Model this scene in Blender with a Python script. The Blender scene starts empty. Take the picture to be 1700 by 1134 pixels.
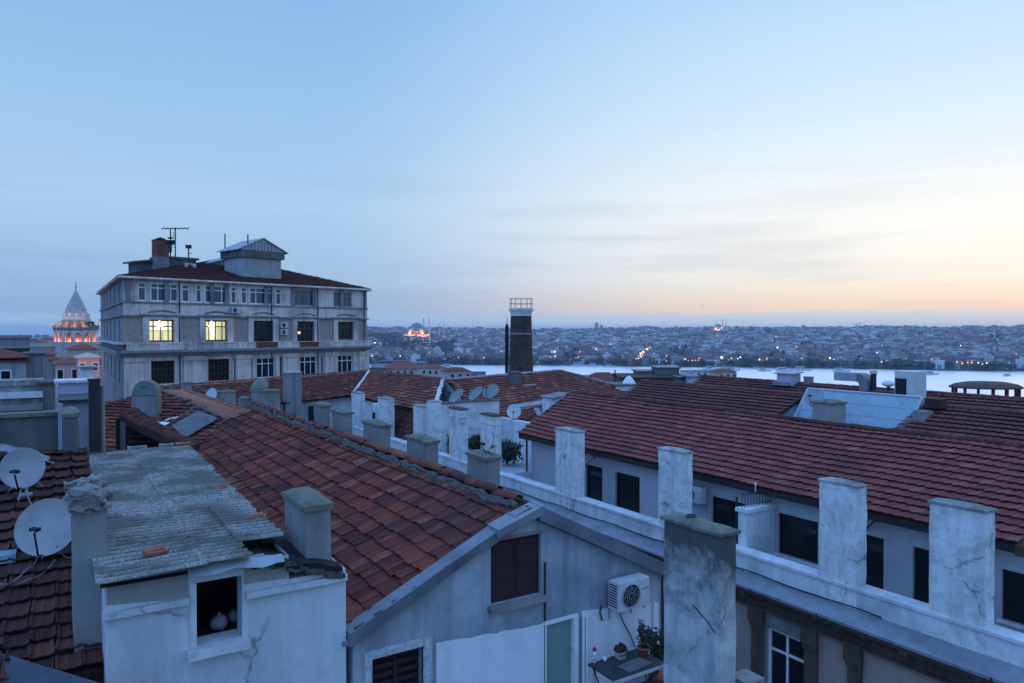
import bpy, bmesh, math, random
from mathutils import Vector, Matrix, noise
R = math.radians
random.seed(7)
SC = bpy.context.scene
COL = SC.collection

# ------------------------------------------------------------------ camera, sky, sun, exposure
AZ = math.atan(765 / 1200.0)          # the streets' grid (X right-away, Y left-away) against the view
PIT = math.atan(19 / 1200.0)
cam_d = bpy.data.cameras.new('camera')
cam = bpy.data.objects.new('camera', cam_d); COL.objects.link(cam)
cam_d.sensor_width = 36.0
cam_d.lens = 36.0 * 1200 / 1700
cam_d.clip_start = 0.1
cam_d.clip_end = 60000
cam.location = (0, 0, 0)
cam.rotation_euler = (math.pi / 2 - PIT, 0, -AZ)
SC.camera = cam
SC.view_settings.view_transform = 'Standard'
SC.view_settings.look = 'None'
SC.view_settings.exposure = 0.0
SC.view_settings.gamma = 1.0

SUN_AZ = AZ + R(44)                    # clockwise from +Y: the glow, just outside the right of the frame
SUN_EL = R(1.0)
W = bpy.data.worlds.new('World'); SC.world = W; W.use_nodes = True

def build_world():
    nt = W.node_tree; N = nt.nodes; L = nt.links
    for n in list(N): N.remove(n)
    def nd(t, **k):
        n = N.new(t)
        for a, b in k.items(): setattr(n, a, b)
        return n
    def math_(op, a, b=None, c=None, clamp=False):
        n = nd('ShaderNodeMath', operation=op, use_clamp=clamp)
        for i, v in enumerate((a, b, c)):
            if v is None: continue
            if isinstance(v, (int, float)): n.inputs[i].default_value = v
            else: L.new(v, n.inputs[i])
        return n.outputs[0]
    def mix(f, a, b):
        n = nd('ShaderNodeMix', data_type='RGBA')
        if isinstance(f, (int, float)): n.inputs[0].default_value = f
        else: L.new(f, n.inputs[0])
        for i, v in ((6, a), (7, b)):
            if isinstance(v, tuple): n.inputs[i].default_value = (*v, 1)
            else: L.new(v, n.inputs[i])
        return n.outputs[2]
    def ramp(f, stops):
        n = nd('ShaderNodeValToRGB'); cr = n.color_ramp
        while len(cr.elements) < len(stops): cr.elements.new(0.5)
        for e, (p, c) in zip(cr.elements, stops):
            e.position = p; e.color = (*c, 1)
        L.new(f, n.inputs[0]); return n.outputs[0]
    tc = nd('ShaderNodeTexCoord'); dirv = tc.outputs['Generated']
    sep = nd('ShaderNodeSeparateXYZ'); L.new(dirv, sep.inputs[0])
    x, y, z = sep.outputs
    hl = math_('SQRT', math_('ADD', math_('MULTIPLY', x, x), math_('MULTIPLY', y, y)))
    hl = math_('MAXIMUM', hl, 0.001)
    dot = math_('DIVIDE', math_('ADD', math_('MULTIPLY', x, math.sin(SUN_AZ)), math_('MULTIPLY', y, math.cos(SUN_AZ))), hl)
    # 0 on the side away from the sunset, 1 towards it
    mr = nd('ShaderNodeMapRange', interpolation_type='SMOOTHSTEP')
    L.new(dot, mr.inputs[0]); mr.inputs[1].default_value = 0.50; mr.inputs[2].default_value = 1.0
    az = mr.outputs[0]
    el = math_('MAXIMUM', z, 0.0)
    away = ramp(el, SKY_AWAY); sunw = ramp(el, SKY_SUN)
    base = mix(az, away, sunw)
    # the eastern half of the sky, behind the camera: deep even blue
    me = nd('ShaderNodeMapRange', interpolation_type='SMOOTHSTEP'); L.new(dot, me.inputs[0]); me.inputs[1].default_value = .18; me.inputs[2].default_value = -.70
    base = mix(me.outputs[0], base, SKY_EAST)
    # thin streaky cloud, long and flat, mostly low over the horizon
    mp = nd('ShaderNodeMapping'); mp.inputs['Scale'].default_value = (2.2, 2.2, 26)
    mp.inputs['Location'].default_value = (4.3, 1.2, 0.0)
    L.new(dirv, mp.inputs[0])
    nz = nd('ShaderNodeTexNoise'); nz.inputs['Scale'].default_value = 1.0; nz.inputs['Detail'].default_value = 6; nz.inputs['Roughness'].default_value = 0.55
    L.new(mp.outputs[0], nz.inputs['Vector'])
    cl = ramp(nz.outputs[0], [(0.49, (0, 0, 0)), (0.64, (1, 1, 1))])
    band = ramp(el, [(0.0, (0, 0, 0)), (0.02, (.75, .75, .75)), (0.12, (.75, .75, .75)), (0.24, (.12, .12, .12)), (1, (.08, .08, .08))])
    cf = math_('MULTIPLY', math_('MULTIPLY', cl, band), 0.36)
    ccol = mix(az, (.26, .36, .56), (.50, .52, .62))
    base = mix(cf, base, ccol)
    # bright thin streaks
    mp2 = nd('ShaderNodeMapping'); mp2.inputs['Scale'].default_value = (1.4, 1.4, 14); mp2.inputs['Location'].default_value = (9.1, 3.3, 0.4)
    L.new(dirv, mp2.inputs[0])
    nz2 = nd('ShaderNodeTexNoise'); nz2.inputs['Scale'].default_value = 1.3; nz2.inputs['Detail'].default_value = 5
    L.new(mp2.outputs[0], nz2.inputs['Vector'])
    c2 = ramp(nz2.outputs[0], [(0.45, (0, 0, 0)), (0.75, (1, 1, 1))])
    cf2 = math_('MULTIPLY', math_('MULTIPLY', c2, band), 0.18)
    base = mix(cf2, base, mix(az, (.55, .68, .86), (.95, .86, .78)))
    # low bank of grey-blue cloud lying on the horizon
    nz3 = nd('ShaderNodeTexNoise'); nz3.inputs['Scale'].default_value = 2.3; nz3.inputs['Detail'].default_value = 4
    mp3 = nd('ShaderNodeMapping'); mp3.inputs['Scale'].default_value = (1, 1, 9); L.new(dirv, mp3.inputs[0]); L.new(mp3.outputs[0], nz3.inputs['Vector'])
    top = math_('ADD', math_('MULTIPLY', math_('SUBTRACT', nz3.outputs[0], 0.5), 0.03), BANK_TOP)
    bk = nd('ShaderNodeMapRange', interpolation_type='SMOOTHSTEP'); L.new(math_('SUBTRACT', top, el), bk.inputs[0])
    bk.inputs[1].default_value = -0.006; bk.inputs[2].default_value = 0.006
    base = mix(math_('MULTIPLY', bk.outputs[0], 0.85), base, mix(az, BANK_AWAY, BANK_SUN))
    # sky proper added under the measured dusk colours
    sky = nd('ShaderNodeTexSky', sky_type='NISHITA'); sky.sun_disc = False
    sky.sun_elevation = SUN_EL; sky.sun_rotation = SUN_AZ
    sky.altitude = 60; sky.air_density = 1.0; sky.dust_density = 1.0; sky.ozone_density = 3.0
    b1 = nd('ShaderNodeBackground'); L.new(base, b1.inputs[0]); b1.inputs[1].default_value = SKY_GAIN
    b2 = nd('ShaderNodeBackground'); L.new(sky.outputs[0], b2.inputs[0]); b2.inputs[1].default_value = 0.02
    ad = nd('ShaderNodeAddShader'); L.new(b1.outputs[0], ad.inputs[0]); L.new(b2.outputs[0], ad.inputs[1])
    out = nd('ShaderNodeOutputWorld'); L.new(ad.outputs[0], out.inputs[0])

SKY_GAIN = 1.0
HAZE = 0.00012
SKY_EAST = (.36, .76, 1.66)
SKY_AWAY = [(0.0, (.24, .41, .64)), (0.06, (.33, .51, .76)), (0.16, (.41, .62, .85)), (0.30, (.32, .55, .84)), (0.45, (.24, .46, .80)), (0.65, (.34, .70, 1.48)), (1.0, (.38, .76, 1.66))]
SKY_SUN = [(0.0, (.70, .70, .74)), (0.03, (1.0, .77, .58)), (0.05, (1.0, .86, .69)), (0.068, (1.0, .94, .82)), (0.09, (1.0, .97, .89)), (0.13, (1.0, .99, .93)), (0.18, (.92, .97, .97)), (0.26, (.72, .88, .99)), (0.40, (.49, .72, .96)), (0.65, (.36, .71, 1.48)), (1.0, (.38, .76, 1.66))]
BANK_TOP = 0.022
BANK_AWAY = (.38, .57, .79); BANK_SUN = (.60, .71, .82)
build_world()

sun_d = bpy.data.lights.new('sun', 'SUN'); sun_d.energy = 0.12; sun_d.angle = R(20); sun_d.color = (1.0, .78, .62)
sun = bpy.data.objects.new('sun', sun_d); COL.objects.link(sun)
sdir = Vector((math.sin(SUN_AZ) * math.cos(R(6)), math.cos(SUN_AZ) * math.cos(R(6)), math.sin(R(6))))
sun.rotation_euler = sdir.to_track_quat('Z', 'Y').to_euler()

# ------------------------------------------------------------------ reading places off the view
cR = Vector((math.cos(AZ), -math.sin(AZ), 0)); cF = Vector((math.sin(AZ), math.cos(AZ), 0))
def ray(px, py):
    tx = (px - 850) / 1200.0; ty = (567 - py) / 1200.0
    f = math.cos(PIT) + math.sin(PIT) * ty; up = -math.sin(PIT) + math.cos(PIT) * ty
    return (cR * (tx / f) + cF + Vector((0, 0, up / f)))
def onX(px, py, X): r = ray(px, py); return r * (X / r.x)
def onY(px, py, Y): r = ray(px, py); return r * (Y / r.y)
def onZ(px, py, Z): r = ray(px, py); return r * (Z / r.z)
def atD(px, py, d): return ray(px, py) * d
def cs(xc, yc, z=0.0): return cR * xc + cF * yc + Vector((0, 0, z))

# ------------------------------------------------------------------ materials
MATS = {}
class NB:
    """small node builder"""
    def __init__(s, name):
        s.m = bpy.data.materials.new(name); s.m.use_nodes = True
        s.nt = s.m.node_tree; s.b = s.nt.nodes['Principled BSDF']; s.co = None
        MATS[name] = s.m
    def n(s, t, **k):
        n = s.nt.nodes.new(t)
        for a, b in k.items(): setattr(n, a, b)
        return n
    def l(s, a, b): s.nt.links.new(a, b)
    def coord(s, scale=(1, 1, 1), loc=(0, 0, 0), src='Object'):
        tc = s.n('ShaderNodeTexCoord'); mp = s.n('ShaderNodeMapping')
        mp.inputs['Scale'].default_value = scale; mp.inputs['Location'].default_value = loc
        s.l(tc.outputs[src], mp.inputs[0]); return mp.outputs[0]
    def noise(s, sc, det=5, rough=.55, vec=None, dist=0.0):
        n = s.n('ShaderNodeTexNoise'); n.inputs['Scale'].default_value = sc; n.inputs['Detail'].default_value = det
        n.inputs['Roughness'].default_value = rough; n.inputs['Distortion'].default_value = dist
        s.l(vec if vec is not None else s.coord(), n.inputs['Vector']); return n.outputs[0]
    def ramp(s, f, stops, interp='LINEAR'):
        n = s.n('ShaderNodeValToRGB'); cr = n.color_ramp; cr.interpolation = interp
        while len(cr.elements) < len(stops): cr.elements.new(.5)
        for e, (p, c) in zip(cr.elements, stops):
            if isinstance(c, (int, float)): c = (c, c, c)
            e.position = p; e.color = (*c, 1)
        s.l(f, n.inputs[0]); return n.outputs[0]
    def mix(s, f, a, b, blend='MIX'):
        n = s.n('ShaderNodeMix', data_type='RGBA', blend_type=blend)
        if isinstance(f, (int, float)): n.inputs[0].default_value = f
        else: s.l(f, n.inputs[0])
        for i, v in ((6, a), (7, b)):
            if isinstance(v, tuple): n.inputs[i].default_value = (*v, 1)
            else: s.l(v, n.inputs[i])
        return n.outputs[2]
    def math(s, op, a, b=None):
        n = s.n('ShaderNodeMath', operation=op)
        for i, v in enumerate((a, b)):
            if v is None: continue
            if isinstance(v, (int, float)): n.inputs[i].default_value = v
            else: s.l(v, n.inputs[i])
        return n.outputs[0]
    def island(s):
        return s.n('ShaderNodeNewGeometry').outputs['Random Per Island']
    def objrand(s):
        return s.n('ShaderNodeObjectInfo').outputs['Random']
    def bump(s, h, strength=.3, dist=.02):
        n = s.n('ShaderNodeBump'); n.inputs['Strength'].default_value = strength; n.inputs['Distance'].default_value = dist
        s.l(h, n.inputs['Height']); s.l(n.outputs[0], s.b.inputs['Normal'])
    def done(s, col, rough=.8, metal=0.0, spec=None):
        if isinstance(col, tuple): s.b.inputs['Base Color'].default_value = (*col, 1)
        else: s.l(col, s.b.inputs['Base Color'])
        if isinstance(rough, (int, float)): s.b.inputs['Roughness'].default_value = rough
        else: s.l(rough, s.b.inputs['Roughness'])
        s.b.inputs['Metallic'].default_value = metal
        if spec is not None: s.b.inputs['Specular IOR Level'].default_value = spec
        return s.m

def plaster(name, base, dirt, amount=.5, scale=.7, streak=.5, crack=.0, rough=.88, bump=.25, fine=.25, patch=.0, low=None):
    b = NB(name)
    big = b.noise(scale, 7, .62, dist=.4)
    st = b.noise(1.0, 6, .6, b.coord((3.2, 3.2, .28)))
    fn = b.noise(scale * 14, 6, .7)
    c = b.mix(b.ramp(fn, [(.3, 0.0), (.75, fine)]), base, tuple(v * .72 for v in base))
    f1 = b.ramp(big, [(.62 - .3 * amount, 0.0), (.82 - .15 * amount, .85)])
    c = b.mix(f1, c, dirt)
    f2 = b.math('MULTIPLY', b.ramp(st, [(.47, 0.0), (.78, 1.0)]), streak)
    c = b.mix(f2, c, tuple(v * .8 for v in dirt))
    if patch:
        pn = b.noise(scale * 3.4, 9, .75, b.coord((1, 1, 1), (3.1, 7.7, 1.3)), .3)
        pm = b.math('MULTIPLY', b.ramp(pn, [(.52, 0.0), (.545, 1.0)]), patch)
        c = b.mix(pm, c, tuple(v * .75 + .02 for v in dirt))
    if low:
        tcz = b.n('ShaderNodeTexCoord'); spz = b.n('ShaderNodeSeparateXYZ'); b.l(tcz.outputs['Object'], spz.inputs[0])
        zz_ = b.math('ADD', b.math('MULTIPLY', spz.outputs[2], low[1]), b.math('MULTIPLY', b.math('SUBTRACT', b.noise(1.4, 8, .68, dist=.5), .5), low[2]))
        c = b.mix(b.math('MULTIPLY', b.ramp(b.math('SUBTRACT', zz_, low[0]), [(.0, 0.0), (.9, .92)]), 1.0), c, low[3])
    if crack:
        vo = b.n('ShaderNodeTexVoronoi', feature='DISTANCE_TO_EDGE'); vo.inputs['Scale'].default_value = .55
        wv = b.n('ShaderNodeTexNoise'); wv.inputs['Scale'].default_value = 2.5; wv.inputs['Detail'].default_value = 5
        b.l(b.coord(), wv.inputs['Vector'])
        mx = b.mix(.35, b.coord(), wv.outputs['Color']); b.l(mx, vo.inputs['Vector'])
        cm = b.math('MULTIPLY', b.ramp(vo.outputs[0], [(0.0, 1.0), (.012, 0.0)]), b.math('MULTIPLY', b.ramp(big, [(.5, 0.0), (.6, 1.0)]), crack))
        c = b.mix(cm, c, (.06, .06, .055))
    b.bump(b.math('ADD', fn, b.math('MULTIPLY', big, 1.5)), bump, .015)
    return b.done(c, rough, spec=.22)

plaster('plaster_gable', (.43, .46, .49), (.145, .17, .19), .7, .5, .85, .0, patch=.15)
plaster('plaster_fresh', (.74, .74, .75), (.50, .53, .56), .4, .8, .4, .0)
plaster('plaster_annex', (.62, .63, .64), (.36, .39, .41), .5, .6, .5, .7, patch=.12)
plaster('plaster_white', (.70, .70, .70), (.34, .35, .35), .45, .8, .5, .3, patch=.12)
plaster('plaster_chim', (.74, .73, .71), (.33, .34, .33), .42, 1.6, .6, .8, patch=.28)
plaster('plaster_wall', (.44, .445, .46), (.30, .30, .31), .3, .5, .3, .0)
plaster('plaster_pink', (.42, .32, .27), (.26, .20, .175), .35, .5, .4, .0)
plaster('plaster_terrace', (.50, .53, .58), (.36, .38, .42), .4, .5, .4, .0)
plaster('concrete', (.27, .265, .25), (.12, .125, .11), .5, 1.2, .5, .2)
plaster('concrete_dark', (.15, .155, .15), (.06, .068, .062), .6, .6, .8, .0)
plaster('concrete_old', (.40, .40, .38), (.085, .09, .08), .65, .9, .8, .45, patch=.2)
plaster('stack_render', (.60, .60, .58), (.20, .21, .20), .5, .8, .6, .6, patch=.2, low=(6.9, .9, 3.0, (.045, .05, .042)))
plaster('beige_plaster', (.34, .32, .29), (.20, .20, .19), .5, 1.0, .5)
plaster('stone_pale', (.72, .61, .55), (.20, .185, .19), .5, .35, .8)
plaster('stone_pattern', (.40, .32, .29), (.18, .15, .14), .5, 2.5, .3, rough=.9, bump=.6, fine=.8)
plaster('stone_grey', (.25, .25, .26), (.12, .125, .13), .55, .3, .8)
plaster('lilac_wall', (.42, .42, .52), (.33, .33, .42), .3, .5, .3)
plaster('cream_wall', (.52, .43, .36), (.36, .30, .27), .4, .2, .4)
plaster('rose_wall', (.50, .39, .37), (.36, .29, .28), .4, .2, .4)
plaster('brown_trim', (.13, .085, .065), (.055, .04, .034), .5, 1.5, .5)
plaster('mortar', (.135, .125, .11), (.05, .045, .04), .75, 7, .1, bump=1.0)
plaster('moss_cap', (.20, .19, .15), (.075, .08, .05), .6, 4, .1, bump=.8)
plaster('rubble', (.30, .29, .27), (.12, .12, .10), .6, 5, .2, bump=1.0)
plaster('ground_earth', (.10, .10, .10), (.06, .065, .06), .5, .05, .1)

def tiles(name, stops, dirt=(.045, .04, .038), damt=.6, rough=.85, spec=.25):
    b = NB(name)
    isl = b.island()
    c = b.ramp(isl, stops)
    n1 = b.noise(.45, 5, .6); n2 = b.noise(9, 6, .7)
    c = b.mix(b.ramp(n2, [(.4, 0.0), (.8, .6)]), c, dirt)
    c = b.mix(b.math('MULTIPLY', b.ramp(n1, [(.45, 0.0), (.75, 1.0)]), damt), c, dirt)
    b.bump(n2, .35, .01)
    return b.done(c, rough, spec=spec * .6)
tiles('tile_old', [(0, (.095, .028, .022)), (.25, (.165, .040, .027)), (.55, (.225, .051, .031)), (.85, (.285, .068, .038)), (.97, (.34, .105, .056)), (1, (.22, .11, .08))], damt=.6)
tiles('tile_red', [(0, (.165, .062, .062)), (.5, (.20, .075, .072)), (1, (.235, .09, .085))], damt=.35)
tiles('tile_dim', [(0, (.17, .055, .042)), (.5, (.28, .08, .055)), (.9, (.37, .115, .07)), (1, (.48, .25, .17))], damt=.4)
tiles('tile_orange', [(0, (.26, .095, .055)), (.5, (.34, .13, .075)), (1, (.42, .18, .10))], damt=.25)
tiles('tile_dark', [(0, (.055, .02, .016)), (.6, (.10, .03, .022)), (1, (.16, .05, .032))], damt=.5)
tiles('tile_plum', [(0, (.23, .060, .050)), (.5, (.29, .075, .062)), (.9, (.33, .09, .072)), (1, (.40, .13, .10))], damt=.5)
tiles('tile_plum_dark', [(0, (.15, .042, .036)), (.5, (.20, .055, .046)), (.9, (.19, .068, .055)), (1, (.25, .10, .08))], damt=.6)
tiles('tile_brown', [(0, (.13, .045, .035)), (.6, (.19, .06, .045)), (1, (.25, .085, .06))], damt=.4)

def simple(name, col, rough=.6, metal=0.0, var=.25, sc=6, spec=None, bump=0.0):
    b = NB(name)
    n = b.noise(sc, 5, .6)
    c = b.mix(b.ramp(n, [(.35, 0.0), (.75, 1.0)]), col, tuple(v * (1 - var) for v in col))
    if bump: b.bump(n, bump, .01)
    return b.done(c, rough, metal, .25 if spec is None else spec)
simple('lead', (.22, .24, .27), .5, .3, .5, 1.6, bump=.3)
simple('lead_pale', (.30, .32, .35), .5, .25, .5, 1.3, bump=.3)
simple('zinc', (.36, .40, .43), .5, .4, .3, 2)
simple('zinc_roof', (.30, .37, .43), .45, .3, .3, 1.2)
simple('cone_lead', (.42, .39, .36), .55, .1, .3, .8)
simple('slate_metal', (.075, .085, .10), .6, .2, .4, 2, bump=.2)
simple('dark_metal', (.035, .04, .042), .5, .3)
simple('rust', (.16, .065, .04), .8, 0, .5, 8)
simple('white_paint', (.80, .80, .80), .5, 0, .18, 9)
simple('frame_peeling', (.55, .57, .58), .7, 0, .55, 14)
simple('grey_paint', (.33, .35, .37), .5)
simple('shutter', (.05, .022, .024), .7, 0, .4, 10)
simple('green_door', (.20, .30, .27), .6, 0, .2, 1.5)
simple('dish_grey', (.36, .37, .36), .5, 0, .3, 3)
simple('dish_white', (.60, .62, .63), .5, 0, .2, 3)
simple('dish_green', (.22, .245, .235), .5, 0, .3, 3)
simple('ac_white', (.58, .59, .58), .5, 0, .2, 5)
simple('black', (.008, .008, .009), .7)
simple('interior', (.012, .011, .011), .9)
simple('green_sheet', (.16, .22, .21), .55, .2, .3, 4)
simple('wood_dark', (.05, .03, .025), .75, 0, .4, 5)
simple('wood_brown', (.12, .055, .035), .7, 0, .4, 5)
simple('table_top', (.045, .05, .055), .5, 0, .4, 6)
simple('red_paint', (.40, .03, .03), .5)
simple('ornament_cream', (.45, .38, .25), .7)
simple('bag_white', (.20, .20, .21), .7, 0, .3, 6)
simple('tarpaulin', (.022, .02, .024), .9, 0, .5, 2, bump=.4)
simple('brick_dark', (.05, .034, .03), .9, 0, .5, 3)
simple('terracotta_clay', (.36, .12, .07), .8, 0, .3, 6)
simple('boat_white', (.5, .52, .55), .5)
simple('moss_green', (.06, .065, .035), .9)

b = NB('glass_dark'); b.done((.010, .013, .015), .08, spec=.35)
b = NB('glass_sky'); b.done((.05, .075, .10), .15, spec=.6)
b = NB('skylight_glass'); n = b.noise(1.5, 4); c = b.mix(b.ramp(n, [(.3, 0.0), (.7, 1.0)]), (.20, .30, .34), (.27, .38, .42)); b.done(c, .3, spec=.6)

def sheet_lichen():
    b = NB('fibre_sheet')
    n1 = b.noise(26, 6, .75); n2 = b.noise(1.1, 5, .6); n3 = b.noise(7, 6, .7, b.coord((1, .25, 1)))
    n4 = b.noise(15, 5, .6, b.coord((.9, 1, 1)))
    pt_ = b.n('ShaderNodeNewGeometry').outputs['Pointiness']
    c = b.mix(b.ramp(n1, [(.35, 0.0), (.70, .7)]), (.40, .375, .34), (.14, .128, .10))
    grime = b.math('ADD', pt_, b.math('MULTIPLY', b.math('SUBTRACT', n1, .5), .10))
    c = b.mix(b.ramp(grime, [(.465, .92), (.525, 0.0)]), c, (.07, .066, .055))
    c = b.mix(b.ramp(n2, [(.42, 0.0), (.57, .75)]), c, (.085, .078, .058))
    c = b.mix(b.ramp(b.noise(34, 5, .7), [(.52, 0.0), (.58, .8)]), c, (.075, .07, .055))
    c = b.mix(b.ramp(n3, [(.56, 0.0), (.68, .4)]), c, (.11, .10, .075))
    b.bump(n1, .25, .006)
    return b.done(c, .9)
sheet_lichen()

def brick_mat(name, c1, c2, mort, sc):
    b = NB(name)
    br = b.n('ShaderNodeTexBrick'); br.inputs['Scale'].default_value = sc
    tc = b.n('ShaderNodeTexCoord'); sp = b.n('ShaderNodeSeparateXYZ'); b.l(tc.outputs['Object'], sp.inputs[0])
    at = b.math('MULTIPLY', b.math('ARCTAN2', sp.outputs[1], sp.outputs[0]), 1.2)
    cb = b.n('ShaderNodeCombineXYZ'); b.l(at, cb.inputs[0]); b.l(sp.outputs[2], cb.inputs[1]); b.l(cb.outputs[0], br.inputs['Vector'])
    br.inputs['Color1'].default_value = (*c1, 1); br.inputs['Color2'].default_value = (*c2, 1); br.inputs['Mortar'].default_value = (*mort, 1)
    br.inputs['Mortar Size'].default_value = .03
    n = b.noise(.9, 6, .65); c = b.mix(b.ramp(n, [(.45, 0.0), (.7, .8)]), br.outputs[0], tuple(v * .45 for v in c1))
    b.bump(br.outputs['Fac'], -.4, .02)
    return b.done(c, .95)
brick_mat('chimney_brick', (.065, .038, .028), (.10, .058, .042), (.055, .048, .042), 2.2)
brick_mat('red_brick', (.20, .055, .045), (.24, .07, .055), (.13, .07, .06), 2.2)

def emis(name, col, st):
    b = NB(name); b.done(tuple(min(1, v) for v in col), .5)
    b.b.inputs['Emission Color'].default_value = (*col, 1); b.b.inputs['Emission Strength'].default_value = st
    return b.m
emis('lit_room', (1.0, .82, .34), .62)
emis('lit_dim', (.82, .72, .36), .42)
emis('lit_pale', (1.0, .93, .62), .75)
emis('lamp_glow', (1.0, .93, .75), 4.0)
emis('lamp_orange', (1.0, .36, .10), 2.2)
emis('lamp_white', (1.0, .90, .80), 1.8)
emis('lamp_pink', (1.0, .18, .25), 2.0)
emis('lamp_warm', (1.0, .58, .26), 2.4)

def leafmat(name, c1, c2):
    b = NB(name); i = b.island(); n = b.noise(.6, 4)
    c = b.mix(i, c1, c2); c = b.mix(b.ramp(n, [(.4, 0.0), (.7, .6)]), c, tuple(v * .4 for v in c1))
    return b.done(c, .7)
leafmat('leaf', (.018, .03, .012), (.045, .065, .022))
leafmat('leaf_far', (.018, .028, .022), (.035, .05, .035))

def isl_mat(name, stops, rough=.9, windows=False):
    b = NB(name); c = b.ramp(b.island(), stops, 'CONSTANT')
    if windows:
        tc = b.n('ShaderNodeTexCoord'); sp = b.n('ShaderNodeSeparateXYZ'); b.l(tc.outputs['Object'], sp.inputs[0])
        fz = b.math('FRACT', b.math('MULTIPLY', sp.outputs[2], 1 / 3.1))
        fx = b.math('FRACT', b.math('MULTIPLY', b.math('ADD', sp.outputs[0], b.math('MULTIPLY', sp.outputs[1], 1.37)), 1 / 3.3))
        wz = b.math('MULTIPLY', b.math('GREATER_THAN', fz, .35), b.math('LESS_THAN', fz, .85))
        wx = b.math('MULTIPLY', b.math('GREATER_THAN', fx, .3), b.math('LESS_THAN', fx, .72))
        c = b.mix(b.math('MULTIPLY', b.math('MULTIPLY', wz, wx), .75), c, (.03, .035, .04))
    return b.done(c, rough)
FARW = [(0, (0.58, 0.54, 0.53)), (.12, (0.38, 0.34, 0.33)), (.25, (0.70, 0.69, 0.68)), (.38, (0.28, 0.25, 0.26)), (.5, (0.50, 0.45, 0.38)), (.62, (0.43, 0.31, 0.29)), (.72, (0.33, 0.35, 0.39)), (.82, (0.75, 0.75, 0.75)), (.9, (0.20, 0.19, 0.20))]
isl_mat('far_wall', FARW, windows=True)
isl_mat('far_roof', [(0, (.15, .075, .06)), (.35, (.11, .06, .055)), (.6, (.20, .19, .19)), (.75, (.17, .085, .065)), (.9, (.30, .30, .31))])

b = NB('far_ground'); n = b.noise(.02, 6); b.done(b.mix(b.ramp(n, [(.4, 0.0), (.6, 1.0)]), (.07, .07, .065), (.035, .05, .035)), .95)
b = NB('water'); n = b.noise(1.0, 6, .6, b.coord((.22, .22, .22))); b.bump(n, .3, .2); b.done((.92, .95, 1.0), .36, .85)

# ------------------------------------------------------------------ mesh helpers
ORG = {}
class MB:
    def __init__(s): s.v = []; s.f = []; s.mi = []; s.sm = []
    def face(s, pts, mi=0, sm=False):
        i = len(s.v); s.v += [tuple(p) for p in pts]; s.f.append(tuple(range(i, i + len(pts)))); s.mi.append(mi); s.sm.append(sm)
    def poly(s, verts, faces, mi=0, sm=False):
        i = len(s.v); s.v += [tuple(p) for p in verts]
        for f in faces: s.f.append(tuple(k + i for k in f)); s.mi.append(mi); s.sm.append(sm)
    def box(s, x0, x1, y0, y1, z0, z1, mi=0, M=None):
        P = [Vector((x, y, z)) for z in (z0, z1) for y in (y0, y1) for x in (x0, x1)]
        if M is not None: P = [M @ p for p in P]
        s.poly(P, [(0, 2, 3, 1), (4, 5, 7, 6), (0, 1, 5, 4), (2, 6, 7, 3), (0, 4, 6, 2), (1, 3, 7, 5)], mi)
    def hexa(s, P, mi=0):      # 8 points: bottom 4 round, top 4 round
        s.poly(P, [(3, 2, 1, 0), (4, 5, 6, 7), (0, 1, 5, 4), (1, 2, 6, 5), (2, 3, 7, 6), (3, 0, 4, 7)], mi)
    def tube(s, pts, r, n=6, mi=0, cap=True, sm=True):
        pts = [Vector(p) for p in pts]; rs = r if isinstance(r, (list, tuple)) else [r] * len(pts)
        rings = []
        for k, p in enumerate(pts):
            t = (pts[min(k + 1, len(pts) - 1)] - pts[max(k - 1, 0)]).normalized()
            a = t.orthogonal().normalized() if k == 0 else (rings_a - t * rings_a.dot(t)).normalized()
            rings_a = a; bb = t.cross(a)
            rings.append([p + (a * math.cos(2 * math.pi * j / n) + bb * math.sin(2 * math.pi * j / n)) * rs[k] for j in range(n)])
        V = [q for rg in rings for q in rg]; F = []
        for k in range(len(pts) - 1):
            for j in range(n): F.append((k * n + j, k * n + (j + 1) % n, (k + 1) * n + (j + 1) % n, (k + 1) * n + j))
        s.poly(V, F, mi, sm)
        if cap:
            s.face(list(reversed(rings[0])), mi); s.face(rings[-1], mi)
    def lathe(s, c, prof, n=24, mi=0, sm=True, a0=0, a1=2 * math.pi, M=None):
        full = abs(a1 - a0 - 2 * math.pi) < 1e-6; cols = n if full else n + 1; V = []; F = []
        for (r, z) in prof:
            for j in range(cols):
                a = a0 + (a1 - a0) * j / n
                p = Vector((r * math.cos(a), r * math.sin(a), z))
                if M is not None: p = M @ p
                V.append(Vector(c) + p)
        for k in range(len(prof) - 1):
            for j in range(n):
                j2 = (j + 1) % cols
                F.append((k * cols + j, k * cols + j2, (k + 1) * cols + j2, (k + 1) * cols + j))
        s.poly(V, F, mi, sm)
    def build(s, name, mats, parent=None, bev=0, weld=False):
        off = Vector((0, 0, 0)); q = parent
        if q is not None and q in ORG: off = ORG[q]
        me = bpy.data.meshes.new(name)
        me.from_pydata([(x - off.x, y - off.y, z - off.z) for x, y, z in s.v], [], s.f)
        for m in (mats if isinstance(mats, (list, tuple)) else [mats]): me.materials.append(MATS[m])
        me.polygons.foreach_set('material_index', s.mi); me.polygons.foreach_set('use_smooth', s.sm)
        if bev or weld:
            bm = bmesh.new(); bm.from_mesh(me); bmesh.ops.remove_doubles(bm, verts=bm.verts, dist=1e-4)
            if bev:
                ed = [e for e in bm.edges if len(e.link_faces) == 2 and e.calc_face_angle(0) > .5]
                bmesh.ops.bevel(bm, geom=ed, offset=bev, segments=2, affect='EDGES', clamp_overlap=True)
            bm.to_mesh(me); bm.free()
        me.update()
        o = bpy.data.objects.new(name, me); COL.objects.link(o)
        if parent is not None: o.parent = parent; ORG[o] = off
        return o

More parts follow.
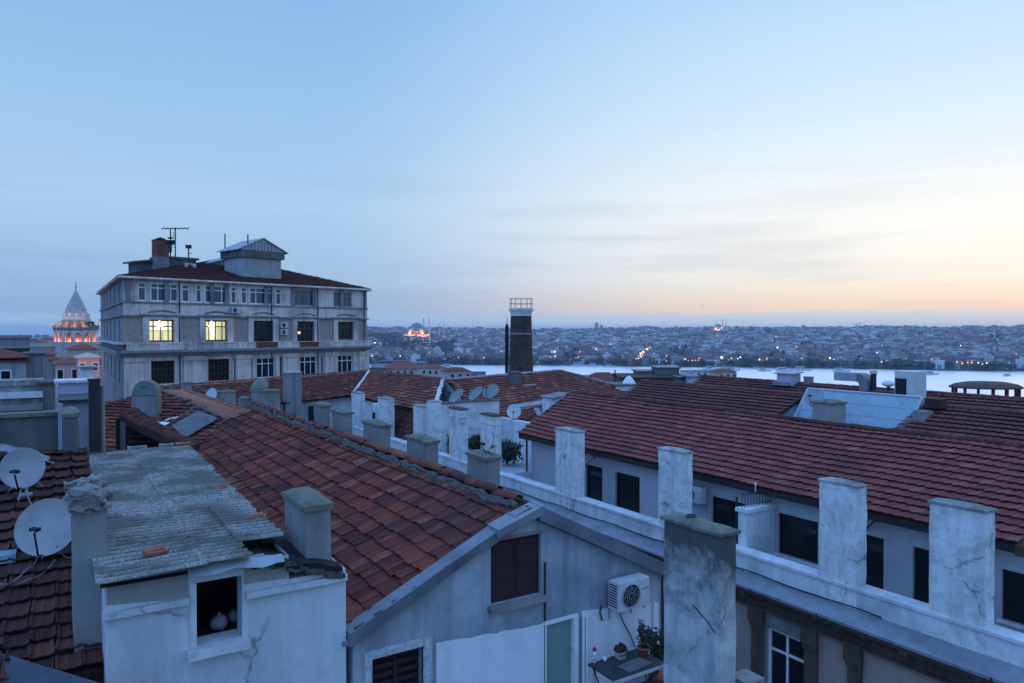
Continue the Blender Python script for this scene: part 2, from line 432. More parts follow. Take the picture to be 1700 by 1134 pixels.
def thing(name, label, cat, loc=(0, 0, 0), group=None, local=False):
    o = bpy.data.objects.new(name, None); COL.objects.link(o); o.location = loc; o.empty_display_size = .3
    o['label'] = label; o['category'] = cat
    if group: o['group'] = group
    ORG[o] = Vector((0, 0, 0)) if local else Vector(loc)
    return o
def tag(o, label, cat, group=None):
    o['label'] = label; o['category'] = cat
    if group: o['group'] = group
    return o
def recentre(o):
    """put a one-mesh thing's origin at the middle of its base"""
    vs = o.data.vertices
    xs = [v.co.x for v in vs]; ys = [v.co.y for v in vs]; zs = [v.co.z for v in vs]
    c = Vector(((min(xs) + max(xs)) / 2, (min(ys) + max(ys)) / 2, min(zs)))
    o.data.transform(Matrix.Translation(-c)); o.location = c
    return o
def kind(o, k): o['kind'] = k; return o
def dup(root, loc, rz=0.0, label=None, scale=None):
    r = root.copy(); COL.objects.link(r); r.location = loc; r.rotation_euler = (0, 0, rz)
    if scale: r.scale = scale
    if label: r['label'] = label
    for ch in list(root.children):
        c = ch.copy(); COL.objects.link(c); c.parent = r
        for g in list(ch.children):
            d = g.copy(); COL.objects.link(d); d.parent = c
    return r

def rbox(mb, x0, x1, y0, y1, z0, z1, seg=.2, amp=.012, fr=2.2, mi=0, M=None):
    """a box with worn, slightly uneven faces"""
    nx = max(1, round((x1 - x0) / seg)); ny = max(1, round((y1 - y0) / seg)); nz = max(1, round((z1 - z0) / seg))
    def P(i, j, k):
        p = Vector((x0 + (x1 - x0) * i / nx, y0 + (y1 - y0) * j / ny, z0 + (z1 - z0) * k / nz))
        p = p + noise.noise_vector(p * fr) * amp
        return M @ p if M is not None else p
    def grid(fn, a, b, flip):
        V = [fn(i, j) for j in range(b + 1) for i in range(a + 1)]
        F = []
        for j in range(b):
            for i in range(a):
                q = (j * (a + 1) + i, j * (a + 1) + i + 1, (j + 1) * (a + 1) + i + 1, (j + 1) * (a + 1) + i)
                F.append(q[::-1] if flip else q)
        mb.poly(V, F, mi)
    grid(lambda i, j: P(i, j, 0), nx, ny, True); grid(lambda i, j: P(i, j, nz), nx, ny, False)
    grid(lambda i, k: P(i, 0, k), nx, nz, False); grid(lambda i, k: P(i, ny, k), nx, nz, True)
    grid(lambda j, k: P(0, j, k), ny, nz, True); grid(lambda j, k: P(nx, j, k), ny, nz, False)

def clip(poly, box):
    s0, s1, z0, z1 = box
    def cut(P, f, inter):
        out = []
        for i in range(len(P)):
            a, b2 = P[i], P[(i + 1) % len(P)]
            fa, fb = f(a), f(b2)
            if fa >= 0: out.append(a)
            if (fa >= 0) != (fb >= 0): out.append((a[0] + (b2[0] - a[0]) * fa / (fa - fb), a[1] + (b2[1] - a[1]) * fa / (fa - fb)))
        return out
    for f in (lambda p: p[0] - s0, lambda p: s1 - p[0], lambda p: p[1] - z0, lambda p: z1 - p[1]):
        poly = cut(poly, f, None)
        if len(poly) < 3: return []
    return poly

class Fr:
    """a vertical wall plane: s along it (to the right in the view), z up, n outwards"""
    def __init__(s, o, d):
        s.o = Vector((o[0], o[1], 0)); s.d = Vector((d[0], d[1], 0)).normalized(); s.n = Vector((s.d.y, -s.d.x, 0))
    def p(s, a, z, n=0): return s.o + s.d * a + s.n * n + Vector((0, 0, z))
    def px(s, X, Y, n=0):
        r = ray(X, Y); o = s.o + s.n * n
        t = o.dot(s.n) / r.dot(s.n); q = r * t
        return ((q - s.o).dot(s.d), q.z)
    def rect(s, x0, y0, x1, y1, n=0):
        a, b2 = s.px(x0, (y0 + y1) / 2, n)[0], s.px(x1, (y0 + y1) / 2, n)[0]
        xm = (x0 + x1) / 2
        return (a, b2, s.px(xm, y1, n)[1], s.px(xm, y0, n)[1])
    def box(s, mb, s0, s1, z0, z1, n0, n1, mi=0):
        P = [s.p(a, z, n) for z in (z0, z1) for (a, n) in ((s0, n1), (s1, n1), (s1, n0), (s0, n0))]
        mb.hexa(P, mi)
    def wall(s, mb, poly, holes=(), depth=.2, mi=0, mir=None, n=0, cell=None):
        ss = [q[0] for q in poly]; zs = [q[1] for q in poly]
        cs_ = sorted(set([min(ss), max(ss)] + [v for h in holes for v in h[:2]]))
        cz = sorted(set([min(zs), max(zs)] + [v for h in holes for v in h[2:4]]))
        for i in range(len(cs_) - 1):
            for j in range(len(cz) - 1):
                a, b2, c, d = cs_[i], cs_[i + 1], cz[j], cz[j + 1]
                if b2 - a < 1e-5 or d - c < 1e-5: continue
                mx, mz = (a + b2) / 2, (c + d) / 2
                if any(h[0] < mx < h[1] and h[2] < mz < h[3] for h in holes): continue
                q = clip(list(poly), (a, b2, c, d))
                if len(q) >= 3: mb.face([s.p(u, z, n) for u, z in q], mi)
        mir = mi if mir is None else mir
        for (a, b2, c, d) in [h[:4] for h in holes]:
            for e in (((a, c), (b2, c)), ((b2, c), (b2, d)), ((b2, d), (a, d)), ((a, d), (a, c))):
                (u0, z0), (u1, z1) = e
                mb.face([s.p(u0, z0, n), s.p(u0, z0, n - depth), s.p(u1, z1, n - depth), s.p(u1, z1, n)], mir)

def window(parent, fr, h, depth=.14, mat='white_paint', fw=.06, vs=(), hs=(), pane='glass_dark', name='window', nbase=0.0, sill=None, label=None):
    a, b2, c, d = h; mb = MB(); n0, n1 = nbase - depth, nbase - depth + .05
    fr.box(mb, a, a + fw, c, d, n0, n1); fr.box(mb, b2 - fw, b2, c, d, n0, n1)
    fr.box(mb, a + fw, b2 - fw, c, c + fw, n0, n1); fr.box(mb, a + fw, b2 - fw, d - fw, d, n0, n1)
    zs = [c + fw] + [c + (d - c) * k for k in hs] + [d - fw]
    for k in hs: fr.box(mb, a + fw, b2 - fw, c + (d - c) * k - fw * .4, c + (d - c) * k + fw * .4, n0, n1 - .004)
    for k in vs:
        x = a + (b2 - a) * k; fr.box(mb, x - fw * .4, x + fw * .4, c + fw, d - fw, n0, n1 - .008)
    w = mb.build(name, mat, parent)
    mb = MB(); mb.face([fr.p(a, c, n0 + .012), fr.p(b2, c, n0 + .012), fr.p(b2, d, n0 + .012), fr.p(a, d, n0 + .012)])
    mb.build('pane', pane, w)
    if sill:
        mb = MB(); fr.box(mb, a - .06, b2 + .06, c - .07, c, -.02, sill[0]); mb.build('sill', sill[1], w)
    if label: w['label'] = label
    return w

def in_poly(p, poly):
    x, y = p; ins = False
    for i in range(len(poly)):
        (x1, y1), (x2, y2) = poly[i], poly[i - 1]
        if (y1 > y) != (y2 > y) and x < (x2 - x1) * (y - y1) / (y2 - y1) + x1: ins = not ins
    return ins

PROF_OLD = [(0, .030), (.10, .026), (.2, .006), (.38, .004), (.5, .014), (.62, .004), (.82, .004), (.92, .022), (1, .030)]
PROF_NEW = [(0, .006), (.12, .020), (.25, .024), (.38, .018), (.5, .004), (.65, .0), (.85, .0), (1, .006)]
PROF_ROUND = [(0, .0), (.15, .035), (.32, .05), (.5, .052), (.68, .048), (.85, .03), (1, .0)]
def tile_roof(mb, O, es, ed, poly, tw=.24, course=.33, prof=PROF_OLD, jit=1.0, sag=.0, lift=.03, stag=False, skip=None, rnd=None):
    """tiles on the plane O + s*es + d*ed (d down the slope); poly limits tile centres in (s,d)"""
    rnd = rnd or random.Random(3)
    O = Vector(O); es = Vector(es).normalized(); ed = Vector(ed).normalized(); nn = es.cross(ed)
    if nn.z < 0: nn = -nn
    s0 = min(p[0] for p in poly); s1 = max(p[0] for p in poly); d0 = min(p[1] for p in poly); d1 = max(p[1] for p in poly)
    nd = max(1, round((d1 - d0) / course)); ns = max(1, round((s1 - s0) / tw)); cd = (d1 - d0) / nd; w = (s1 - s0) / ns
    fl = es.cross(ed).dot(nn) > 0
    for j in range(nd):
        for i in range(-1, ns + 1):
            sc = s0 + (i + .5) * w + (w * .5 if stag and j % 2 else 0); dc = d0 + (j + .5) * cd
            if not in_poly((sc, dc), poly): continue
            if skip and skip(sc, dc): continue
            ja = rnd.gauss(0, .016) * jit; js = rnd.gauss(0, .006) * jit; jd = rnd.gauss(0, .010) * jit; jn = abs(rnd.gauss(0, .006)) * jit
            V = []
            for (dd, hh) in ((-.5 * cd - .035, -.004), (.5 * cd, lift + jn)):
                for (t, h) in prof:
                    a = (t - .5) * w * .995; ds = a + js - ja * dd; dv = dd + jd + ja * a
                    S = sc + ds; D = dc + dv
                    sg = sag * (noise.noise(Vector((S * .35, D * .5, 1.7))) ) if sag else 0
                    V.append(O + es * S + ed * D + nn * (h + hh + sg))
            m = len(prof)
            for (t, h) in prof:      # lip under the lower edge
                k = m + prof.index((t, h)); V.append(V[k] - nn * (.020 + h * .4) - ed * .004)
            F = []
            for k in range(m - 1):
                F.append((k, k + 1, m + k + 1, m + k)); F.append((m + k, m + k + 1, 2 * m + k + 1, 2 * m + k))
            if fl: F = [f[::-1] for f in F]
            mb.poly(V, F)

def ridge(mb, pts, r=.11, ln=.36, jit=1.0, up=.02, mi=0, rnd=None):
    rnd = rnd or random.Random(5)
    pts = [Vector(p) for p in pts]
    for a, b2 in zip(pts[:-1], pts[1:]):
        t = (b2 - a); L = t.length; t.normalize(); side = t.cross(Vector((0, 0, 1))).normalized(); upv = side.cross(t)
        n = max(1, round(L / ln))
        for k in range(n):
            p0 = a + t * (L * k / n - .03); p1 = a + t * (L * (k + 1) / n)
            ang = rnd.gauss(0, .05) * jit; off = side * rnd.gauss(0, .012) * jit + upv * (up + rnd.gauss(0, .008) * jit)
            V = []
            for p, rr in ((p0, r * .88), (p1, r * 1.06)):
                for q in range(7):
                    th = math.pi * (q / 6) * 1.1 - .05 * math.pi + ang
                    V.append(p + off + side * (math.cos(th) * rr) + upv * (math.sin(th) * rr * .8))
            F = [(q, q + 1, 8 + q, 7 + q) for q in range(6)]
            mb.poly(V, F, mi)
            m = V[7:]; mb.face([p - t * .0 for p in m], mi)
def lumps(mb, pts, r, seg=.12, amp=.5, mi=0, n=6):
    """a rough bead of mortar along a line"""
    pts = [Vector(p) for p in pts]; out = []; rs = []
    for a, b2 in zip(pts[:-1], pts[1:]):
        L = (b2 - a).length; k = max(1, int(L / seg))
        for i in range(k):
            p = a.lerp(b2, i / k); q = noise.noise_vector(p * 3.1) * r * amp
            out.append(p + q); rs.append(r * (1 + amp * noise.noise(p * 5.3)))
    out.append(pts[-1]); rs.append(r)
    mb.tube(out, rs, n, mi)
def leafball(mb, c, rx, ry, rz, n, size, rnd, mi=0, shell=.5):
    c = Vector(c)
    for _ in range(n):
        d = Vector((rnd.gauss(0, 1), rnd.gauss(0, 1), rnd.gauss(0, 1))).normalized(); r = shell + (1 - shell) * rnd.random()
        r *= .75 + .5 * noise.noise(d * 1.9 + c)
        p = c + Vector((d.x * rx * r, d.y * ry * r, d.z * rz * r))
        a = Vector((rnd.gauss(0, 1), rnd.gauss(0, 1), rnd.gauss(0, 1))).normalized(); b2 = a.orthogonal().normalized()
        s = size * rnd.uniform(.6, 1.3)
        mb.face([p - a * s, p + b2 * s * .45, p + a * s, p - b2 * s * .45], mi)
# ------------------------------------------------------------------ shared builders
GROUND_NEAR = -22.0
def onMain(X, Y, dz=0.0):
    r = ray(X, Y); k = 1.37 / 3.03; t = (-2.86 + dz - 6.45 * k) / (r.z - k * r.x); return r * t
def cap_mesh(x0, x1, y0, y1, z, h, ov, style='dome', amp=.012):
    mb = MB(); N_ = 8
    X0, X1, Y0, Y1 = x0 - ov, x1 + ov, y0 - ov, y1 + ov
    def top(i, j):
        u, v = 2 * i / N_ - 1, 2 * j / N_ - 1
        x = X0 + (X1 - X0) * i / N_; y = Y0 + (Y1 - Y0) * j / N_
        b_ = (1 - abs(u) ** 3.2) * (1 - abs(v) ** 3.2) if style == 'dome' else .0
        p = Vector((x, y, z + h * (.45 + .55 * b_) if style == 'dome' else z + h))
        return p + noise.noise_vector(p * 5) * amp
    T = [[top(i, j) for i in range(N_ + 1)] for j in range(N_ + 1)]
    V = [p for r_ in T for p in r_]; F = []
    for j in range(N_):
        for i in range(N_): F.append((j * 9 + i, j * 9 + i + 1, (j + 1) * 9 + i + 1, (j + 1) * 9 + i))
    mb.poly(V, F, 0, True)
    rim = [T[0][i] for i in range(N_)] + [T[j][N_] for j in range(N_)] + [T[N_][N_ - i] for i in range(N_)] + [T[N_ - j][0] for j in range(N_)]
    low = [Vector((p.x, p.y, z)) + noise.noise_vector(p * 7) * amp * .5 for p in rim]
    n = len(rim)
    for k in range(n): mb.face([low[k], low[(k + 1) % n], rim[(k + 1) % n], rim[k]])
    mb.face(list(reversed(low)))
    return mb
def chimney(parent, x0, x1, y0, y1, z0, z1, mat='concrete', cap='moss_cap', ch=.12, ov=.04, style='dome', amp=.008, label=None, neck=0, top_level=None):
    mb = MB(); rbox(mb, x0, x1, y0, y1, z0, z1, .15, amp)
    if neck: rbox(mb, x0 - .03, x1 + .03, y0 - .03, y1 + .03, z1 - neck - .05, z1 - neck, .3, amp * .4)
    c = mb.build('chimney', mat, parent, bev=.006 if not neck else 0)
    cap_mesh(x0, x1, y0, y1, z1, ch, ov, style).build('cap', cap, c)
    if label: c['label'] = label
    return c

def slab_roof(mb, a, b2, c, d, t=.05, mi=0):
    """a thin sloping slab through four corners"""
    P = [Vector(q) for q in (a, b2, c, d)]
    n = (P[1] - P[0]).cross(P[2] - P[0]).normalized()
    if n.z < 0: P.reverse(); n = -n
    lo = [p - n * t for p in P]
    mb.hexa(lo + P, mi)

def ac_unit(label, loc, rz, group='air conditioner units', first=[None]):
    if first[0] is not None: return dup(first[0], loc, rz, label)
    t = thing('air_conditioner', label, 'air conditioner', (0, 0, 0), group, local=True)
    mb = MB(); mb.box(-.40, .40, -.15, .15, 0, .55); mb.build('casing', 'ac_white', t, bev=.018)
    mb = MB(); mb.lathe((-.09, -.152, .275), [(.225, 0), (.225, .02), (.205, .022), (.205, .002)], 28, 0, True, M=Matrix.Rotation(R(90), 4, 'X'))
    for r_ in (.06, .11, .16): mb.lathe((-.09, -.17, .275), [(r_, 0), (r_ + .008, 0), (r_ + .008, .006), (r_, .006)], 24, 0, True, M=Matrix.Rotation(R(90), 4, 'X'))
    for k in range(8):
        a = k * math.pi / 4; c_, s_ = math.cos(a), math.sin(a)
        mb.tube([(-.09 + c_ * .03, -.171, .275 + s_ * .03), (-.09 + c_ * .21, -.171, .275 + s_ * .21)], .004, 4)
    mb.build('fan_grille', 'grey_paint', t)
    mb = MB(); mb.lathe((-.09, -.1535, .275), [(.205, 0), (.02, .001), (.0, .001)], 28, 0, True, M=Matrix.Rotation(R(90), 4, 'X')); mb.build('fan', 'black', t)
    mb = MB()
    for k in range(9): mb.box(-.404, -.399, -.11, .11, .07 + k * .05, .095 + k * .05)
    mb.build('side_vent', 'dark_metal', t)
    for x in (-.28, .28):
        mb = MB(); mb.box(x - .015, x + .015, -.14, .27, -.035, -.002); mb.box(x - .015, x + .015, .24, .27, -.26, -.03501); mb.build('bracket', 'grey_paint', t)
    mb = MB(); mb.box(.17, .37, -.1525, -.1495, .33, .36); mb.build('badge', 'grey_paint', t)
    t.location = loc; t.rotation_euler = (0, 0, rz); first[0] = t
    return t

def dish(label, base, ctr, D, normal, mat='dish_grey', group='satellite dishes', legs=False):
    base = Vector(base); ctr = Vector(ctr); n = Vector(normal).normalized()
    t = thing('satellite_dish', label, 'satellite dish', base, group)
    q = Vector((0, 0, 1)).rotation_difference(n).to_matrix().to_4x4()
    r_ = D / 2; prof = []
    for k in range(9):
        rr = r_ * k / 8; prof.append((max(rr, .001), .17 * r_ * (rr / r_) ** 2 - .17 * r_))
    back = [(rr, z - .012) for rr, z in prof]
    mb = MB(); mb.lathe(ctr, list(reversed(back)) [::-1][::-1] , 40, 0, True, M=q)
    mb2 = MB(); mb2.v = mb.v; mb2.f = [f[::-1] for f in mb.f]; mb2.mi = mb.mi; mb2.sm = mb.sm
    mb2.lathe(ctr, prof, 40, 0, True, M=q)
    mb2.lathe(ctr, [(r_, -.013), (r_ + .012, -.010), (r_ + .012, .006), (r_, .003)], 40, 0, True, M=q)
    mb2.build('reflector', mat, t)
    up = (Vector((0, 0, 1)) - n * n.z).normalized(); side = up.cross(n)
    bot = ctr - up * r_ * .98; lnb = ctr + n * r_ * .95 - up * r_ * .22
    mb = MB(); mb.tube([bot - n * .03, bot + n * r_ * .35 - up * .02, lnb - up * .05], .014, 6); mb.build('feed_arm', 'dark_metal', t)
    mb = MB(); mb.tube([lnb - n * .07, lnb + n * .04], .035, 8); mb.tube([lnb - side * .07, lnb + side * .07], .026, 8); mb.build('receiver', 'dark_metal', t)
    mb = MB(); bk = ctr - n * (.17 * r_ + .02); bb = Vector((bk.x - n.x * .1, bk.y - n.y * .1, base.z))
    mb.tube([bk, bk - n * .08], .04, 8); mb.tube([base, Vector((bk.x, bk.y, 0)) - Vector((n.x, n.y, 0)) * .1 + Vector((0, 0, bk.z))], .022, 8)
    mb.box(base.x - .09, base.x + .09, base.y - .09, base.y + .09, base.z - .03, base.z + .012)
    if legs:
        for a in (.6, 2.6, 4.4):
            mb.tube([bk - n * .08 - Vector((0, 0, .05)), base + Vector((math.cos(a) * .35, math.sin(a) * .35, -.02))], .010, 5)
    mb.build('mast', 'grey_paint', t)
    return t

# ================================================================== THE GABLE HOUSE (middle of the foreground)
H = thing('tiled_house', 'old whitewashed house with a long red tiled gable roof and brown attic shutters', 'house', (6.45, 19, GROUND_NEAR))
FG = Fr((0, 9.6), (1, 0))
RX, RZ, EL, ER = 6.45, -2.86, (3.50, -4.18), (9.34, -4.34)
sh = FG.rect(815, 894, 898, 996)
sh = (sh[0], sh[1], FG.px(856, 996)[1], FG.px(856, 893)[1])
dw = (FG.px(617, 1085)[0], FG.px(702, 1085)[0], -6.2, FG.px(660, 1084)[1])
gd = (FG.px(905, 1080)[0], FG.px(954, 1080)[0], -6.2, FG.px(930, 1029)[1])
mb = MB()
FG.wall(mb, [(EL[0], -12), (ER[0], -12), (ER[0], ER[1]), (RX, RZ - .06), (EL[0], EL[1])], [sh, dw, gd], .16)
zb = GROUND_NEAR
mb.face([(ER[0], 9.6, zb), (ER[0], 28.4, zb), (ER[0], 28.4, ER[1]), (ER[0], 9.6, ER[1])])
mb.face([(EL[0], 28.4, zb), (EL[0], 9.6, zb), (EL[0], 9.6, EL[1]), (EL[0], 28.4, EL[1])])
mb.face([(ER[0], 28.4, zb), (EL[0], 28.4, zb), (EL[0], 28.4, EL[1]), (RX, 28.4, RZ - .06), (ER[0], 28.4, ER[1])])
mb.face([(EL[0], 9.6, zb), (ER[0], 9.6, zb), (ER[0], 9.6, -12), (EL[0], 9.6, -12)])
mb.build('wall', 'plaster_gable', H)
# lower, freshly painted part of the wall (proud of the old plaster)
mb = MB()
pz = [FG.px(728, 1068), FG.px(902, 1036)]
xa_, xb_ = FG.px(724, 1075)[0], gd[0] - .02
for i in range(24):
    s0, s1 = xa_ + (xb_ - xa_) * i / 24, xa_ + (xb_ - xa_) * (i + 1) / 24
    f = lambda s: pz[0][1] + (pz[1][1] - pz[0][1]) * (s - xa_) / (xb_ - xa_) + .035 * noise.noise(Vector((s * 4.5, 2.2, 0))) + .02 * noise.noise(Vector((s * 17, 5.2, 0)))
    FG.wall(mb, [(s0, -12), (s1, -12), (s1, f(s1)), (s0, f(s0))], [], n=.004)
q0 = FG.px(966, 1040)[0]
FG.wall(mb, [(q0, -12), (9.28, -12), (9.28, FG.px(1075, 1005)[1]), (q0, FG.px(966, 1015)[1])], [], n=.004)
mb.build('lower_wall', 'plaster_fresh', H)
# roof: slabs, tiles, ridge
mb = MB()
slab_roof(mb, (RX, 9.55, RZ - .05), (RX, 28.6, RZ - .05), (3.42, 28.6, -4.25), (3.42, 9.55, -4.25), .08); slab_roof(mb, (3.42, 11.0, -4.25), (3.42, 18.6, -4.25), (2.66, 18.6, -4.60), (2.66, 11.0, -4.60), .08); slab_roof(mb, (3.42, 18.6, -4.25), (3.42, 28.6, -4.25), (2.3, 28.6, -4.76), (2.3, 18.6, -4.76), .08)
slab_roof(mb, (RX, 9.55, RZ - .05), (RX, 28.6, RZ - .05), (9.42, 28.6, -4.41), (9.42, 9.55, -4.41), .08)
rf = mb.build('roof', 'wood_dark', H)
sl = math.hypot(3.03, 1.37)
mb = MB()
tile_roof(mb, (RX, 9.52, RZ), (0, 1, 0), (-3.03, 0, -1.37), [(0, 0), (19.0, 0), (19.0, sl + 1.2), (9.5, sl + 1.2), (9.5, sl + .8), (1.5, sl + .8), (1.5, sl), (0, sl)], .235, .335, PROF_OLD, 1.35, .05, .036, rnd=random.Random(11))
tile_roof(mb, (RX, 9.52, RZ), (0, 1, 0), (2.95, 0, -1.48), [(0.1, 0), (19.0, 0), (19.0, 3.25), (0.1, 3.25)], .235, .335, PROF_OLD, 1.3, .04, .034, rnd=random.Random(12))
mb.build('roof_tiles', 'tile_old', rf)
mb = MB(); ridge(mb, [(RX, 9.9, RZ + .05), (RX, 16, RZ + .07), (RX, 22, RZ + .03), (RX, 28.6, RZ + .05)], .10, .34, 1.8, .03)
mb.build('ridge_tiles', 'tile_old', rf)
mb = MB()
lumps(mb, [(RX - .13, 9.8, RZ + .0), (RX - .13, 16, RZ + .01), (RX - .12, 22, RZ - .01), (RX - .13, 28.4, RZ)], .055, .06, 1.0); lumps(mb, [(RX - .18, 9.9, RZ - .04), (RX - .17, 28.2, RZ - .04)], .045, .07, 1.2)
lumps(mb, [(RX + .12, 9.8, RZ + .02), (RX + .12, 28.4, RZ + .02)], .05, .14, .6)
mb.build('ridge_mortar', 'mortar', rf)
# sheet-metal flashing on both rakes, in overlapping lengths
def rake(a, b2, n0, n1, h, seg, drop, rnd, mat):
    mb = MB(); A = Vector(a); B = Vector(b2); L = (B - A).length; k = max(1, round(L / seg))
    for i in range(k):
        p = A.lerp(B, i / k); q = A.lerp(B, min(1, (i + 1.06) / k)); o = rnd.uniform(-.006, .012); w = rnd.uniform(-.02, .02)
        for m in range(3):
            p2 = p.lerp(q, m / 3); q2 = p.lerp(q, (m + 1) / 3)
            t0 = .008 * math.sin(i * 2.1 + m); t1 = .008 * math.sin(i * 2.1 + m + 1)
            P = [p2 + Vector((0, -n1 - o, -h + w + t0)), q2 + Vector((0, -n1 - o, -h + w + t1)), q2 + Vector((0, -n0, -h + w + t1 + .03)), p2 + Vector((0, -n0, -h + w + t0 + .03)),
                 p2 + Vector((0, -n1 - o - .02, .03)), q2 + Vector((0, -n1 - o - .02, .03)), q2 + Vector((0, .16, .045)), p2 + Vector((0, .16, .045))]
            mb.hexa(P)
    return mb
rd = random.Random(4)
rake((3.42, 9.6, -4.20), (6.16, 9.6, RZ - .10), .0, .10, .15, .62, 0, rd, 'lead').build('rake_flashing', 'lead', rf)
rake((5.75, 9.58, -3.10), (6.62, 9.58, RZ + .03), .0, .16, .10, .5, 0, rd, 'lead').build('rake_flashing', 'lead_pale', rf)
rake((6.55, 9.6, RZ + .02), (9.50, 9.6, -4.34), .0, .16, .22, 1.6, 0, rd, 'lead').build('rake_flashing', 'lead', rf)
mb = MB(); mb.box(3.34, 3.44, 9.55, 10.95, -4.36, -4.29); mb.build('gutter', 'zinc', rf)
# attic shutters
mb = MB(); a, b2, c, d = sh
FG.box(mb, a + .005, (a + b2) / 2 - .006, c, d, -.10, -.06); FG.box(mb, (a + b2) / 2 + .006, b2 - .005, c, d, -.10, -.06)
for s0, s1 in ((a + .04, (a + b2) / 2 - .05), ((a + b2) / 2 + .05, b2 - .04)):
    for z0, z1 in ((c + .06, (c + d) / 2 - .03), ((c + d) / 2 + .03, d - .06)): FG.box(mb, s0, s1, z0, z1, -.06, -.048)
w = mb.build('shutters', 'shutter', H)
mb = MB(); FG.box(mb, a, b2, c, d, -.17, -.15); mb.build('window', 'interior', H)
mb = MB(); rbox(mb, a - .06, b2 + .03, 9.48, 9.62, c - .10, c - .005, .15, .006); mb.build('sill', 'concrete', H)
mb = MB(); FG.box(mb, a - .05, b2 + .02, d, d + .05, -.05, .02); mb.build('lintel', 'concrete', H)
# lower dark opening with a peeling white frame
a, b2, c, d = dw
mb = MB(); FG.box(mb, a - .12, a, c, d + .12, -.05, .035); FG.box(mb, b2, b2 + .14, c, d + .12, -.05, .035); FG.box(mb, a, b2, d, d + .12, -.05, .03)
w = mb.build('window_frame', 'frame_peeling', H, bev=.008)
mb = MB(); FG.box(mb, a, b2, c, d, -.18, -.16)
mb.build('pane', 'interior', w)
mb = MB()
for k in range(9): FG.box(mb, a + .02, b2 - .02, d - .1 - k * .13, d - .03 - k * .13, -.13, -.115)
FG.box(mb, (a + b2) / 2 - .03, (a + b2) / 2 + .03, c, d, -.115, -.10)
mb.build('louvre', 'shutter', w)
# pale green door and pipes
a, b2, c, d = gd
mb = MB(); FG.box(mb, a + .03, b2 - .03, c, d - .03, -.12, -.06); dr = mb.build('door', 'green_door', H)
mb = MB(); FG.box(mb, a - .02, a + .03, c, d, -.12, .0); FG.box(mb, b2 - .03, b2 + .06, c, d + .03, -.12, .03); FG.box(mb, a - .02, b2 - .03, d - .03, d + .03, -.12, .02); mb.build('door_frame', 'white_paint', dr)
mb = MB(); hs_ = FG.px(949, 1078); mb.tube([FG.p(hs_[0], hs_[1], -.06), FG.p(hs_[0], hs_[1], .0), FG.p(hs_[0] - .08, hs_[1], .0)], .012, 6); mb.build('handle', 'zinc', dr)
mb = MB()
for X in (966, 972): q = FG.px(X, 1060)[0]; mb.tube([FG.p(q, -12, .04), FG.p(q, FG.px(X, 1024)[1], .04)], .026, 8)
q = FG.px(1084, 1050)[0]; mb.tube([FG.p(q, -12, .03), FG.p(q, FG.px(1084, 1000)[1], .03)], .03, 8)
mb.build('pipes', 'white_paint', H)
mb = MB(); q = FG.px(903.5, 1000); mb.tube([FG.p(q[0], FG.px(903, 1031)[1], .025), FG.p(q[0], FG.px(903, 934)[1], .025)], .016, 6); mb.build('cable_duct', 'dark_metal', H)
# chimneys standing on its far slope, each .9 m long, read off the view at X = 8
for (xl, xm, ytop, lab) in ((776, 809, 766, None), (675, 708, 738, None), (603, 631, 711, None), (550, 569, 689, None), (521, 533, 677, None)):
    p = onX(xm, ytop, 8.0); u1 = onX(xl, ytop, 8.0).y
    chimney(H, 8.0, 8.33, p.y, u1, -4.3, p.z, 'concrete', 'moss_cap', .15, .045, amp=.012)
# ================================================================== the flat annex with the corrugated roof
A = thing('annex', 'white plastered annex with a lichen-spotted corrugated roof and an open window', 'annex', (1.9, 14, GROUND_NEAR))
FA = Fr((0, 9.6), (1, 0))
x0a, x1a = .50, 3.40
wz = (FA.px(326, 1010)[0], FA.px(402, 1010)[0], FA.px(365, 1066)[1], FA.px(365, 962)[1] - .0)
ztop = -3.02
cz0 = FA.px(245, 1008)[1]
mb = MB()
FA.wall(mb, [(x0a, -12), (x1a, -12), (x1a, -3.33), (2.55, -3.33), (2.55, ztop), (x0a, ztop)], [wz], .3) if False else None
FA.wall(mb, [(x0a, -12), (2.3, -12), (2.3, ztop + .12), (x0a, ztop + .12)], [wz], .3)
FA.wall(mb, [(2.3, -12), (x1a, -12), (x1a, -3.30), (2.3, -3.30)], [], .3)
FA.wall(mb, [(2.3, -3.30), (2.62, -3.30), (2.62, -2.98), (2.3, -2.92)], [], .3)
zz = GROUND_NEAR
mb.face([(x0a, 18.6, zz), (x0a, 9.6, zz), (x0a, 9.6, ztop + .12), (x0a, 18.6, ztop + .12)])
yc = 10.95
mb.face([(x1a, 9.6, zz), (x1a, yc, zz), (x1a, yc, -3.3), (x1a, 9.6, -3.3)])
mb.face([(x1a, yc, zz), (2.62, yc, zz), (2.62, yc, -3.3), (x1a, yc, -3.3)])
mb.face([(2.62, 18.6, zz), (x0a, 18.6, zz), (x0a, 18.6, -2.9), (2.62, 18.6, -2.9)])
mb.face([(2.62, 9.6, -3.30), (x1a, 9.6, -3.30), (x1a, yc, -3.3), (2.62, yc, -3.3)])
mb.face([(2.62, 9.6, -3.30), (2.62, 18.6, -6), (2.62, 18.6, -2.9), (2.62, 9.6, -2.98)])
mb.face([(x0a, 9.6, zz), (x1a, 9.6, zz), (x1a, 9.6, -12), (x0a, 9.6, -12)])
mb.build('wall', 'plaster_annex', A)
mb = MB()
zc = FA.px(173, 1014)[1]; zc2 = FA.px(315, 1000)[1]
FA.wall(mb, [(x0a + .02, zc + .05), (wz[0] - .09, zc2 + .05), (wz[0] - .09, ztop + .11), (x0a + .02, ztop + .11)], [], n=.004)
mb.build('upper_band', 'beige_plaster', A); mb = MB()
FA.wall(mb, [(wz[1] + .02, -3.26), (2.60, -3.28), (2.60, -3.0), (wz[1] + .02, -3.0)], [], n=.004)
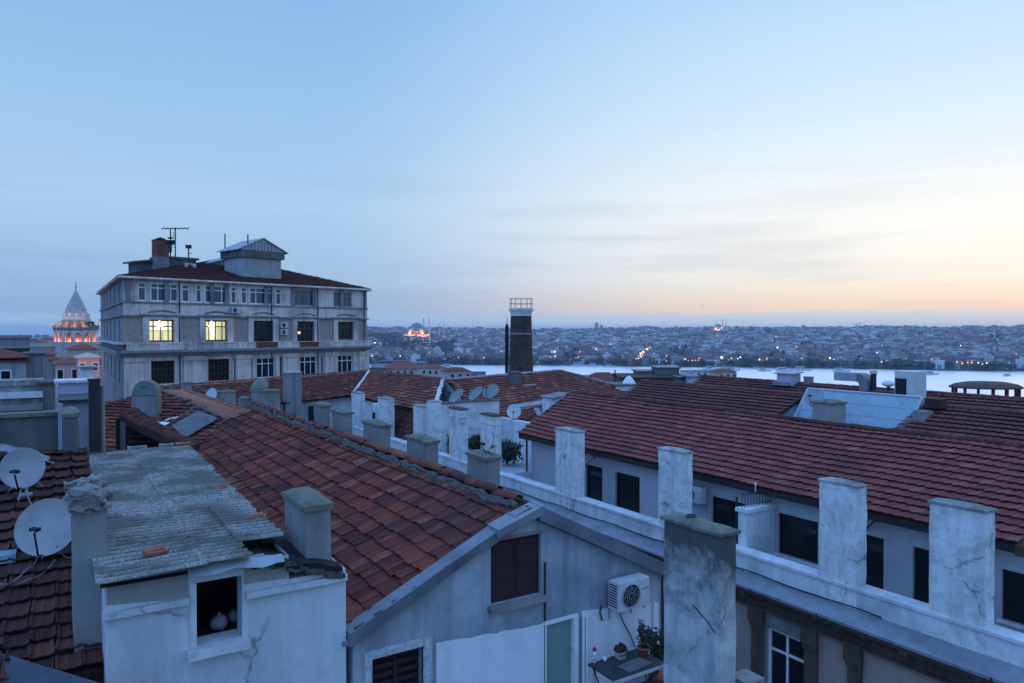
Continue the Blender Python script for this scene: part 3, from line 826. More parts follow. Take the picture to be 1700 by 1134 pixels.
mb.build('upper_band', 'beige_plaster', A)
mb = MB()
for (a, b2, z) in ((x0a - .03, wz[0] - .09, (zc + zc2) / 2 - .01), (wz[1] + .04, x1a, FA.px(470, 976)[1])):
    mb = MB(); rbox(mb, a, b2, 9.52, 9.61, z - .045, z + .035, .15, .008); mb.build('string_course', 'plaster_annex', A)
mb = MB(); FA.box(mb, wz[0] - .075, wz[0] - .0, wz[2], wz[3], -.08, .02); FA.box(mb, wz[0], wz[0] + .02, wz[2], wz[3], -.2, -.12)
wn = mb.build('window_frame', 'plaster_white', A)
mb = MB(); rbox(mb, wz[0] - .12, wz[1] + .06, 9.42, 9.66, wz[2] - .10, wz[2] - .005, .12, .008); mb.build('sill', 'plaster_white', wn)
mb = MB()
mb.face([(wz[0] - .3, 9.9, wz[2] - .02), (wz[1] + .4, 9.9, wz[2] - .02), (wz[1] + .4, 11.2, wz[2] - .02), (wz[0] - .3, 11.2, wz[2] - .02)])
mb.face([(wz[0] - .3, 11.2, wz[2] - .02), (wz[1] + .4, 11.2, wz[2] - .02), (wz[1] + .4, 11.2, -2.95), (wz[0] - .3, 11.2, -2.95)])
for X in (wz[0] - .3, wz[1] + .4): mb.face([(X, 9.9, wz[2] - .02), (X, 11.2, wz[2] - .02), (X, 11.2, -2.95), (X, 9.9, -2.95)])
mb.build('room', 'wood_dark', A)
# bags lying just inside the open window
for (X, Y, r_, lab) in ((364, 1036, .115, 'larger white bundled bag lying in the dark open window of the annex'), (388, 1025, .085, 'smaller white bundled bag behind the larger one in the annex window')):
    p = onY(X, Y, 10.02 if r_ > .1 else 10.2); mb = MB()
    prof = [(.001, -.9), (.6, -.8), (.95, -.3), (1, .1), (.8, .6), (.35, .85), (.2, 1.0), (.28, 1.15), (.001, 1.1)]
    mb.lathe((0, 0, 0), [(a * r_, z * r_) for a, z in prof], 18)
    mb.v = [tuple(Vector(q) + noise.noise_vector(Vector(q) * 14 + p) * .02 + Vector((p.x, p.y, wz[2] + r_ * .92 - .02))) for q in mb.v]
    recentre(tag(mb.build('bag', 'bag_white'), lab, 'bag', 'bags in the annex window'))
# corrugated sheets
def corrug(x0, x1, y0, y1, z, slope, seed, wave=.172, amp=.034):
    mb = MB(); n = int((y1 - y0) / wave * 10); m = 14; rnd = random.Random(seed)
    def P(i, j):
        y = y0 + (y1 - y0) * i / n; x = x0 + (x1 - x0) * j / m
        return Vector((x, y, z + slope * (y - y0) + amp * math.sin(2 * math.pi * (y - y0) / wave) + .03 * noise.noise(Vector((x * .8, y * .6, seed)))))
    ed = [noise.noise(Vector((i * .09, seed, 3.3))) * .05 + (rnd.random() < .06) * -.04 for i in range(n + 1)]
    V = []
    for i in range(n + 1):
        for j in range(m + 1):
            p = P(i, j)
            if j == m: p.x += ed[i]
            V.append(p)
    F = [(i * (m + 1) + j, i * (m + 1) + j + 1, (i + 1) * (m + 1) + j + 1, (i + 1) * (m + 1) + j) for i in range(n) for j in range(m)]
    k = len(V); mb.poly(V + [p - Vector((0, 0, .012)) for p in V], F + [tuple(k + q for q in f[::-1]) for f in F], 0, True)
    for i in range(n): mb.face([V[i * (m + 1)], V[(i + 1) * (m + 1)], V[(i + 1) * (m + 1)] - Vector((0, 0, .012)), V[i * (m + 1)] - Vector((0, 0, .012))])
    for j in range(m): mb.face([V[j + 1], V[j], V[j] - Vector((0, 0, .012)), V[j + 1] - Vector((0, 0, .012))])
    return mb
mbs = MB()
for (x0, x1, ya, yb, dz, sd) in ((.40, 1.58, 9.32, 12.3, 0, 1), (1.50, 2.10, 9.36, 12.2, .022, 2), (2.06, 2.66, 10.0, 12.2, .026, 7), (.40, 1.58, 12.25, 15.4, .014, 3), (1.50, 2.68, 12.15, 15.3, .034, 4), (.42, 1.58, 15.35, 18.6, .026, 5), (1.50, 2.72, 15.25, 18.5, .046, 6)):
    m_ = corrug(x0, x1, ya, yb, -2.84 + (ya - 9.3) * .004 + dz, .004, sd)
    k = len(mbs.v); mbs.v += m_.v; mbs.f += [tuple(q + k for q in f) for f in m_.f]; mbs.mi += m_.mi; mbs.sm += m_.sm
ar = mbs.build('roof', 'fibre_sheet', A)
mb = MB(); mb.face([(.45, 9.45, -2.96), (2.0, 9.45, -2.96), (2.0, 10.2, -2.96), (2.64, 10.2, -2.96), (2.64, 18.5, -2.94), (.45, 18.5, -2.94)]); mb.build('underlay', 'wood_dark', ar)
# sagging torn edge sheet and the tarpaulin slope beside the chimney
mb = MB()
V = []
for i in range(13):
    x = 1.36 + (2.5 - 1.36) * i / 12
    for j in range(4):
        V.append(Vector((x, 9.34 + .045 * j, -2.94 + .018 * j - .045 * abs(math.sin(i * .55)) * (1 - j / 3) - .02 * (i > 8))))
mb.poly(V, [(i * 4 + j, (i + 1) * 4 + j, (i + 1) * 4 + j + 1, i * 4 + j + 1) for i in range(12) for j in range(3)], 0, True)
mb.build('torn_edge', 'zinc', ar)
mb = MB(); V = []
for i in range(9):
    for j in range(9):
        p = Vector((2.02 + 1.3 * i / 8, 9.5 + 1.6 * j / 8, -2.93 - .30 * (i / 8) ** 1.3))
        V.append(p + Vector((0, 0, .05 * noise.noise(p * 4))))
mb.poly(V, [(i * 9 + j, (i + 1) * 9 + j, (i + 1) * 9 + j + 1, i * 9 + j + 1) for i in range(8) for j in range(8)], 0, True)
for i in range(8):
    mb.face([V[i * 9], V[i * 9] - Vector((0, 0, .07)), V[(i + 1) * 9] - Vector((0, 0, .07)), V[(i + 1) * 9]])
mb.build('tarpaulin', 'tarpaulin', A)
mb = MB(); rd = random.Random(9)
for k in range(16):
    x = 2.2 + 1.1 * k / 15; z = -2.97 - .34 * max(0, x - 2.4) / .9 - .03
    rbox(mb, x - .05, x + .06, 9.50, 9.64, z - rd.uniform(.03, .10), z + rd.uniform(.0, .03), .05, .012, 9)
mb.build('broken_edge', 'mortar', A)
chimney(A, 2.90, 3.25, 9.76, 10.82, -3.6, onY(506, 852, 9.76).z, 'concrete', 'moss_cap', .19, .035, amp=.008, label='tall concrete chimney with a mossy domed cap at the annex corner')
# left chimney with broken masonry on top
c_ = chimney(A, .20, .57, 10.25, 11.15, -4.6, -2.22, 'concrete', 'rubble', .05, .05, 'flat', label='chimney topped with broken masonry')
mb = MB(); rd = random.Random(3)
for k in range(26):
    x, y = rd.uniform(.17, .56), rd.uniform(10.2, 11.15); s = rd.uniform(.05, .13); z = -2.18 + rd.uniform(0, .16)
    rbox(mb, x - s * .8, x + s * .8, y - s, y + s, z - s * .6, z + s * .6, .045, .055, 11)
mb.build('rubble', 'rubble', c_)
# loose tile pieces lying on the sheets
for (X, Y, s, lab) in ((258, 919, .13, 'largest broken red tile lying near the front edge of the corrugated roof'), (368, 812, .11, 'broken red tile lying high on the right of the corrugated roof'), (428, 862, .12, 'broken red tile lying at the right edge of the corrugated roof')):
    p = onZ(X, Y, -2.80); mb = MB(); q = Matrix.Translation(p + Vector((0, 0, .03))) @ Matrix.Rotation(s * 50, 4, 'Z') @ Matrix.Rotation(.12, 4, 'X')
    rbox(mb, -s, s, -s * .75, s * .7, -.015, .02, .05, .022, 8, M=q)
    mb.tube([q @ Vector((-s * .8, -s * .3, .02)), q @ Vector((s * .7, -s * .2, .025))], .02, 6)
    recentre(tag(mb.build('roof_tile', 'terracotta_clay'), lab, 'roof tile', 'loose tiles on the annex roof'))
# boards and rubble along its back edge
mb = MB()
rbox(mb, .35, 2.9, 18.62, 18.78, -2.86, -2.76, .2, .01)
t_ = tag(mb.build('board', 'wood_dark'), 'dark board lying along the back edge of the corrugated roof', 'board'); recentre(t_)
for (xa, xb, lab, m_) in ((1.45, 1.85, 'grey plank scrap lying on the dark board behind the corrugated roof', 'concrete_old'), (2.1, 2.42, 'pale stone lying on the dark board behind the corrugated roof', 'rubble'), (2.46, 2.78, 'pinkish tile scrap at the right end of the dark board', 'terracotta_clay')):
    mb = MB(); rbox(mb, xa, xb, 18.60, 18.76, -2.76, -2.69, .06, .02, 7)
    recentre(tag(mb.build('scrap', m_), lab, 'scrap'))

# ================================================================== big weathered chimney in front, right of the gable
c_ = thing('chimney_stack', 'big weathered grey and white chimney with dark stains standing before the gable wall', 'chimney', (8.15, 7.6, -12))
zt = onX(1197, 892, 8.0).z
mb = MB(); rbox(mb, 8.0, 8.34, 7.04, 8.16, -12, zt, .16, .014); mb.build('shaft', 'stack_render', c_, bev=.008)
cap_mesh(8.0, 8.34, 7.04, 8.16, zt, .10, .05, 'dome', .02).build('cap', 'moss_cap', c_)
mb = MB(); mb.lathe((8.17, 7.75, zt + .07), [(.085, -.02), (.085, .06), (.07, .06), (.07, -.02)], 16); mb.build('pot', 'dark_metal', c_)
mb = MB(); mb.tube([onX(1150, 1005, 7.985), onX(1176, 1035, 7.985), onX(1187, 1052, 7.985)], .007, 5); mb.build('crack', 'black', c_)
mb = MB(); mb.tube([(8.35, 7.06, zt - 1.2), (8.355, 7.10, -6.6)], .012, 6); mb.build('pipe', 'concrete', c_)
# broken coping stone, bottom right
p = onX(1232, 1124, 8.55); mb = MB(); rbox(mb, p.x - .1, p.x + .25, p.y - .22, p.y + .15, -12, p.z, .12, .02, 4)
recentre(tag(mb.build('wall_stub', 'rubble'), 'broken top of a white wall stub beside the big weathered chimney', 'wall'))

# ================================================================== air conditioner, table and things on the terrace
a = FG.px(1047, 1009, .28)
ac0 = ac_unit('white air conditioner under the right eave of the gable wall', FG.p(a[0], a[1], .24), 0); ac0.scale = (.9, .9, .9)
mb = MB(); pts = [FG.p(a[0] - .12, a[1] - .02, .06), FG.p(a[0] + .05, a[1] - .35, .03), FG.p(a[0] + .22, a[1] - .62, .03), FG.p(a[0] + .34, a[1] - .9, .04)]
mb.tube(pts, .010, 6); pts = [FG.p(a[0] - .45, a[1] + .06, .05), FG.p(a[0] - .5, a[1] - .06, .06), FG.p(a[0] - .42, a[1] - .22, .03)]; mb.tube(pts, .015, 6)
recentre(tag(mb.build('cable', 'dark_metal'), 'dark cable hanging down the wall from the gable air conditioner', 'cable'))
# terrace floor (out of the frame but it carries the table)
mb = MB(); mb.box(6.9, 9.9, 7.0, 9.58, -6.38, -6.2); te = mb.build('terrace', 'concrete'); kind(te, 'structure')
T0 = onZ(1045, 1100, -5.42)
tb = thing('table', 'dark weathered folding table on the terrace beside the big chimney', 'table', (T0.x, T0.y, -6.2))
tx0, tx1, ty0, ty1 = T0.x - .62, T0.x + .48, T0.y - .35, T0.y + .32
mb = MB(); mb.box(tx0, tx1, ty0, ty1, -5.45, -5.42); tt = mb.build('tabletop', 'table_top', tb, bev=.006)
mb = MB(); mb.box(tx0 - .003, tx1 + .003, ty0 - .015, ty0 - .002, -5.475, -5.425); mb.build('edging', 'frame_peeling', tt)
for x in (tx0 + .08, tx1 - .08):
    for s in (1, -1):
        mb = MB(); ya, yb = (ty0 + .05, ty1 - .05) if s > 0 else (ty1 - .05, ty0 + .05)
        mb.tube([(x + s * .012, ya, -5.46), (x + s * .012, yb, -6.2)], .014, 6); mb.build('leg', 'dark_metal', tb)
mb = MB(); mb.tube([(tx0 + .08, T0.y, -5.83), (tx1 - .08, T0.y, -5.83)], .01, 6); mb.tube([(tx0 + .1, ty0 + .06, -5.5), (tx1 - .1, ty0 + .06, -5.95)], .01, 6); mb.tube([(tx1 - .1, ty0 + .06, -5.5), (tx0 + .1, ty0 + .06, -5.95)], .01, 6); mb.build('stretcher', 'dark_metal', tb)
mb = MB(); M_ = Matrix.Translation((T0.x + .02, T0.y - .12, -5.419)) @ Matrix.Rotation(.12, 4, 'Z'); mb.box(-.28, .26, -.14, .14, 0, .008, M=M_); mt = mb.build('tray', 'concrete_dark'); recentre(tag(mt, 'flat grey tray lying on the terrace table', 'tray'))
# ornament: a little house lantern
p = onZ(1030, 1093, -5.42)
o = thing('ornament', 'little cream model house with a dark roof standing on the terrace table', 'ornament', (p.x, p.y, -5.42))
mb = MB(); mb.box(p.x - .075, p.x + .075, p.y - .06, p.y + .06, -5.42, -5.30); mb.build('body', 'ornament_cream', o, bev=.004)
mb = MB()
for cx in (-.035, .045):
    x = p.x + cx; mb.poly([(x - .06, p.y - .075, -5.30), (x + .06, p.y - .075, -5.30), (x, p.y - .075, -5.20 + cx * .3), (x - .06, p.y + .075, -5.30), (x + .06, p.y + .075, -5.30), (x, p.y + .075, -5.20 + cx * .3)], [(0, 1, 2), (5, 4, 3), (0, 2, 5, 3), (1, 4, 5, 2), (0, 3, 4, 1)])
mb.build('roof', 'wood_dark', o)
mb = MB()
for cx in (-.045, .0, .045): mb.box(p.x + cx - .012, p.x + cx + .012, p.y - .063, p.y - .059, -5.38, -5.34)
mb.build('window', 'black', o)
# red-capped bottle on a white post
p = onZ(987, 1098, -5.40)
pp = thing('post', 'thin white post with a round top left of the terrace table', 'post', (p.x, p.y, -6.2))
mb = MB(); mb.tube([(p.x, p.y, -6.2), (p.x, p.y, -5.36)], .028, 8); mb.build('shaft', 'frame_peeling', pp)
mb = MB(); mb.lathe((p.x, p.y, -5.36), [(.001, 0), (.045, 0), (.05, .02), (.04, .03), (.001, .03)], 12); mb.build('top', 'frame_peeling', pp)
o = thing('bottle', 'small bottle with a red cap standing on the thin white post', 'bottle', (p.x, p.y, -5.33))
mb = MB(); mb.lathe((p.x, p.y, -5.33), [(.001, 0), (.03, 0), (.03, .07), (.014, .09), (.014, .1)], 12); mb.build('body', 'white_paint', o)
mb = MB(); mb.lathe((p.x, p.y, -5.235), [(.03, 0), (.034, .03), (.02, .055), (.001, .06)], 12); mb.build('cap', 'red_paint', o)
p = onZ(1000, 1100, -5.42)
o = thing('cup', 'small white cup at the left end of the terrace table', 'cup', (p.x + .05, p.y, -5.42)); mb = MB(); mb.lathe((p.x + .05, p.y, -5.42), [(.001, 0), (.022, 0), (.032, .07), (.028, .07), (.02, .006), (.001, .006)], 14); mb.build('bowl', 'white_paint', o)
mb = MB(); mb.tube([(p.x + .08, p.y, -5.365), (p.x + .105, p.y, -5.37), (p.x + .1, p.y, -5.395), (p.x + .075, p.y, -5.40)], .006, 5); mb.build('handle', 'white_paint', o)
p = onZ(1068, 1090, -5.42); rd = random.Random(21)
o = thing('potted_plant', 'bushy dark plant in a clay pot at the right end of the terrace table', 'plant', (p.x, p.y, -5.42))
mb = MB(); mb.lathe((p.x, p.y, -5.42), [(.001, 0), (.07, 0), (.1, .13), (.11, .13), (.11, .16), (.09, .16), (.085, .12), (.001, .12)], 18); mb.build('pot', 'terracotta_clay', o)
mb = MB(); leafball(mb, (p.x + .06, p.y, -5.12), .20, .2, .22, 380, .036, rd); leafball(mb, (p.x - .04, p.y, -4.92), .08, .08, .16, 80, .03, rd); mb.build('foliage', 'leaf', o)
mb = MB(); [mb.tube([(p.x, p.y, -5.3), (p.x + rd.uniform(-.15, .15), p.y + rd.uniform(-.1, .1), -4.95)], .008, 5) for _ in range(6)]; mb.build('stem', 'wood_dark', o)
p2 = onZ(1098, 1100, -6.2); p2 = onY(1092, 1080, 9.0)
o = thing('potted_plant', 'leafy shrub in a pot squeezed between the terrace table and the big chimney', 'plant', (p2.x, p2.y, -6.2))
mb = MB(); mb.lathe((p2.x, p2.y, -6.2), [(.001, 0), (.12, 0), (.16, .28), (.17, .28), (.17, .32), (.001, .32)], 18); mb.build('pot', 'terracotta_clay', o)
mb = MB(); leafball(mb, (p2.x, p2.y, -5.45), .22, .26, .42, 420, .045, rd); mb.build('foliage', 'leaf', o)
mb = MB(); [mb.tube([(p2.x, p2.y, -5.9), (p2.x + rd.uniform(-.15, .15), p2.y + rd.uniform(-.1, .1), -5.2)], .01, 5) for _ in range(5)]; mb.build('stem', 'wood_dark', o)

# ================================================================== left: the low tiled roof with two dishes
LH = thing('tiled_house', 'low house on the left under a dark red tiled roof with two dishes', 'house', (-2.2, 13, GROUND_NEAR))
zL = lambda u: -4.0 + .28 * (u - 10.0)
mb = MB()
for a in (0,):
    slab_roof(mb, (-6.5, 9.9, zL(9.9) - .05), (.58, 9.9, zL(9.9) - .05), (.58, 16.2, zL(16.2) - .05), (-6.5, 16.2, zL(16.2) - .05), .1)
lr = mb.build('roof', 'wood_dark', LH)
mb = MB(); ln = math.hypot(6.3, 6.3 * .28)
tile_roof(mb, (-6.5, 16.2, zL(16.2)), (1, 0, 0), (0, -1, -.28), [(0, 0), (7.06, 0), (7.06, ln), (0, ln)], .27, .335, PROF_OLD, 2.2, .08, .045, rnd=random.Random(31))
mb.build('roof_tiles', 'tile_dark', lr)
mb = MB(); mb.box(-6.4, .1, 10.1, 16.1, GROUND_NEAR, zL(10) - .1); mb.build('wall', 'plaster_gable', LH)
mb = MB(); p = onY(8, 857, 12.6); mb.box(p.x - .18, p.x + .13, p.y - .15, p.y + .15, zL(p.y - .15), zL(p.y + .15) + .03); mb.build('roof_light', 'skylight_glass', LH)
mb = MB(); V = []
for i in range(14):
    q = onY(0, 742, 15.7).lerp(onY(135, 775, 15.7), i / 13)
    V += [q + Vector((0, -.22, -.05 + .03 * math.sin(i * 1.9))), q + Vector((0, 0, .03 * math.sin(i * 1.3))), q + Vector((0, .3, .02))]
mb.poly(V, [(i * 3 + j, (i + 1) * 3 + j, (i + 1) * 3 + j + 1, i * 3 + j + 1) for i in range(13) for j in range(2)], 0, True); mb.build('flashing', 'lead_pale', lr)
# near wall with a sheet-metal coping, bottom left corner
nw = thing('parapet_wall', 'near wall with a bluish sheet metal coping in the bottom left corner', 'wall', (-1.2, 9.3, GROUND_NEAR))
P0 = onZ(-60, 1068, -3.85); P1 = onZ(172, 1140, -3.85); dv = (P1 - P0).normalized(); nv = Vector((-dv.y, dv.x, 0))
if nv.dot(cF) < 0: nv = -nv
mb = MB()
mb.hexa([P0 + Vector((0, 0, -18)), P1 + Vector((0, 0, -18)), P1 - nv * .35 + Vector((0, 0, -18)), P0 - nv * .35 + Vector((0, 0, -18)), P0 + Vector((0, 0, -.12)), P1 + Vector((0, 0, -.12)), P1 - nv * .35 + Vector((0, 0, -.28)), P0 - nv * .35 + Vector((0, 0, -.28))])
mb.build('wall', 'plaster_gable', nw)
mb = MB()
for i in range(3):
    a, b2 = P0.lerp(P1, i / 3 - .01), P0.lerp(P1, (i + 1) / 3)
    z = Vector((0, 0, .004 * i))
    mb.hexa([a - nv * .6 - z * 0 + Vector((0, 0, -.35)), b2 - nv * .6 + Vector((0, 0, -.35)), b2 + nv * .02 + Vector((0, 0, -.10)), a + nv * .02 + Vector((0, 0, -.10)), a - nv * .6 + z + Vector((0, 0, -.30)), b2 - nv * .6 + z + Vector((0, 0, -.30)), b2 + nv * .02 + z, a + nv * .02 + z])
mb.build('coping', 'slate_metal', nw)
# dishes
cd1 = atD(37, 778, 11.8); cd2 = atD(77, 876, 10.4)
toc = -cF
nrm1 = (toc * 1.0 + cR * .28 + Vector((0, 0, .25))); nrm2 = (toc * 1.0 + cR * .22 + Vector((0, 0, .45)))
dish('large grey satellite dish, the upper of two on the dark left roof', (cd1.x + .05, cd1.y + .22, zL(cd1.y + .22)), cd1, .64, nrm1, 'dish_grey', legs=True)
dish('large grey satellite dish, the lower of two on the dark left roof', (cd2.x + .05, cd2.y + .25, zL(cd2.y + .25)), cd2, .80, nrm2, 'dish_grey', legs=True)
# wires across the roof
def wire(pts, r, label, mat='grey_paint'):
    mb = MB(); out = []
    for a, b2 in zip(pts[:-1], pts[1:]):
        for k in range(8):
            t = k / 8; p = Vector(a).lerp(Vector(b2), t); p.z -= .06 * math.sin(math.pi * t); out.append(p)
    out.append(Vector(pts[-1])); mb.tube(out, r, 5)
    return recentre(tag(mb.build('wire', mat), label, 'wire', 'wires on the left roof'))
def onL(X, Y, dz=.08):
    r = ray(X, Y); t = (-4.0 - 2.8 + dz) / (r.z - .28 * r.y); return r * t
wire([onL(93, 905, .3), onL(100, 918), onL(127, 922)], .006, 'thin pale wire looping from the lower dish to the left chimney')
wire([onL(68, 915), onL(45, 945), onL(0, 972)], .006, 'thin pale wire running down to the left edge of the dark roof')
wire([onL(92, 930), onL(48, 962), onL(-5, 968)], .005, 'second thin wire crossing below the lower dish')
wire([onL(40, 806, .25), onL(58, 846)], .006, 'thin wire hanging from the upper dish to the lower dish')
# concrete wall with a pillar behind that roof
cw = thing('concrete_wall', 'dark stained concrete wall ending in a thick pillar behind the left roof', 'wall', (-1.5, 16.5, GROUND_NEAR))
FC = Fr((0, 16.4), (1, 0)); zt = FC.px(60, 692)[1]
mb = MB(); rbox(mb, -7, .1, 16.4, 16.65, -8, zt, .4, .01); mb.build('wall', 'concrete_dark', cw)
mb = MB(); rbox(mb, -7, .1, 16.34, 16.71, zt, zt + .07, .3, .015); mb.build('coping', 'moss_cap', cw)
pa, pb = FC.px(104, 740)[0], FC.px(129, 740)[0]; zp = FC.px(115, 690)[1]
mb = MB(); rbox(mb, pa, pb, 16.0, 16.75, -8, zp, .2, .01); pl = mb.build('pillar', 'concrete_dark', cw)
cap_mesh(pa, pb, 16.0, 16.75, zp, .16, .03).build('cap', 'moss_cap', pl)
# dark flue pipe
p = atD(158, 748, 17.5); zt = atD(158, 632, 17.5).z
fl = thing('flue_pipe', 'tall dark square metal flue rising behind the corrugated roof', 'flue', (p.x, p.y, p.z - 1))
mb = MB(); M_ = Matrix.Translation((p.x, p.y, 0)); mb.box(-.13, .11, -.13, .11, p.z - 2.5, zt, M=M_); mb.build('shaft', 'dark_metal', fl, bev=.01)
mb = MB(); mb.box(-.15, .13, -.15, .13, zt, zt + .04, M=M_); mb.build('cap', 'dark_metal', fl)
mb = MB(); mb.tube([(p.x + .17, p.y + .12, p.z - 2), (p.x + .17, p.y + .12, zt - .15)], .05, 8); mb.build('pipe', 'concrete', fl)
# ================================================================== THE LONG TERRACE BUILDING (right)
B = thing('terrace_building', 'long pale building at right with plum red tiled roof and wide white chimneys', 'building', (18, 20, GROUND_NEAR))
XW, XP = 17.1, 15.5                               # window wall and parapet face
FW = Fr((XW, 0), (0, -1)); FP = Fr((XP, 0), (0, -1))
zdeck = -6.55; zcourt = -6.0
wins = []
for (x0, y0, x1, y1) in ((972, 769, 1000, 829), (1021, 783, 1062, 844), (1181, 826, 1236, 900), (1291, 853, 1358, 934), (1432, 889, 1467, 975), (1515, 908, 1545, 985), (1662, 931, 1710, 1003)):
    a, b2, c, d = FW.rect(x0, y0, x1, y1)
    d = FW.px(x0, y0)[1]
    if x1 - x0 in (55, 35): c = zdeck + .12
    wins.append((a, b2, c, d))
# make heads and sills line up
for k in range(7): wins[k] = (wins[k][0], wins[k][1], (-6.38, -6.38, -6.48, -6.25, -6.48, -6.48, -6.2)[k], -5.11)
ze = -4.42
mb = MB()
FW.wall(mb, [(-25.3, zdeck - 1), (-4.0, zdeck - 1), (-4.0, ze), (-25.3, ze)], wins, .14)
mb.face([(XW, 25.3, zdeck - 1), (24.6, 25.3, zdeck - 1), (24.6, 25.3, ze), (20.6, 26.2, -3.12), (XW, 25.3, ze)])
mb.face([(24.6, 4.0, zdeck - 1), (XW, 4.0, zdeck - 1), (XW, 4.0, ze), (24.6, 4.0, ze)])
mb.build('wall', 'plaster_wall', B)
for k, h in enumerate(wins):
    window(B, FW, h, .13, 'wood_dark', .03, vs=(), sill=(.05, 'plaster_white') if k in (1, 3, 6) else None)
# roof
mb = MB()
slab_roof(mb, (16.7, 6.9, -4.45), (20.6, 6.9, -3.06), (20.6, 27.2, -3.06), (16.7, 25.6, -4.45), .10)
slab_roof(mb, (20.6, 6.9, -3.06), (24.6, 6.9, -4.45), (24.6, 28.4, -4.45), (20.6, 27.2, -3.06), .10)
r1 = mb.build('roof', 'wood_brown', B)
O = (20.6, 6.85, -2.98); e1 = Vector((-3.95, 0, -1.42)); L1 = e1.length
mb = MB()
tile_roof(mb, O, (0, 1, 0), e1, [(0, 0), (20.3, 0), (18.75, L1), (0, L1)], .235, .295, PROF_NEW, .8, .05, .055, rnd=random.Random(41))
tile_roof(mb, O, (0, 1, 0), (3.95, 0, -1.42), [(0, 0), (20.3, 0), (21.5, L1), (0, L1)], .3, .335, PROF_NEW, .35, .0, .045, rnd=random.Random(42))
mb.build('roof_tiles', 'tile_plum', r1)
mb = MB(); ridge(mb, [(20.6, 6.9, -2.97), (20.6, 27.1, -2.97)], .11, .38, 1.0, .01); mb.build('ridge_tiles', 'tile_dark', r1)
mb = MB(); mb.hexa([(16.62, 25.55, -4.52), (16.74, 25.72, -4.52), (20.64, 27.36, -3.1), (20.56, 27.2, -3.1), (16.62, 25.55, -4.36), (16.74, 25.72, -4.36), (20.64, 27.36, -2.92), (20.56, 27.2, -2.92)])
mb.build('verge', 'lead', r1)
mb = MB(); mb.box(16.66, 16.80, 6.85, 25.6, -4.60, -4.46); mb.build('gutter', 'dark_metal', r1)
mb = MB(); mb.hexa([(16.64, 6.74, -4.64), (20.6, 6.74, -3.12), (20.6, 6.9, -3.12), (16.64, 6.9, -4.64), (16.64, 6.74, -4.42), (20.6, 6.74, -2.88), (20.6, 6.9, -2.88), (16.64, 6.9, -4.42)]); mb.build('bargeboard', 'wood_brown', r1)
mb = MB(); mb.tube([(16.9, 25.35, -4.6), (16.9, 25.35, -6.0)], .045, 8); mb.build('downpipe', 'rust', B)
# terrace, parapet, coping
mb = MB(); mb.face([(XP + .3, 3, zdeck), (17.2, 3, zdeck), (17.2, 25.3, zdeck), (XP + .3, 25.3, zdeck)]); mb.box(XP + .3, 19.4, 25.3, 48, -6.4, zcourt); mb.build('terrace_floor', 'plaster_terrace', B)
mb = MB(); FP.box(mb, -46, -3, -6.62, -5.985, -.35, 0); mb.build('parapet', 'plaster_white', B)
mb = MB()
ys = [3 + .5 * i for i in range(87)]
for a, b2 in zip(ys[:-1], ys[1:]): FP.box(mb, -b2, -a, -5.982, -5.91 + .006 * noise.noise(Vector((a, 0, 0))), -.40, .05)
mb.build('coping', 'plaster_white', B)
# sloping lead apron over the cornice, in long sheets
mb = MB(); rd = random.Random(8); y = 3.0
while y < 46:
    L_ = rd.uniform(1.6, 2.3); y2 = min(46, y + L_ + .03)
    for m in range(4):
        ya, yb = y + (y2 - y) * m / 4, y + (y2 - y) * (m + 1) / 4
        o_ = rd.uniform(0, .006)
        mb.hexa([(14.88, ya, -6.62), (14.88, yb, -6.62), (15.52, yb, -6.52), (15.52, ya, -6.52), (14.88, ya, -6.56 + o_), (14.88, yb, -6.56 + o_), (15.49, yb, -6.42 + o_), (15.49, ya, -6.42 + o_)])
    y += L_
mb.build('cornice_flashing', 'lead_pale', B)
mb = MB()
FP.box(mb, -46, -3, -6.72, -6.625, .02, .55); FP.box(mb, -46, -3, -6.84, -6.72, .02, .36)
for k in range(140):
    yy = 3.2 + k * .3 + rd.uniform(-.04, .04)
    if rd.random() < .22: continue
    FP.box(mb, -yy - rd.uniform(.05, .11), -yy + rd.uniform(.05, .11), -6.83 + rd.uniform(-.01, .05), -6.725, .36, rd.uniform(.42, .52))
mb.build('cornice', 'brown_trim', B)
mb = MB(); FP.box(mb, -46, -3, -7.16, -6.84, .0, .10); FP.box(mb, -46, -3, -7.22, -7.16, .0, .16); mb.build('frieze', 'brown_trim', B)
# cable slung along the parapet foot
mb = MB(); pts = []
for i in range(90):
    y = 9 + i * .4; pts.append((15.42 + .015 * math.sin(i * 1.7), y, -6.37 + .02 * math.sin(i * .9)))
mb.tube(pts, .016, 5); tag(recentre(mb.build('cable', 'black')), 'thin black cable running along the foot of the white parapet', 'cable')
# street front below, its pilasters and white window
fx = [FP.px(x, 1060, -.0)[0] for x in (1250, 1270, 1338, 1358, 1410, 1432)]
sw = (FP.px(1273, 1090)[0], FP.px(1336, 1090)[0], -9.4, FP.px(1300, 1052)[1])
mb = MB(); FP.wall(mb, [(-46, GROUND_NEAR), (-3, GROUND_NEAR), (-3, -6.6), (-46, -6.6)], [sw], .2, n=-.03)
mb.face([(XP + .03, 46, GROUND_NEAR), (XP + .03, 46, -6), (26, 46, -6), (26, 46, GROUND_NEAR)])
mb.build('street_wall', 'plaster_pink', B)
for i in (0, 2, 4):
    for dup_ in (0, 1):
        off = 0 if not dup_ else (6.2 if i == 0 else 6.2)
        mb = MB(); FP.box(mb, fx[i] - off, fx[i + 1] - off, GROUND_NEAR, -7.22, -.03, .08)
        FP.box(mb, fx[i] - off - .05, fx[i + 1] - off + .05, -7.62, -7.22, .0801, .16)
        FP.box(mb, fx[i] - off - .03, fx[i + 1] - off + .03, -7.75, -7.62, .0802, .12)
        mb.build('pilaster', 'brown_trim', B)
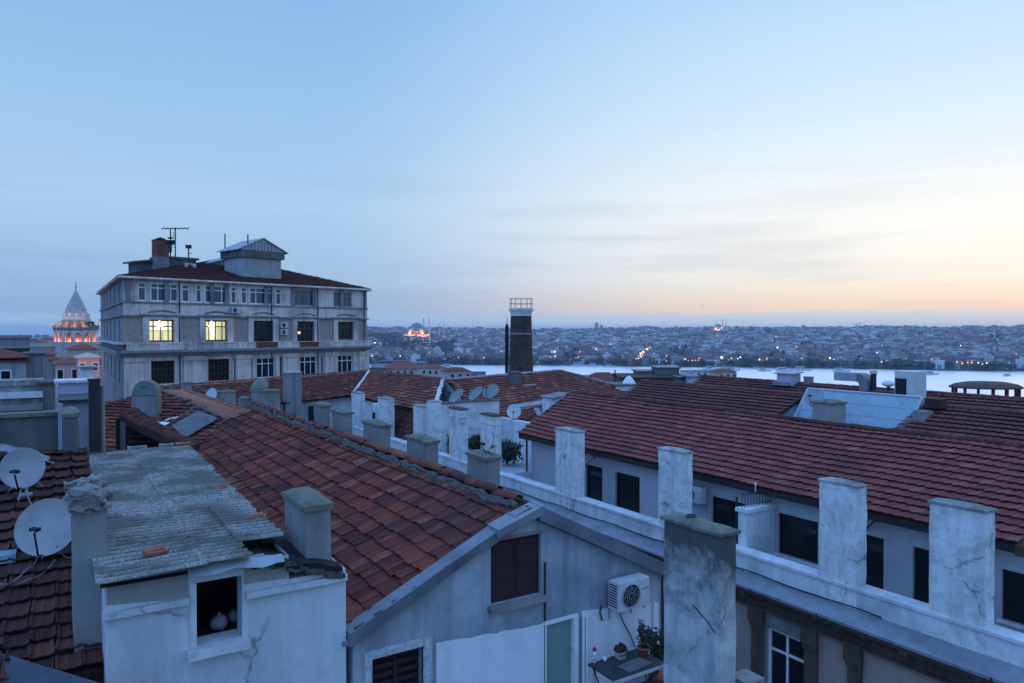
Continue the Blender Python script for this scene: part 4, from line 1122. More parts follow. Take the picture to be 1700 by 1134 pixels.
mb = MB(); FP.box(mb, fx[1], sw[0] - .03, GROUND_NEAR, -7.22, -.03, .045); FP.box(mb, sw[1] + .03, fx[2], GROUND_NEAR, -7.22, -.03, .045); FP.box(mb, sw[0] - .03, sw[1] + .03, sw[3] + .03, -7.22, -.03, .045)
mb.build('window_surround', 'stone_grey', B)
window(B, FP, sw, .12, 'white_paint', .075, vs=(.5,), hs=(.69,), pane='glass_dark')
# chimneys of the parapet, read off the view at the parapet face (far edge, near edge, top)
chs = ((922, 957, 714), (1093, 1135, 748), (1360, 1424, 812), (1543, 1637, 850), (798, 820, 695), (746, 765, 682))
for i, (xl, xr, yt) in enumerate(chs):
    u1, u0 = onX(xl, yt, XP - .01).y, onX(xr, yt, XP - .01).y
    neck = .32 if i >= 4 else 0
    chimney(B, XP - .012, XP + .36, u0, u1, -6.45, -3.62, 'plaster_chim', 'concrete_old' if i < 4 else 'wood_brown', .10, .03 if i < 4 else .05, 'dome', amp=.022 if i < 4 else .012, neck=neck)
for (xl, xr, yt) in ((686, 702, 683), (627, 643, 661), (583.5, 595, 655)):
    u1, u0 = onX(xl, yt, XP).y, onX(xr, yt, XP).y
    chimney(B, XP, XP + .42, u0, u1, -6.45, -3.85, 'plaster_chim', 'concrete_old', .10, .03, amp=.012)
# stub wall with railing between two roof terraces
s0, s1 = FW.px(1237, 880, .0)[0], 0
yk = onX(1246, 870, 16.2).y
mb = MB(); rbox(mb, 15.86, 17.08, yk - .14, yk + .14, -6.6, -4.98, .3, .006); st = mb.build('divider', 'plaster_white', B)
mb = MB(); rbox(mb, 15.80, 17.085, yk - .20, yk + .20, -4.98, -4.88, .3, .006); mb.build('coping', 'plaster_white', st)
mb = MB()
for k in range(11):
    x = 15.85 + k * .12; mb.tube([(x, yk, -4.88), (x, yk, -4.45)], .010, 5)
mb.tube([(15.82, yk, -4.50), (17.08, yk, -4.50)], .012, 5); mb.tube([(15.82, yk, -4.82), (17.08, yk, -4.82)], .010, 5)
mb.build('railing', 'dark_metal', st)
p = onX(1236, 910, 15.82)
mb = MB(); mb.tube([(15.92, yk + .24, -6.5), (15.92, yk + .24, -4.62)], .030, 8); mb.build('pole', 'dark_metal', st)
mb = MB(); mb.tube([(16.4, yk, -4.5), (16.4, yk, -4.33)], .012, 5); mb.lathe((16.4, yk, -4.33), [(.001, 0), (.03, .02), (.02, .09), (.001, .1)], 10); mb.build('finial', 'white_paint', st)
# rods propping the eave
for (X, Y, X2, Y2) in ((965, 778, 990, 757), (1437, 880, 1452, 866)):
    mb = MB(); mb.tube([onX(X, Y, XW - .02), onX(X2, Y2, 16.8)], .018, 6); mb.build('stay', 'dark_metal', B)
a = FW.px(1164, 832)
ac_unit('white air conditioner on the pale wall behind the second wide white chimney', FW.p(a[0], a[1], .28), R(-90))

# ---- terrace end: wall with three dishes, court wall, shrubs
mb = MB(); rbox(mb, 15.86, 19.25, 31.4, 31.7, -6.0, -3.62, .4, .008)
wl = mb.build('court_wall', 'plaster_white', B)
mb = MB(); rbox(mb, 15.9, 19.35, 31.33, 31.76, -3.62, -3.55, .4, .01); mb.build('coping', 'moss_cap', wl)
mb = MB(); mb.box(15.9, 19.2, 31.35, 31.40, -4.85, -4.78); mb.box(15.9, 19.2, 31.36, 31.40, -4.95, -4.85); mb.build('band', 'plaster_white', wl)
mb = MB(); rbox(mb, 19.0, 19.25, 25.3, 31.4, -6.0, -4.42, .5, .008); mb.build('court_wall', 'plaster_white', B)
chimney(B, XP, XP + .45, 31.35, 32.1, -6.45, -3.50, 'plaster_chim', 'concrete_old', .05, .02, 'flat')
rd = random.Random(77)
for (X, Y, rx, n, lab) in ((842, 752, 1.0, 1900, 'rounded dark shrub against the white court wall beside the roof end'), (790, 748, .75, 1100, 'low dark shrub between the two far white chimneys')):
    zdeck = zcourt; p = onZ(X, 772, zdeck) if X > 800 else onY(X, 748, 29.6); c = Vector((min(p.x, 18.3), p.y, zdeck + .62))
    o = thing('shrub', lab, 'shrub', (c.x, c.y, zdeck))
    mb = MB(); leafball(mb, c, rx * .85, rx * 1.0, .62, n, .085, rd, shell=.35); mb.build('foliage', 'leaf', o)
    mb = MB()
    for _ in range(7): mb.tube([(c.x, c.y, zdeck), c + Vector((rd.uniform(-.5, .5), rd.uniform(-.5, .5), rd.uniform(.1, .6)))], .015, 5)
    mb.build('stem', 'wood_dark', o)
p = onX(835, 745, 18.9); mb = MB()
o = thing('plant', 'single tall leafy plant standing against the court wall', 'plant', (p.x, p.y, zdeck))
mb = MB(); mb.tube([(p.x, p.y, zdeck), (p.x, p.y, p.z + .1)], .02, 5); mb.build('stem', 'wood_dark', o)
mb = MB(); leafball(mb, (p.x, p.y, p.z + .1), .22, .22, .35, 60, .1, rd); mb.build('foliage', 'leaf', o)
p = onY(747, 735, 31.1); o = thing('potted_plant', 'small red flowering pot plant at the foot of the far white wall', 'plant', (p.x, p.y, zdeck))
mb = MB(); leafball(mb, (p.x, p.y, zdeck + .55), .2, .2, .55, 90, .08, rd); mb.build('foliage', 'leaf', o)
mb = MB(); mb.lathe((p.x, p.y, zdeck), [(.001, 0), (.13, 0), (.17, .3), (.001, .3)], 14); mb.build('pot', 'terracotta_clay', o)
for (X, Y, D, nn, m_, lab) in ((757, 658, .92, tuple(-cR * .62 - cF * .42 + Vector((0, 0, .66))), 'dish_green', 'leftmost of the three tilted dishes along the top of the white wall'), (789, 654, .92, tuple(-cR * .64 - cF * .38 + Vector((0, 0, .66))), 'dish_green', 'middle one of the three dishes along the top of the white wall'), (814, 650, .90, tuple(-cR * .35 - cF * .7 + Vector((0, 0, .7))), 'dish_green', 'rounder dish standing last in the row on the white wall')):
    p = onY(X, Y, 31.45); dish(lab, (p.x + .1, 31.55, -3.54), p, D, nn, m_)
p = onX(853, 684, 19.1); dish('small pale dish standing on the court wall by the roof verge', (19.12, p.y, -4.40), p, .68, (-.6, -.8, .25), 'dish_white')
# small dish on one of the grey chimneys
p = onX(809, 746, 8.15); g = dish('small white dish seen edge-on atop the nearest small grey chimney', (8.16, 13.95, -2.74), p + Vector((0, -.1, .12)), .34, (-.9, .5, .3), 'dish_white')

# ---- the rows of roofs behind
C = thing('tiled_building', 'second parallel plum red roof with a glazed panel, behind the long terrace building', 'building', (28.6, 20, GROUND_NEAR))
mb = MB(); e2 = Vector((-4.0, 0, -1.47)); L2 = e2.length
tile_roof(mb, (28.6, 4, -2.96), (0, 1, 0), e2, [(0, 0), (27, 0), (26, L2), (0, L2)], .27, .335, PROF_NEW, .5, .03, .065, rnd=random.Random(51), skip=lambda s, d: 11.0 < s < 16.3 and d < 2.6)
tile_roof(mb, (28.6, 4, -2.96), (0, 1, 0), (4.0, 0, -1.55), [(0, 0), (27, 0), (28, L2), (0, L2)], .4, .4, PROF_NEW, .3, 0, .05)
ridge(mb, [(28.6, 4, -2.95), (28.6, 31, -2.95)], .11, .4, .6)
mb.build('roof', 'tile_plum_dark', C)
mb = MB(); slab_roof(mb, (24.6, 4, -4.5), (28.6, 4, -3.03), (28.6, 14.9, -3.03), (24.6, 14.9, -4.5), .06); slab_roof(mb, (24.6, 20.35, -4.5), (28.6, 20.35, -3.03), (28.6, 31, -3.03), (24.6, 30, -4.5), .06); slab_roof(mb, (24.6, 14.9, -4.5), (26.2, 14.9, -3.93), (26.2, 20.35, -3.93), (24.6, 20.35, -4.5), .06); slab_roof(mb, (28.6, 4, -3.03), (32.6, 4, -4.6), (32.6, 32, -4.6), (28.6, 31, -3.03), .06); mb.build('underlay', 'wood_dark', C)
mb = MB(); mb.box(24.7, 32.5, 4.2, 30.0, GROUND_NEAR, -4.55); mb.build('wall', 'plaster_wall', C)
# steep glazed panel let into that roof
gp = [onX(1342, 646, 28.55), onX(1531.5, 660.5, 28.55)]
u1, u0 = gp[0].y, gp[1].y; zt = (gp[0].z + gp[1].z) / 2; xb, zb_ = 27.55, zt - 1.25
mb = MB(); slab_roof(mb, (28.55, u0, zt), (28.55, u1, zt), (xb, u1, zb_), (xb, u0, zb_), .05); gl = mb.build('roof_glazing', 'skylight_glass', C)
mb = MB(); dv = Vector((xb - 28.55, 0, zb_ - zt)); up_ = Vector((.0, 0, .012))
nrm = Vector((zb_ - zt, 0, 28.55 - xb)).normalized(); nrm = nrm if nrm.z > 0 else -nrm
for k in range(8):
    y = u0 + (u1 - u0) * k / 7; a = Vector((28.55, y, zt)) + nrm * .01; b2 = a + dv
    mb.tube([a, b2], .010 if 0 < k < 7 else .05, 5)
for k in (0.0, .36, .7):
    a = Vector((28.55, u0, zt)) + dv * k + nrm * .01; mb.tube([a, a + Vector((0, u1 - u0, 0))], .009 if k else .05, 5)
mb.build('glazing_bar', 'plaster_terrace', gl)
mb = MB(); mb.poly([(28.6, u0 - .05, zt), (xb, u0 - .05, zb_), (28.6, u0 - .05, zb_ - .1), (28.6, u0 + .03, zt), (xb, u0 + .03, zb_), (28.6, u0 + .03, zb_ - .1)], [(0, 1, 2), (5, 4, 3), (0, 3, 4, 1), (1, 4, 5, 2)]); mb.build('cheek', 'lilac_wall', C)
mb = MB(); mb.poly([(28.6, u1 - .02, zt - .02), (xb, u1 - .02, zb_), (26.0, u1 + .1, -4.1), (28.6, u1 + .1, -3.1), (28.6, u1 + .4, -3.05), (26.0, u1 + .4, -4.05)], [(0, 1, 2, 3), (3, 2, 5, 4)]); mb.build('flashing', 'lead', C)
mb = MB(); mb.box(27.3, 27.9, u0 - .75, u0 - .3, -4.6, -3.05); mb.build('chimney', 'concrete', C)
mb = MB(); rbox(mb, 28.0, 28.5, u0 - .95, u0 - .35, -2.95, -2.62, .15, .03); mb.build('mortar_lump', 'wood_dark', C)
p = onX(1364, 680, 26.4); p1 = onX(1403, 680, 26.8); za = onX(1364, 668, 26.4).z
chimney(C, 26.0, 26.85, p1.y, p.y + .15, -4.6, za - .02, 'beige_plaster', 'moss_cap', .14, .06, 'dome')
p = onX(1352, 661, 26.3); dish('white dish leaning over the glazed roof panel beside a boxy chimney', (26.3, p.y + .1, -3.6), p, .80, (-.8, -.1, .45), 'lead_pale')
E = thing('tiled_building', 'third plum red roof lying farthest right before the water, with roof machinery', 'building', (36, 20, GROUND_NEAR))
mb = MB(); e3 = Vector((-3.8, 0, -1.4)); L3 = e3.length
tile_roof(mb, (36, 4, -3.08), (0, 1, 0), e3, [(0, 0), (29.4, 0), (28.2, L3), (0, L3)], .3, .335, PROF_NEW, .5, .03, .065, rnd=random.Random(61))
tile_roof(mb, (36, 4, -3.08), (0, 1, 0), (3.8, 0, -1.4), [(0, 0), (29.4, 0), (30.5, L3), (0, L3)], .45, .45, PROF_NEW, .3, 0, .05)
ridge(mb, [(36, 4, -3.07), (36, 33.4, -3.07)], .11, .4, .6); mb.build('roof', 'tile_plum_dark', E)
mb = MB(); slab_roof(mb, (32.2, 4, -4.55), (36, 4, -3.15), (36, 33.4, -3.15), (32.2, 32.2, -4.55), .06); slab_roof(mb, (36, 4, -3.15), (39.8, 4, -4.55), (39.8, 34.5, -4.55), (36, 33.4, -3.15), .06); mb.build('underlay', 'wood_dark', E)
mb = MB(); mb.box(32.6, 39.6, 4.2, 32.0, GROUND_NEAR, -4.5); mb.build('wall', 'plaster_wall', E)
# small roof vent house on the third roof
p = onX(1308, 630, 35.8)
o = thing('roof_vent', 'small white roof vent house with a tin lid on the third plum roof', 'vent', (35.8, p.y, -2.95))
mb = MB(); mb.box(35.4, 36.2, p.y - .55, p.y + .45, -3.2, -2.55); mb.build('casing', 'lilac_wall', o)
mb = MB(); slab_roof(mb, (35.3, p.y - .7, -2.50), (36.3, p.y - .7, -2.42), (36.3, p.y + .6, -2.42), (35.3, p.y + .6, -2.50), .06); mb.build('lid', 'zinc', o)
mb = MB(); mb.box(35.2, 35.4, p.y - .4, p.y + .6, -3.2, -3.0); mb.build('skirt', 'lead_pale', o)
p = onX(1341, 632, 36); chimney(E, 35.9, 36.25, p.y - .2, p.y + .2, -3.2, p.z + .15, 'concrete', 'concrete', .05, .03, 'flat')
# machinery standing by the second roof: condenser, duct, pipes
q = onX(1508, 655, 29.6)
o = thing('cooling_unit', 'tall pale cooling unit with a dark louvred side standing behind the glazed panel', 'cooling unit', (29.6, q.y, -3.3))
a, b2 = onX(1525, 640, 29.4).y, onX(1489, 640, 29.4).y; zt = onX(1508, 617, 29.4).z
mb = MB(); mb.box(29.2, 30.0, a, b2, -3.5, zt); mb.build('casing', 'ac_white', o, bev=.02)
mb = MB()
for k in range(12): mb.box(29.175, 29.198, a + (b2 - a) * .45, b2 - .08, zt - .38 - k * .075, zt - .335 - k * .075)
mb.build('louvre', 'dark_metal', o)
mb = MB(); mb.box(29.188, 29.199, a + (b2 - a) * .43, b2 - .05, zt - 1.25, zt - .30); mb.build('louvre_panel', 'black', o)
o = thing('air_duct', 'grey metal air duct with a rounded elbow rising from the third roof', 'duct', (30.2, onX(1430, 655, 30.2).y, -3.2))
X = 30.2
def dp(x, y): return onX(x, y, X)
mb = MB(); a_, b_ = dp(1391, 618), dp(1428, 634); mb.box(X - .3, X + .3, b_.y, a_.y, b_.z, a_.z); mb.build('run', 'zinc', o, bev=.01)
mb = MB(); ca = dp(1424, 642); N_ = 10; y0_ = b_.y; ztop_ = a_.z; zlow_ = b_.z
V = []
for k in range(N_ + 1):
    t = k / N_ * math.pi / 2; R1 = (ztop_ - zlow_) + .14; R0 = .14
    cy, cz = y0_, zlow_ - .14
    for r_ in (R0, R1):
        for x in (X - .31, X + .31): V.append((x, cy - math.sin(t) * r_, cz + math.cos(t) * r_))
F = []
for k in range(N_):
    i = k * 4; F += [(i, i + 1, i + 5, i + 4), (i + 3, i + 2, i + 6, i + 7), (i + 2, i, i + 4, i + 6), (i + 1, i + 3, i + 7, i + 5)]
mb.poly(V, F); mb.box(X - .31, X + .31, y0_ - R1, y0_ - R0, -3.5, zlow_ - .14); mb.build('elbow', 'lead', o)
mb = MB(); a = dp(1450, 640); mb.tube([(X, a.y, -3.4), (X, a.y, a.z + .5)], .12, 10); mb.build('vent_pipe', 'dark_metal', o)
mb = MB(); mb.tube([(X, a.y, a.z + .5), (X, a.y, a.z + .62)], [.18, .14], 10); mb.build('cowl', 'zinc', o)
o = thing('roof_fan', 'small silvery roof fan on a pipe frame between the duct and the cooling unit', 'fan', (30.4, onX(1475, 655, 30.4).y, -3.3)); q = onX(1475, 638, 30.4)
mb = MB(); mb.lathe((30.4, q.y, q.z - .12), [(.12, 0), (.26, .08), (.26, .16), (.1, .26), (.001, .27)], 14); mb.build('hood', 'white_paint', o)
mb = MB(); mb.tube([(30.4, q.y, -3.4), (30.4, q.y, q.z)], .07, 8)
for dx in (-.3, .3): mb.tube([(30.4, q.y + dx, -3.4), (30.4, q.y + dx, q.z - .35)], .02, 5)
mb.tube([(30.4, q.y - .3, q.z - .35), (30.4, q.y + .3, q.z - .35)], .02, 5); mb.build('frame', 'dark_metal', o)
o = thing('brick_hut', 'low brown plastered box at the foot of the roof fan', 'hut', (29.9, onX(1465, 662, 29.9).y, -3.4)); q = onX(1465, 652, 29.9)
mb = MB(); rbox(mb, 29.6, 30.2, q.y - .55, q.y + .5, -3.5, q.z, .2, .02); mb.build('body', 'beige_plaster', o); mb = MB(); mb.box(29.5, 30.3, q.y - .6, q.y + .55, q.z, q.z + .05); mb.build('lid', 'wood_dark', o)
# round-ended pavilion at the far right
P0_, P1_ = atD(1580, 640, 62), atD(1693, 645, 62); md = (P0_ + P1_) / 2; rw = (P1_ - P0_).length / 2
o = thing('pavilion', 'open pavilion with a flat curved brown roof on posts above the water', 'pavilion', (md.x, md.y, -20))
zt = atD(1635, 633, 62).z
mb = MB(); Mq = Matrix.Rotation(-AZ, 4, 'Z') @ Matrix.Diagonal((1, .75, 1, 1))
mb.lathe((md.x, md.y, zt), [(.001, -.02), (rw * .55, -.10), (rw * .86, -.28), (rw, -.50), (rw * .99, -.60), (rw * .9, -.55), (.001, -.5)], 36, M=Mq); mb.build('roof', 'brown_trim', o)
for k in range(14):
    a = 2 * math.pi * k / 14; q = Mq @ Vector((math.cos(a) * rw * .88, math.sin(a) * rw * .88, 0)); mb = MB(); mb.box(md.x + q.x - .08, md.x + q.x + .08, md.y + q.y - .08, md.y + q.y + .08, zt - 2.4, zt - .5); mb.build('post', 'wood_brown', o)
mb = MB(); mb.lathe((md.x, md.y, -20), [(.001, 0), (rw, 0), (rw, 18.0 + zt), (rw * .9, 18.0 + zt), (rw * .9, 17.5 + zt), (.001, 17.5 + zt)], 36, M=Mq); mb.build('base', 'concrete', o)
rd = random.Random(5)
mb = MB()
for k in range(9):
    a = rd.uniform(0, 6.28); q = Mq @ Vector((math.cos(a) * rw * .6, math.sin(a) * rw * .6, 0)); leafball(mb, (md.x + q.x, md.y + q.y, zt - 1.7), .6, .6, .55, 40, .2, rd)
mb.build('planting', 'leaf', o)
# ---- grey boxes, white hut left of those roofs
def block(label, x0, x1, ytop, ybot, d, depth, mat, roofm=None, cat='building', name='building', yaw=0.0, ov=.15):
    a, b2 = atD(x0, ytop, d), atD(x1, ytop, d)
    if x1 < 200: yaw = AZ; b2 = onY(x1, ytop, a.y); b2.z = a.z
    w_ = (b2 - a).length; c_ = (a + b2) / 2; zt_ = a.z
    M_ = Matrix.Translation((c_.x, c_.y, 0)) @ Matrix.Rotation(-AZ + yaw, 4, 'Z')
    zb_ = -22 if ybot is None else atD(x0, ybot, d).z - 3
    o = thing(name, label, cat, (c_.x, c_.y, zb_))
    mb = MB(); mb.box(-w_ / 2, w_ / 2, 0, depth, zb_, zt_, M=M_); mb.build('wall', mat, o)
    mb = MB()
    if name == 'house' and d > 60:
        h_ = w_ * .22; e = [(-w_ / 2 - .4, -.4, zt_), (w_ / 2 + .4, -.4, zt_), (w_ / 2 + .4, depth + .4, zt_), (-w_ / 2 - .4, depth + .4, zt_), (0, depth * .3, zt_ + h_), (0, depth * .7, zt_ + h_)]
        mb.poly([M_ @ Vector(q) for q in e], [(0, 1, 4), (1, 2, 5, 4), (2, 3, 5), (3, 0, 4, 5), (3, 2, 1, 0)])
    else: mb.box(-w_ / 2 - ov, w_ / 2 + ov, -ov, depth + ov, zt_ + .002, zt_ + .25 * (1 if w_ > 2 else .4), M=M_)
    mb.build('roof', roofm or 'concrete', o)
    return o, M_, w_, zt_, zb_
block('dark grey plant room on the roofs before the bright bridge road', 1092, 1128, 612, 640, 66, 3, 'concrete_dark', 'lead')
block('lighter grey box beside the dark plant room before the bridge road', 1060, 1094, 618, 640, 68, 3, 'stone_grey', 'lead')
block('wide low dark roof deck under the grey plant rooms', 1035, 1150, 632, 650, 63, 6, 'concrete_dark', 'wood_dark')
o, M_, w_, zt, zb_ = block('white rendered hut with a pale cone top between tiled roofs', 1022, 1058, 641, 668, 56, 2.4, 'plaster_white', 'moss_cap')
mb = MB(); mb.lathe(M_ @ Vector((.35, 1.0, zt + .1)), [(.001, .62), (.2, .5), (.48, .12), (.52, 0)], 16); mb.build('cone', 'white_paint', o)
block('small lilac box left of the third plum roof', 1143, 1162, 627, 650, 58, 2, 'lilac_wall', 'concrete')
block('dark little cube between the lilac box and the roof deck', 1128, 1143, 629, 650, 59, 2, 'concrete_dark', 'dark_metal')
p = atD(1021, 628, 60); o = thing('mast', 'slim dark mast with a tip rising between the tiled roofs and the water', 'mast', (p.x, p.y, p.z - 2))
mb = MB(); mb.tube([(p.x, p.y, p.z - 2), (p.x, p.y, atD(1021, 615, 60).z)], .06, 6); mb.build('pole', 'dark_metal', o); mb = MB(); mb.tube([(p.x, p.y, p.z), (p.x, p.y, p.z + .35)], .12, 6); mb.build('sleeve', 'dark_metal', o)

# ================================================================== roofs beyond the court (middle)
def roof_face(mb, A_, B_, Cc, D_, **k):
    """tiled four- or three-sided face: A,B the top edge, D,C the bottom edge under A,B"""
    A_, B_, Cc, D_ = map(Vector, (A_, B_, Cc, D_))
    es = (Cc - D_); es = es.normalized(); nn = es.cross(A_ - D_).normalized(); ed = nn.cross(es); ed = ed if ed.z < 0 else -ed
    def sd(p): q = p - D_; return (q.dot(es), q.dot(ed))
    tile_roof(mb, D_, es, ed, [sd(p) for p in (A_, B_, Cc, D_)], **k)
def face_slab(mb, pts, t=.05):
    P = [Vector(p) for p in pts]; n = (P[1] - P[0]).cross(P[2] - P[0]).normalized(); n = n if n.z > 0 else -n
    hi = [p - n * .045 for p in P]; lo = [p - n * (.045 + t) for p in P]
    k = len(P); mb.poly(hi + lo, [tuple(range(k)), tuple(range(2 * k - 1, k - 1, -1))] + [(i, (i + 1) % k, k + (i + 1) % k, k + i) for i in range(k)])
N1 = thing('tiled_building', 'L-shaped old building with a faded red hipped roof and white walls in the middle distance', 'building', (15, 45, GROUND_NEAR))
c0 = Vector((16.6, 45.6, -4.35)); c1 = onZ(610, 618, -3.2)
c1 = Vector((20.4, c1.y, -3.15))
e1b = Vector((6.5, 44.6, -4.75)); rl = Vector((5.6, c1.y - 1.2, 0)); pn_ = (c1 - c0).cross(e1b - c0); rl.z = c0.z - (pn_.x * (rl.x - c0.x) + pn_.y * (rl.y - c0.y)) / pn_.z
m2e0 = Vector((16.6, 33.6, -4.35)); m2r0 = atD(735, 632, 45.5)
mb = MB()
K_ = dict(tw=.26, course=.34, prof=PROF_OLD, jit=1.6, sag=.05, lift=.05)
roof_face(mb, c1, m2r0, m2e0, c0, rnd=random.Random(71), **K_)
roof_face(mb, rl, c1, c0, e1b, rnd=random.Random(72), **K_)
n1r = mb.build('roof', 'tile_dim', N1)
mb = MB(); face_slab(mb, (c1, m2r0, m2e0, c0)); face_slab(mb, (rl, c1, c0, e1b)); mb.build('underlay', 'wood_dark', N1)
mb = MB(); lumps(mb, [c1 + Vector((0, 0, .04)), c0 + Vector((0, 0, .06))], .10, .3, .4); mb.build('hip_mortar', 'plaster_white', N1); mb = MB(); lumps(mb, [m2r0 + Vector((0, 0, .04)), m2e0 + Vector((0, 0, .1))], .13, .3, .4)
mb.build('hip_mortar', 'plaster_white', N1)
mb = MB(); ridge(mb, [rl, c1, m2r0], .13, .4, 1.2); mb.build('ridge_tiles', 'tile_dim', N1)
mb = MB(); zz = GROUND_NEAR
for a, b2 in ((Vector((6.8, 45.2, 0)), Vector((16.9, 46.2, 0))), (Vector((16.9, 46.2, 0)), Vector((16.9, 33.5, 0))), (Vector((16.9, 33.5, 0)), Vector((20.3, 33.5, 0)))):
    mb.face([(a.x, a.y, zz), (b2.x, b2.y, zz), (b2.x, b2.y, -4.42), (a.x, a.y, -4.42 - (.5 if a.x < 10 else 0))])
mb.build('wall', 'plaster_white', N1)
mb = MB(); face_slab(mb, (m2r0, m2r0 + Vector((4, 0, -1.5)), c1 + Vector((4, 0, -1.5)), c1)); face_slab(mb, (rl, rl + Vector((0, 5, -1.5)), c1 + Vector((0, 5, -1.5)), c1)); mb.build('back_roof', 'tile_dim', N1)
# lower lean-to tiles and dark opening between its chimneys
mb = MB(); roof_face(mb, (16.75, 41, -4.5), (16.75, 32.2, -4.5), (16.0, 32.2, -5.95), (16.0, 41, -5.95), tw=.26, course=.33, prof=PROF_OLD, jit=2, rnd=random.Random(73)); mb.build('lean_to', 'tile_dark', N1)
p = onX(631, 690, 16.4)
mb = MB(); rbox(mb, 15.9, 16.85, 39.6, 40.3, -6, -4.35, .3, .02); ct = mb.build('niche', 'plaster_white', N1)
FN = Fr((15.89, 0), (0, -1)); mb = MB(); mb.box(15.87, 15.895, 39.75, 40.15, -5.6, -4.85); mb.build('opening', 'black', ct)
mb = MB(); q0, q1 = onY(512, 675, 45.55), onY(527, 700, 45.55); mb.box(q0.x, q1.x, 45.50, 45.56, q1.z, q0.z); mb.build('doorway', 'black', N1)
# chimneys and dishes on its left slope
def chim_px(par, x0, x1, yt, Y, z0, dy=.45, mat='concrete', cap='moss_cap', **k):
    a, b2 = onY(x0, yt, Y), onY(x1, yt, Y); return chimney(par, a.x, b2.x, Y, Y + dy, z0, a.z, mat, cap, **k)
chim_px(N1, 474, 501, 621, 45.2, -5.2, .6, 'stone_grey', 'concrete_old', ch=.14)
Kt = thing('chimney_block', 'cluster of small grey chimneys on a low roof behind the ridge of the gable house', 'chimneys', (9, 40, -9))
mb = MB(); rbox(mb, 6.2, 12.5, 39.3, 43.5, -9, -5.3, .6, .01); mb.build('base', 'plaster_gable', Kt)
chim_px(Kt, 364, 391, 653, 41, -5, .5); chim_px(Kt, 302, 318, 638, 42, -5, .5); chim_px(Kt, 400, 419, 664, 42, -5, .5, 'stone_grey'); chim_px(Kt, 421, 465, 652, 41.5, -5, .6)
p = onY(350, 659, 40.6); dish('white dish in front of the clustered grey chimneys on the left', (p.x + .35, 40.9, -4.6), p, .90, (-.9, -.4, .3), 'dish_white')
p = onY(431, 643, 41.8); dish('grey dish rising behind a wide low chimney in the middle distance', (p.x, 42.05, -3.6), p, 1.05, (-.3, .9, .4), 'dish_grey')
# ---- the middle roof under the brick chimney
N2 = thing('tiled_building', 'old building with a wide faded brown red roof in front of the tall brick chimney', 'building', (27, 42, GROUND_NEAR))
g0 = atD(740, 631, 45); g1 = atD(930, 616, 56.5); g2 = atD(1010, 641, 57.5)
fw_ = (g1 - g0); fw_.z = 0; fw_.normalize(); dn = Vector((fw_.y, -fw_.x, 0))
if dn.dot(cF) > 0: dn = -dn
e0_ = g0 + dn * 5.6 + Vector((0, 0, -2.1)) - fw_ * 3.2; e2_ = g1 + dn * 5.6 + Vector((0, 0, -2.1)) + fw_ * 5.0
mb = MB(); roof_face(mb, g0, g1, e2_, e0_, rnd=random.Random(81), **K_)
roof_face(mb, g1, g1 + Vector((.02, 0, 0)), g1 + fw_ * 5 - dn * 5.6 + Vector((0, 0, -2.1)), e2_, rnd=random.Random(82), **K_)
mb.build('roof', 'tile_dim', N2)
mb = MB(); face_slab(mb, (g0, g1, e2_, e0_)); face_slab(mb, (g1, g1 + fw_ * 5 - dn * 5.6 + Vector((0, 0, -2.1)), e2_)); face_slab(mb, (g0, g1, g1 - dn * 5.6 + Vector((0, 0, -2.1)), g0 - dn * 5.6 + Vector((0, 0, -2.1)))); mb.build('underlay', 'wood_dark', N2)
mb = MB(); lumps(mb, [g0, g1], .11, .3, .4); lumps(mb, [g1, e2_ + Vector((0, 0, .05))], .11, .3, .4); mb.build('ridge_mortar', 'lead_pale', N2)
mb = MB(); cc = [e0_, e2_, g1 + fw_ * 5 - dn * 5.6, g0 - dn * 5.6]
for i in range(4):
    a, b2 = cc[i], cc[(i + 1) % 4]; ins = .3 * dn * (1 if i == 0 else 0)
    mb.face([(a.x - ins.x, a.y - ins.y, zz), (b2.x - ins.x, b2.y - ins.y, zz), (b2.x - ins.x, b2.y - ins.y, -5.4), (a.x - ins.x, a.y - ins.y, -5.4)])
bk_ = g0 - dn * 5.6 + Vector((0, 0, -2.1)); mb.face([(e0_.x, e0_.y, zz), (bk_.x, bk_.y, zz), bk_ - Vector((0, 0, .1)), g0 - Vector((0, 0, .1)), e0_ - Vector((0, 0, .1))]); mb.build('wall', 'plaster_gable', N2)
q = g0.lerp(g1, .42) + dn * 1.2 + Vector((0, 0, -.5)); chimney(N2, q.x - .35, q.x + .35, q.y - .3, q.y + .3, q.z - .6, q.z + .75, 'concrete_dark', 'concrete_dark', .08, .05)
mb = MB(); q = g0.lerp(g1, .47) + dn * 1.9 + Vector((0, 0, -.66)); mb.box(q.x - .55, q.x + .55, q.y - .25, q.y + .25, q.z - .05, q.z + .06); mb.build('roof_light', 'lead_pale', N2)
# tangle behind the court wall: white sheets, tiled lean-to
o = thing('lean_to', 'broken tiled lean-to with white metal sheets behind the court wall', 'shed', (21.5, 31, -6))
mb = MB(); roof_face(mb, onX(870, 682, 21.5), onX(905, 676, 21.5) , onX(915, 712, 20.0), onX(878, 712, 20.0), tw=.24, course=.33, prof=PROF_OLD, jit=2.2); mb.build('roof_tiles', 'tile_old', o)
mb = MB(); a, b2 = onX(842, 680, 21.4), onX(898, 672, 21.6); slab_roof(mb, a, b2, b2 + Vector((.5, .2, .2)), a + Vector((.5, .2, .2)), .04); mb.build('roof_sheet', 'lead_pale', o)
mb = MB(); a, b2 = onX(886, 678, 20.9), onX(896, 700, 20.2); slab_roof(mb, a, b2, b2 + Vector((.1, -.35, .02)), a + Vector((.1, -.35, .02)), .04); mb.build('roof_sheet', 'lead_pale', o)
mb = MB(); mb.box(20.0, 21.6, 27.2, 33.0, -7, -4.9); mb.build('wall', 'interior', o)
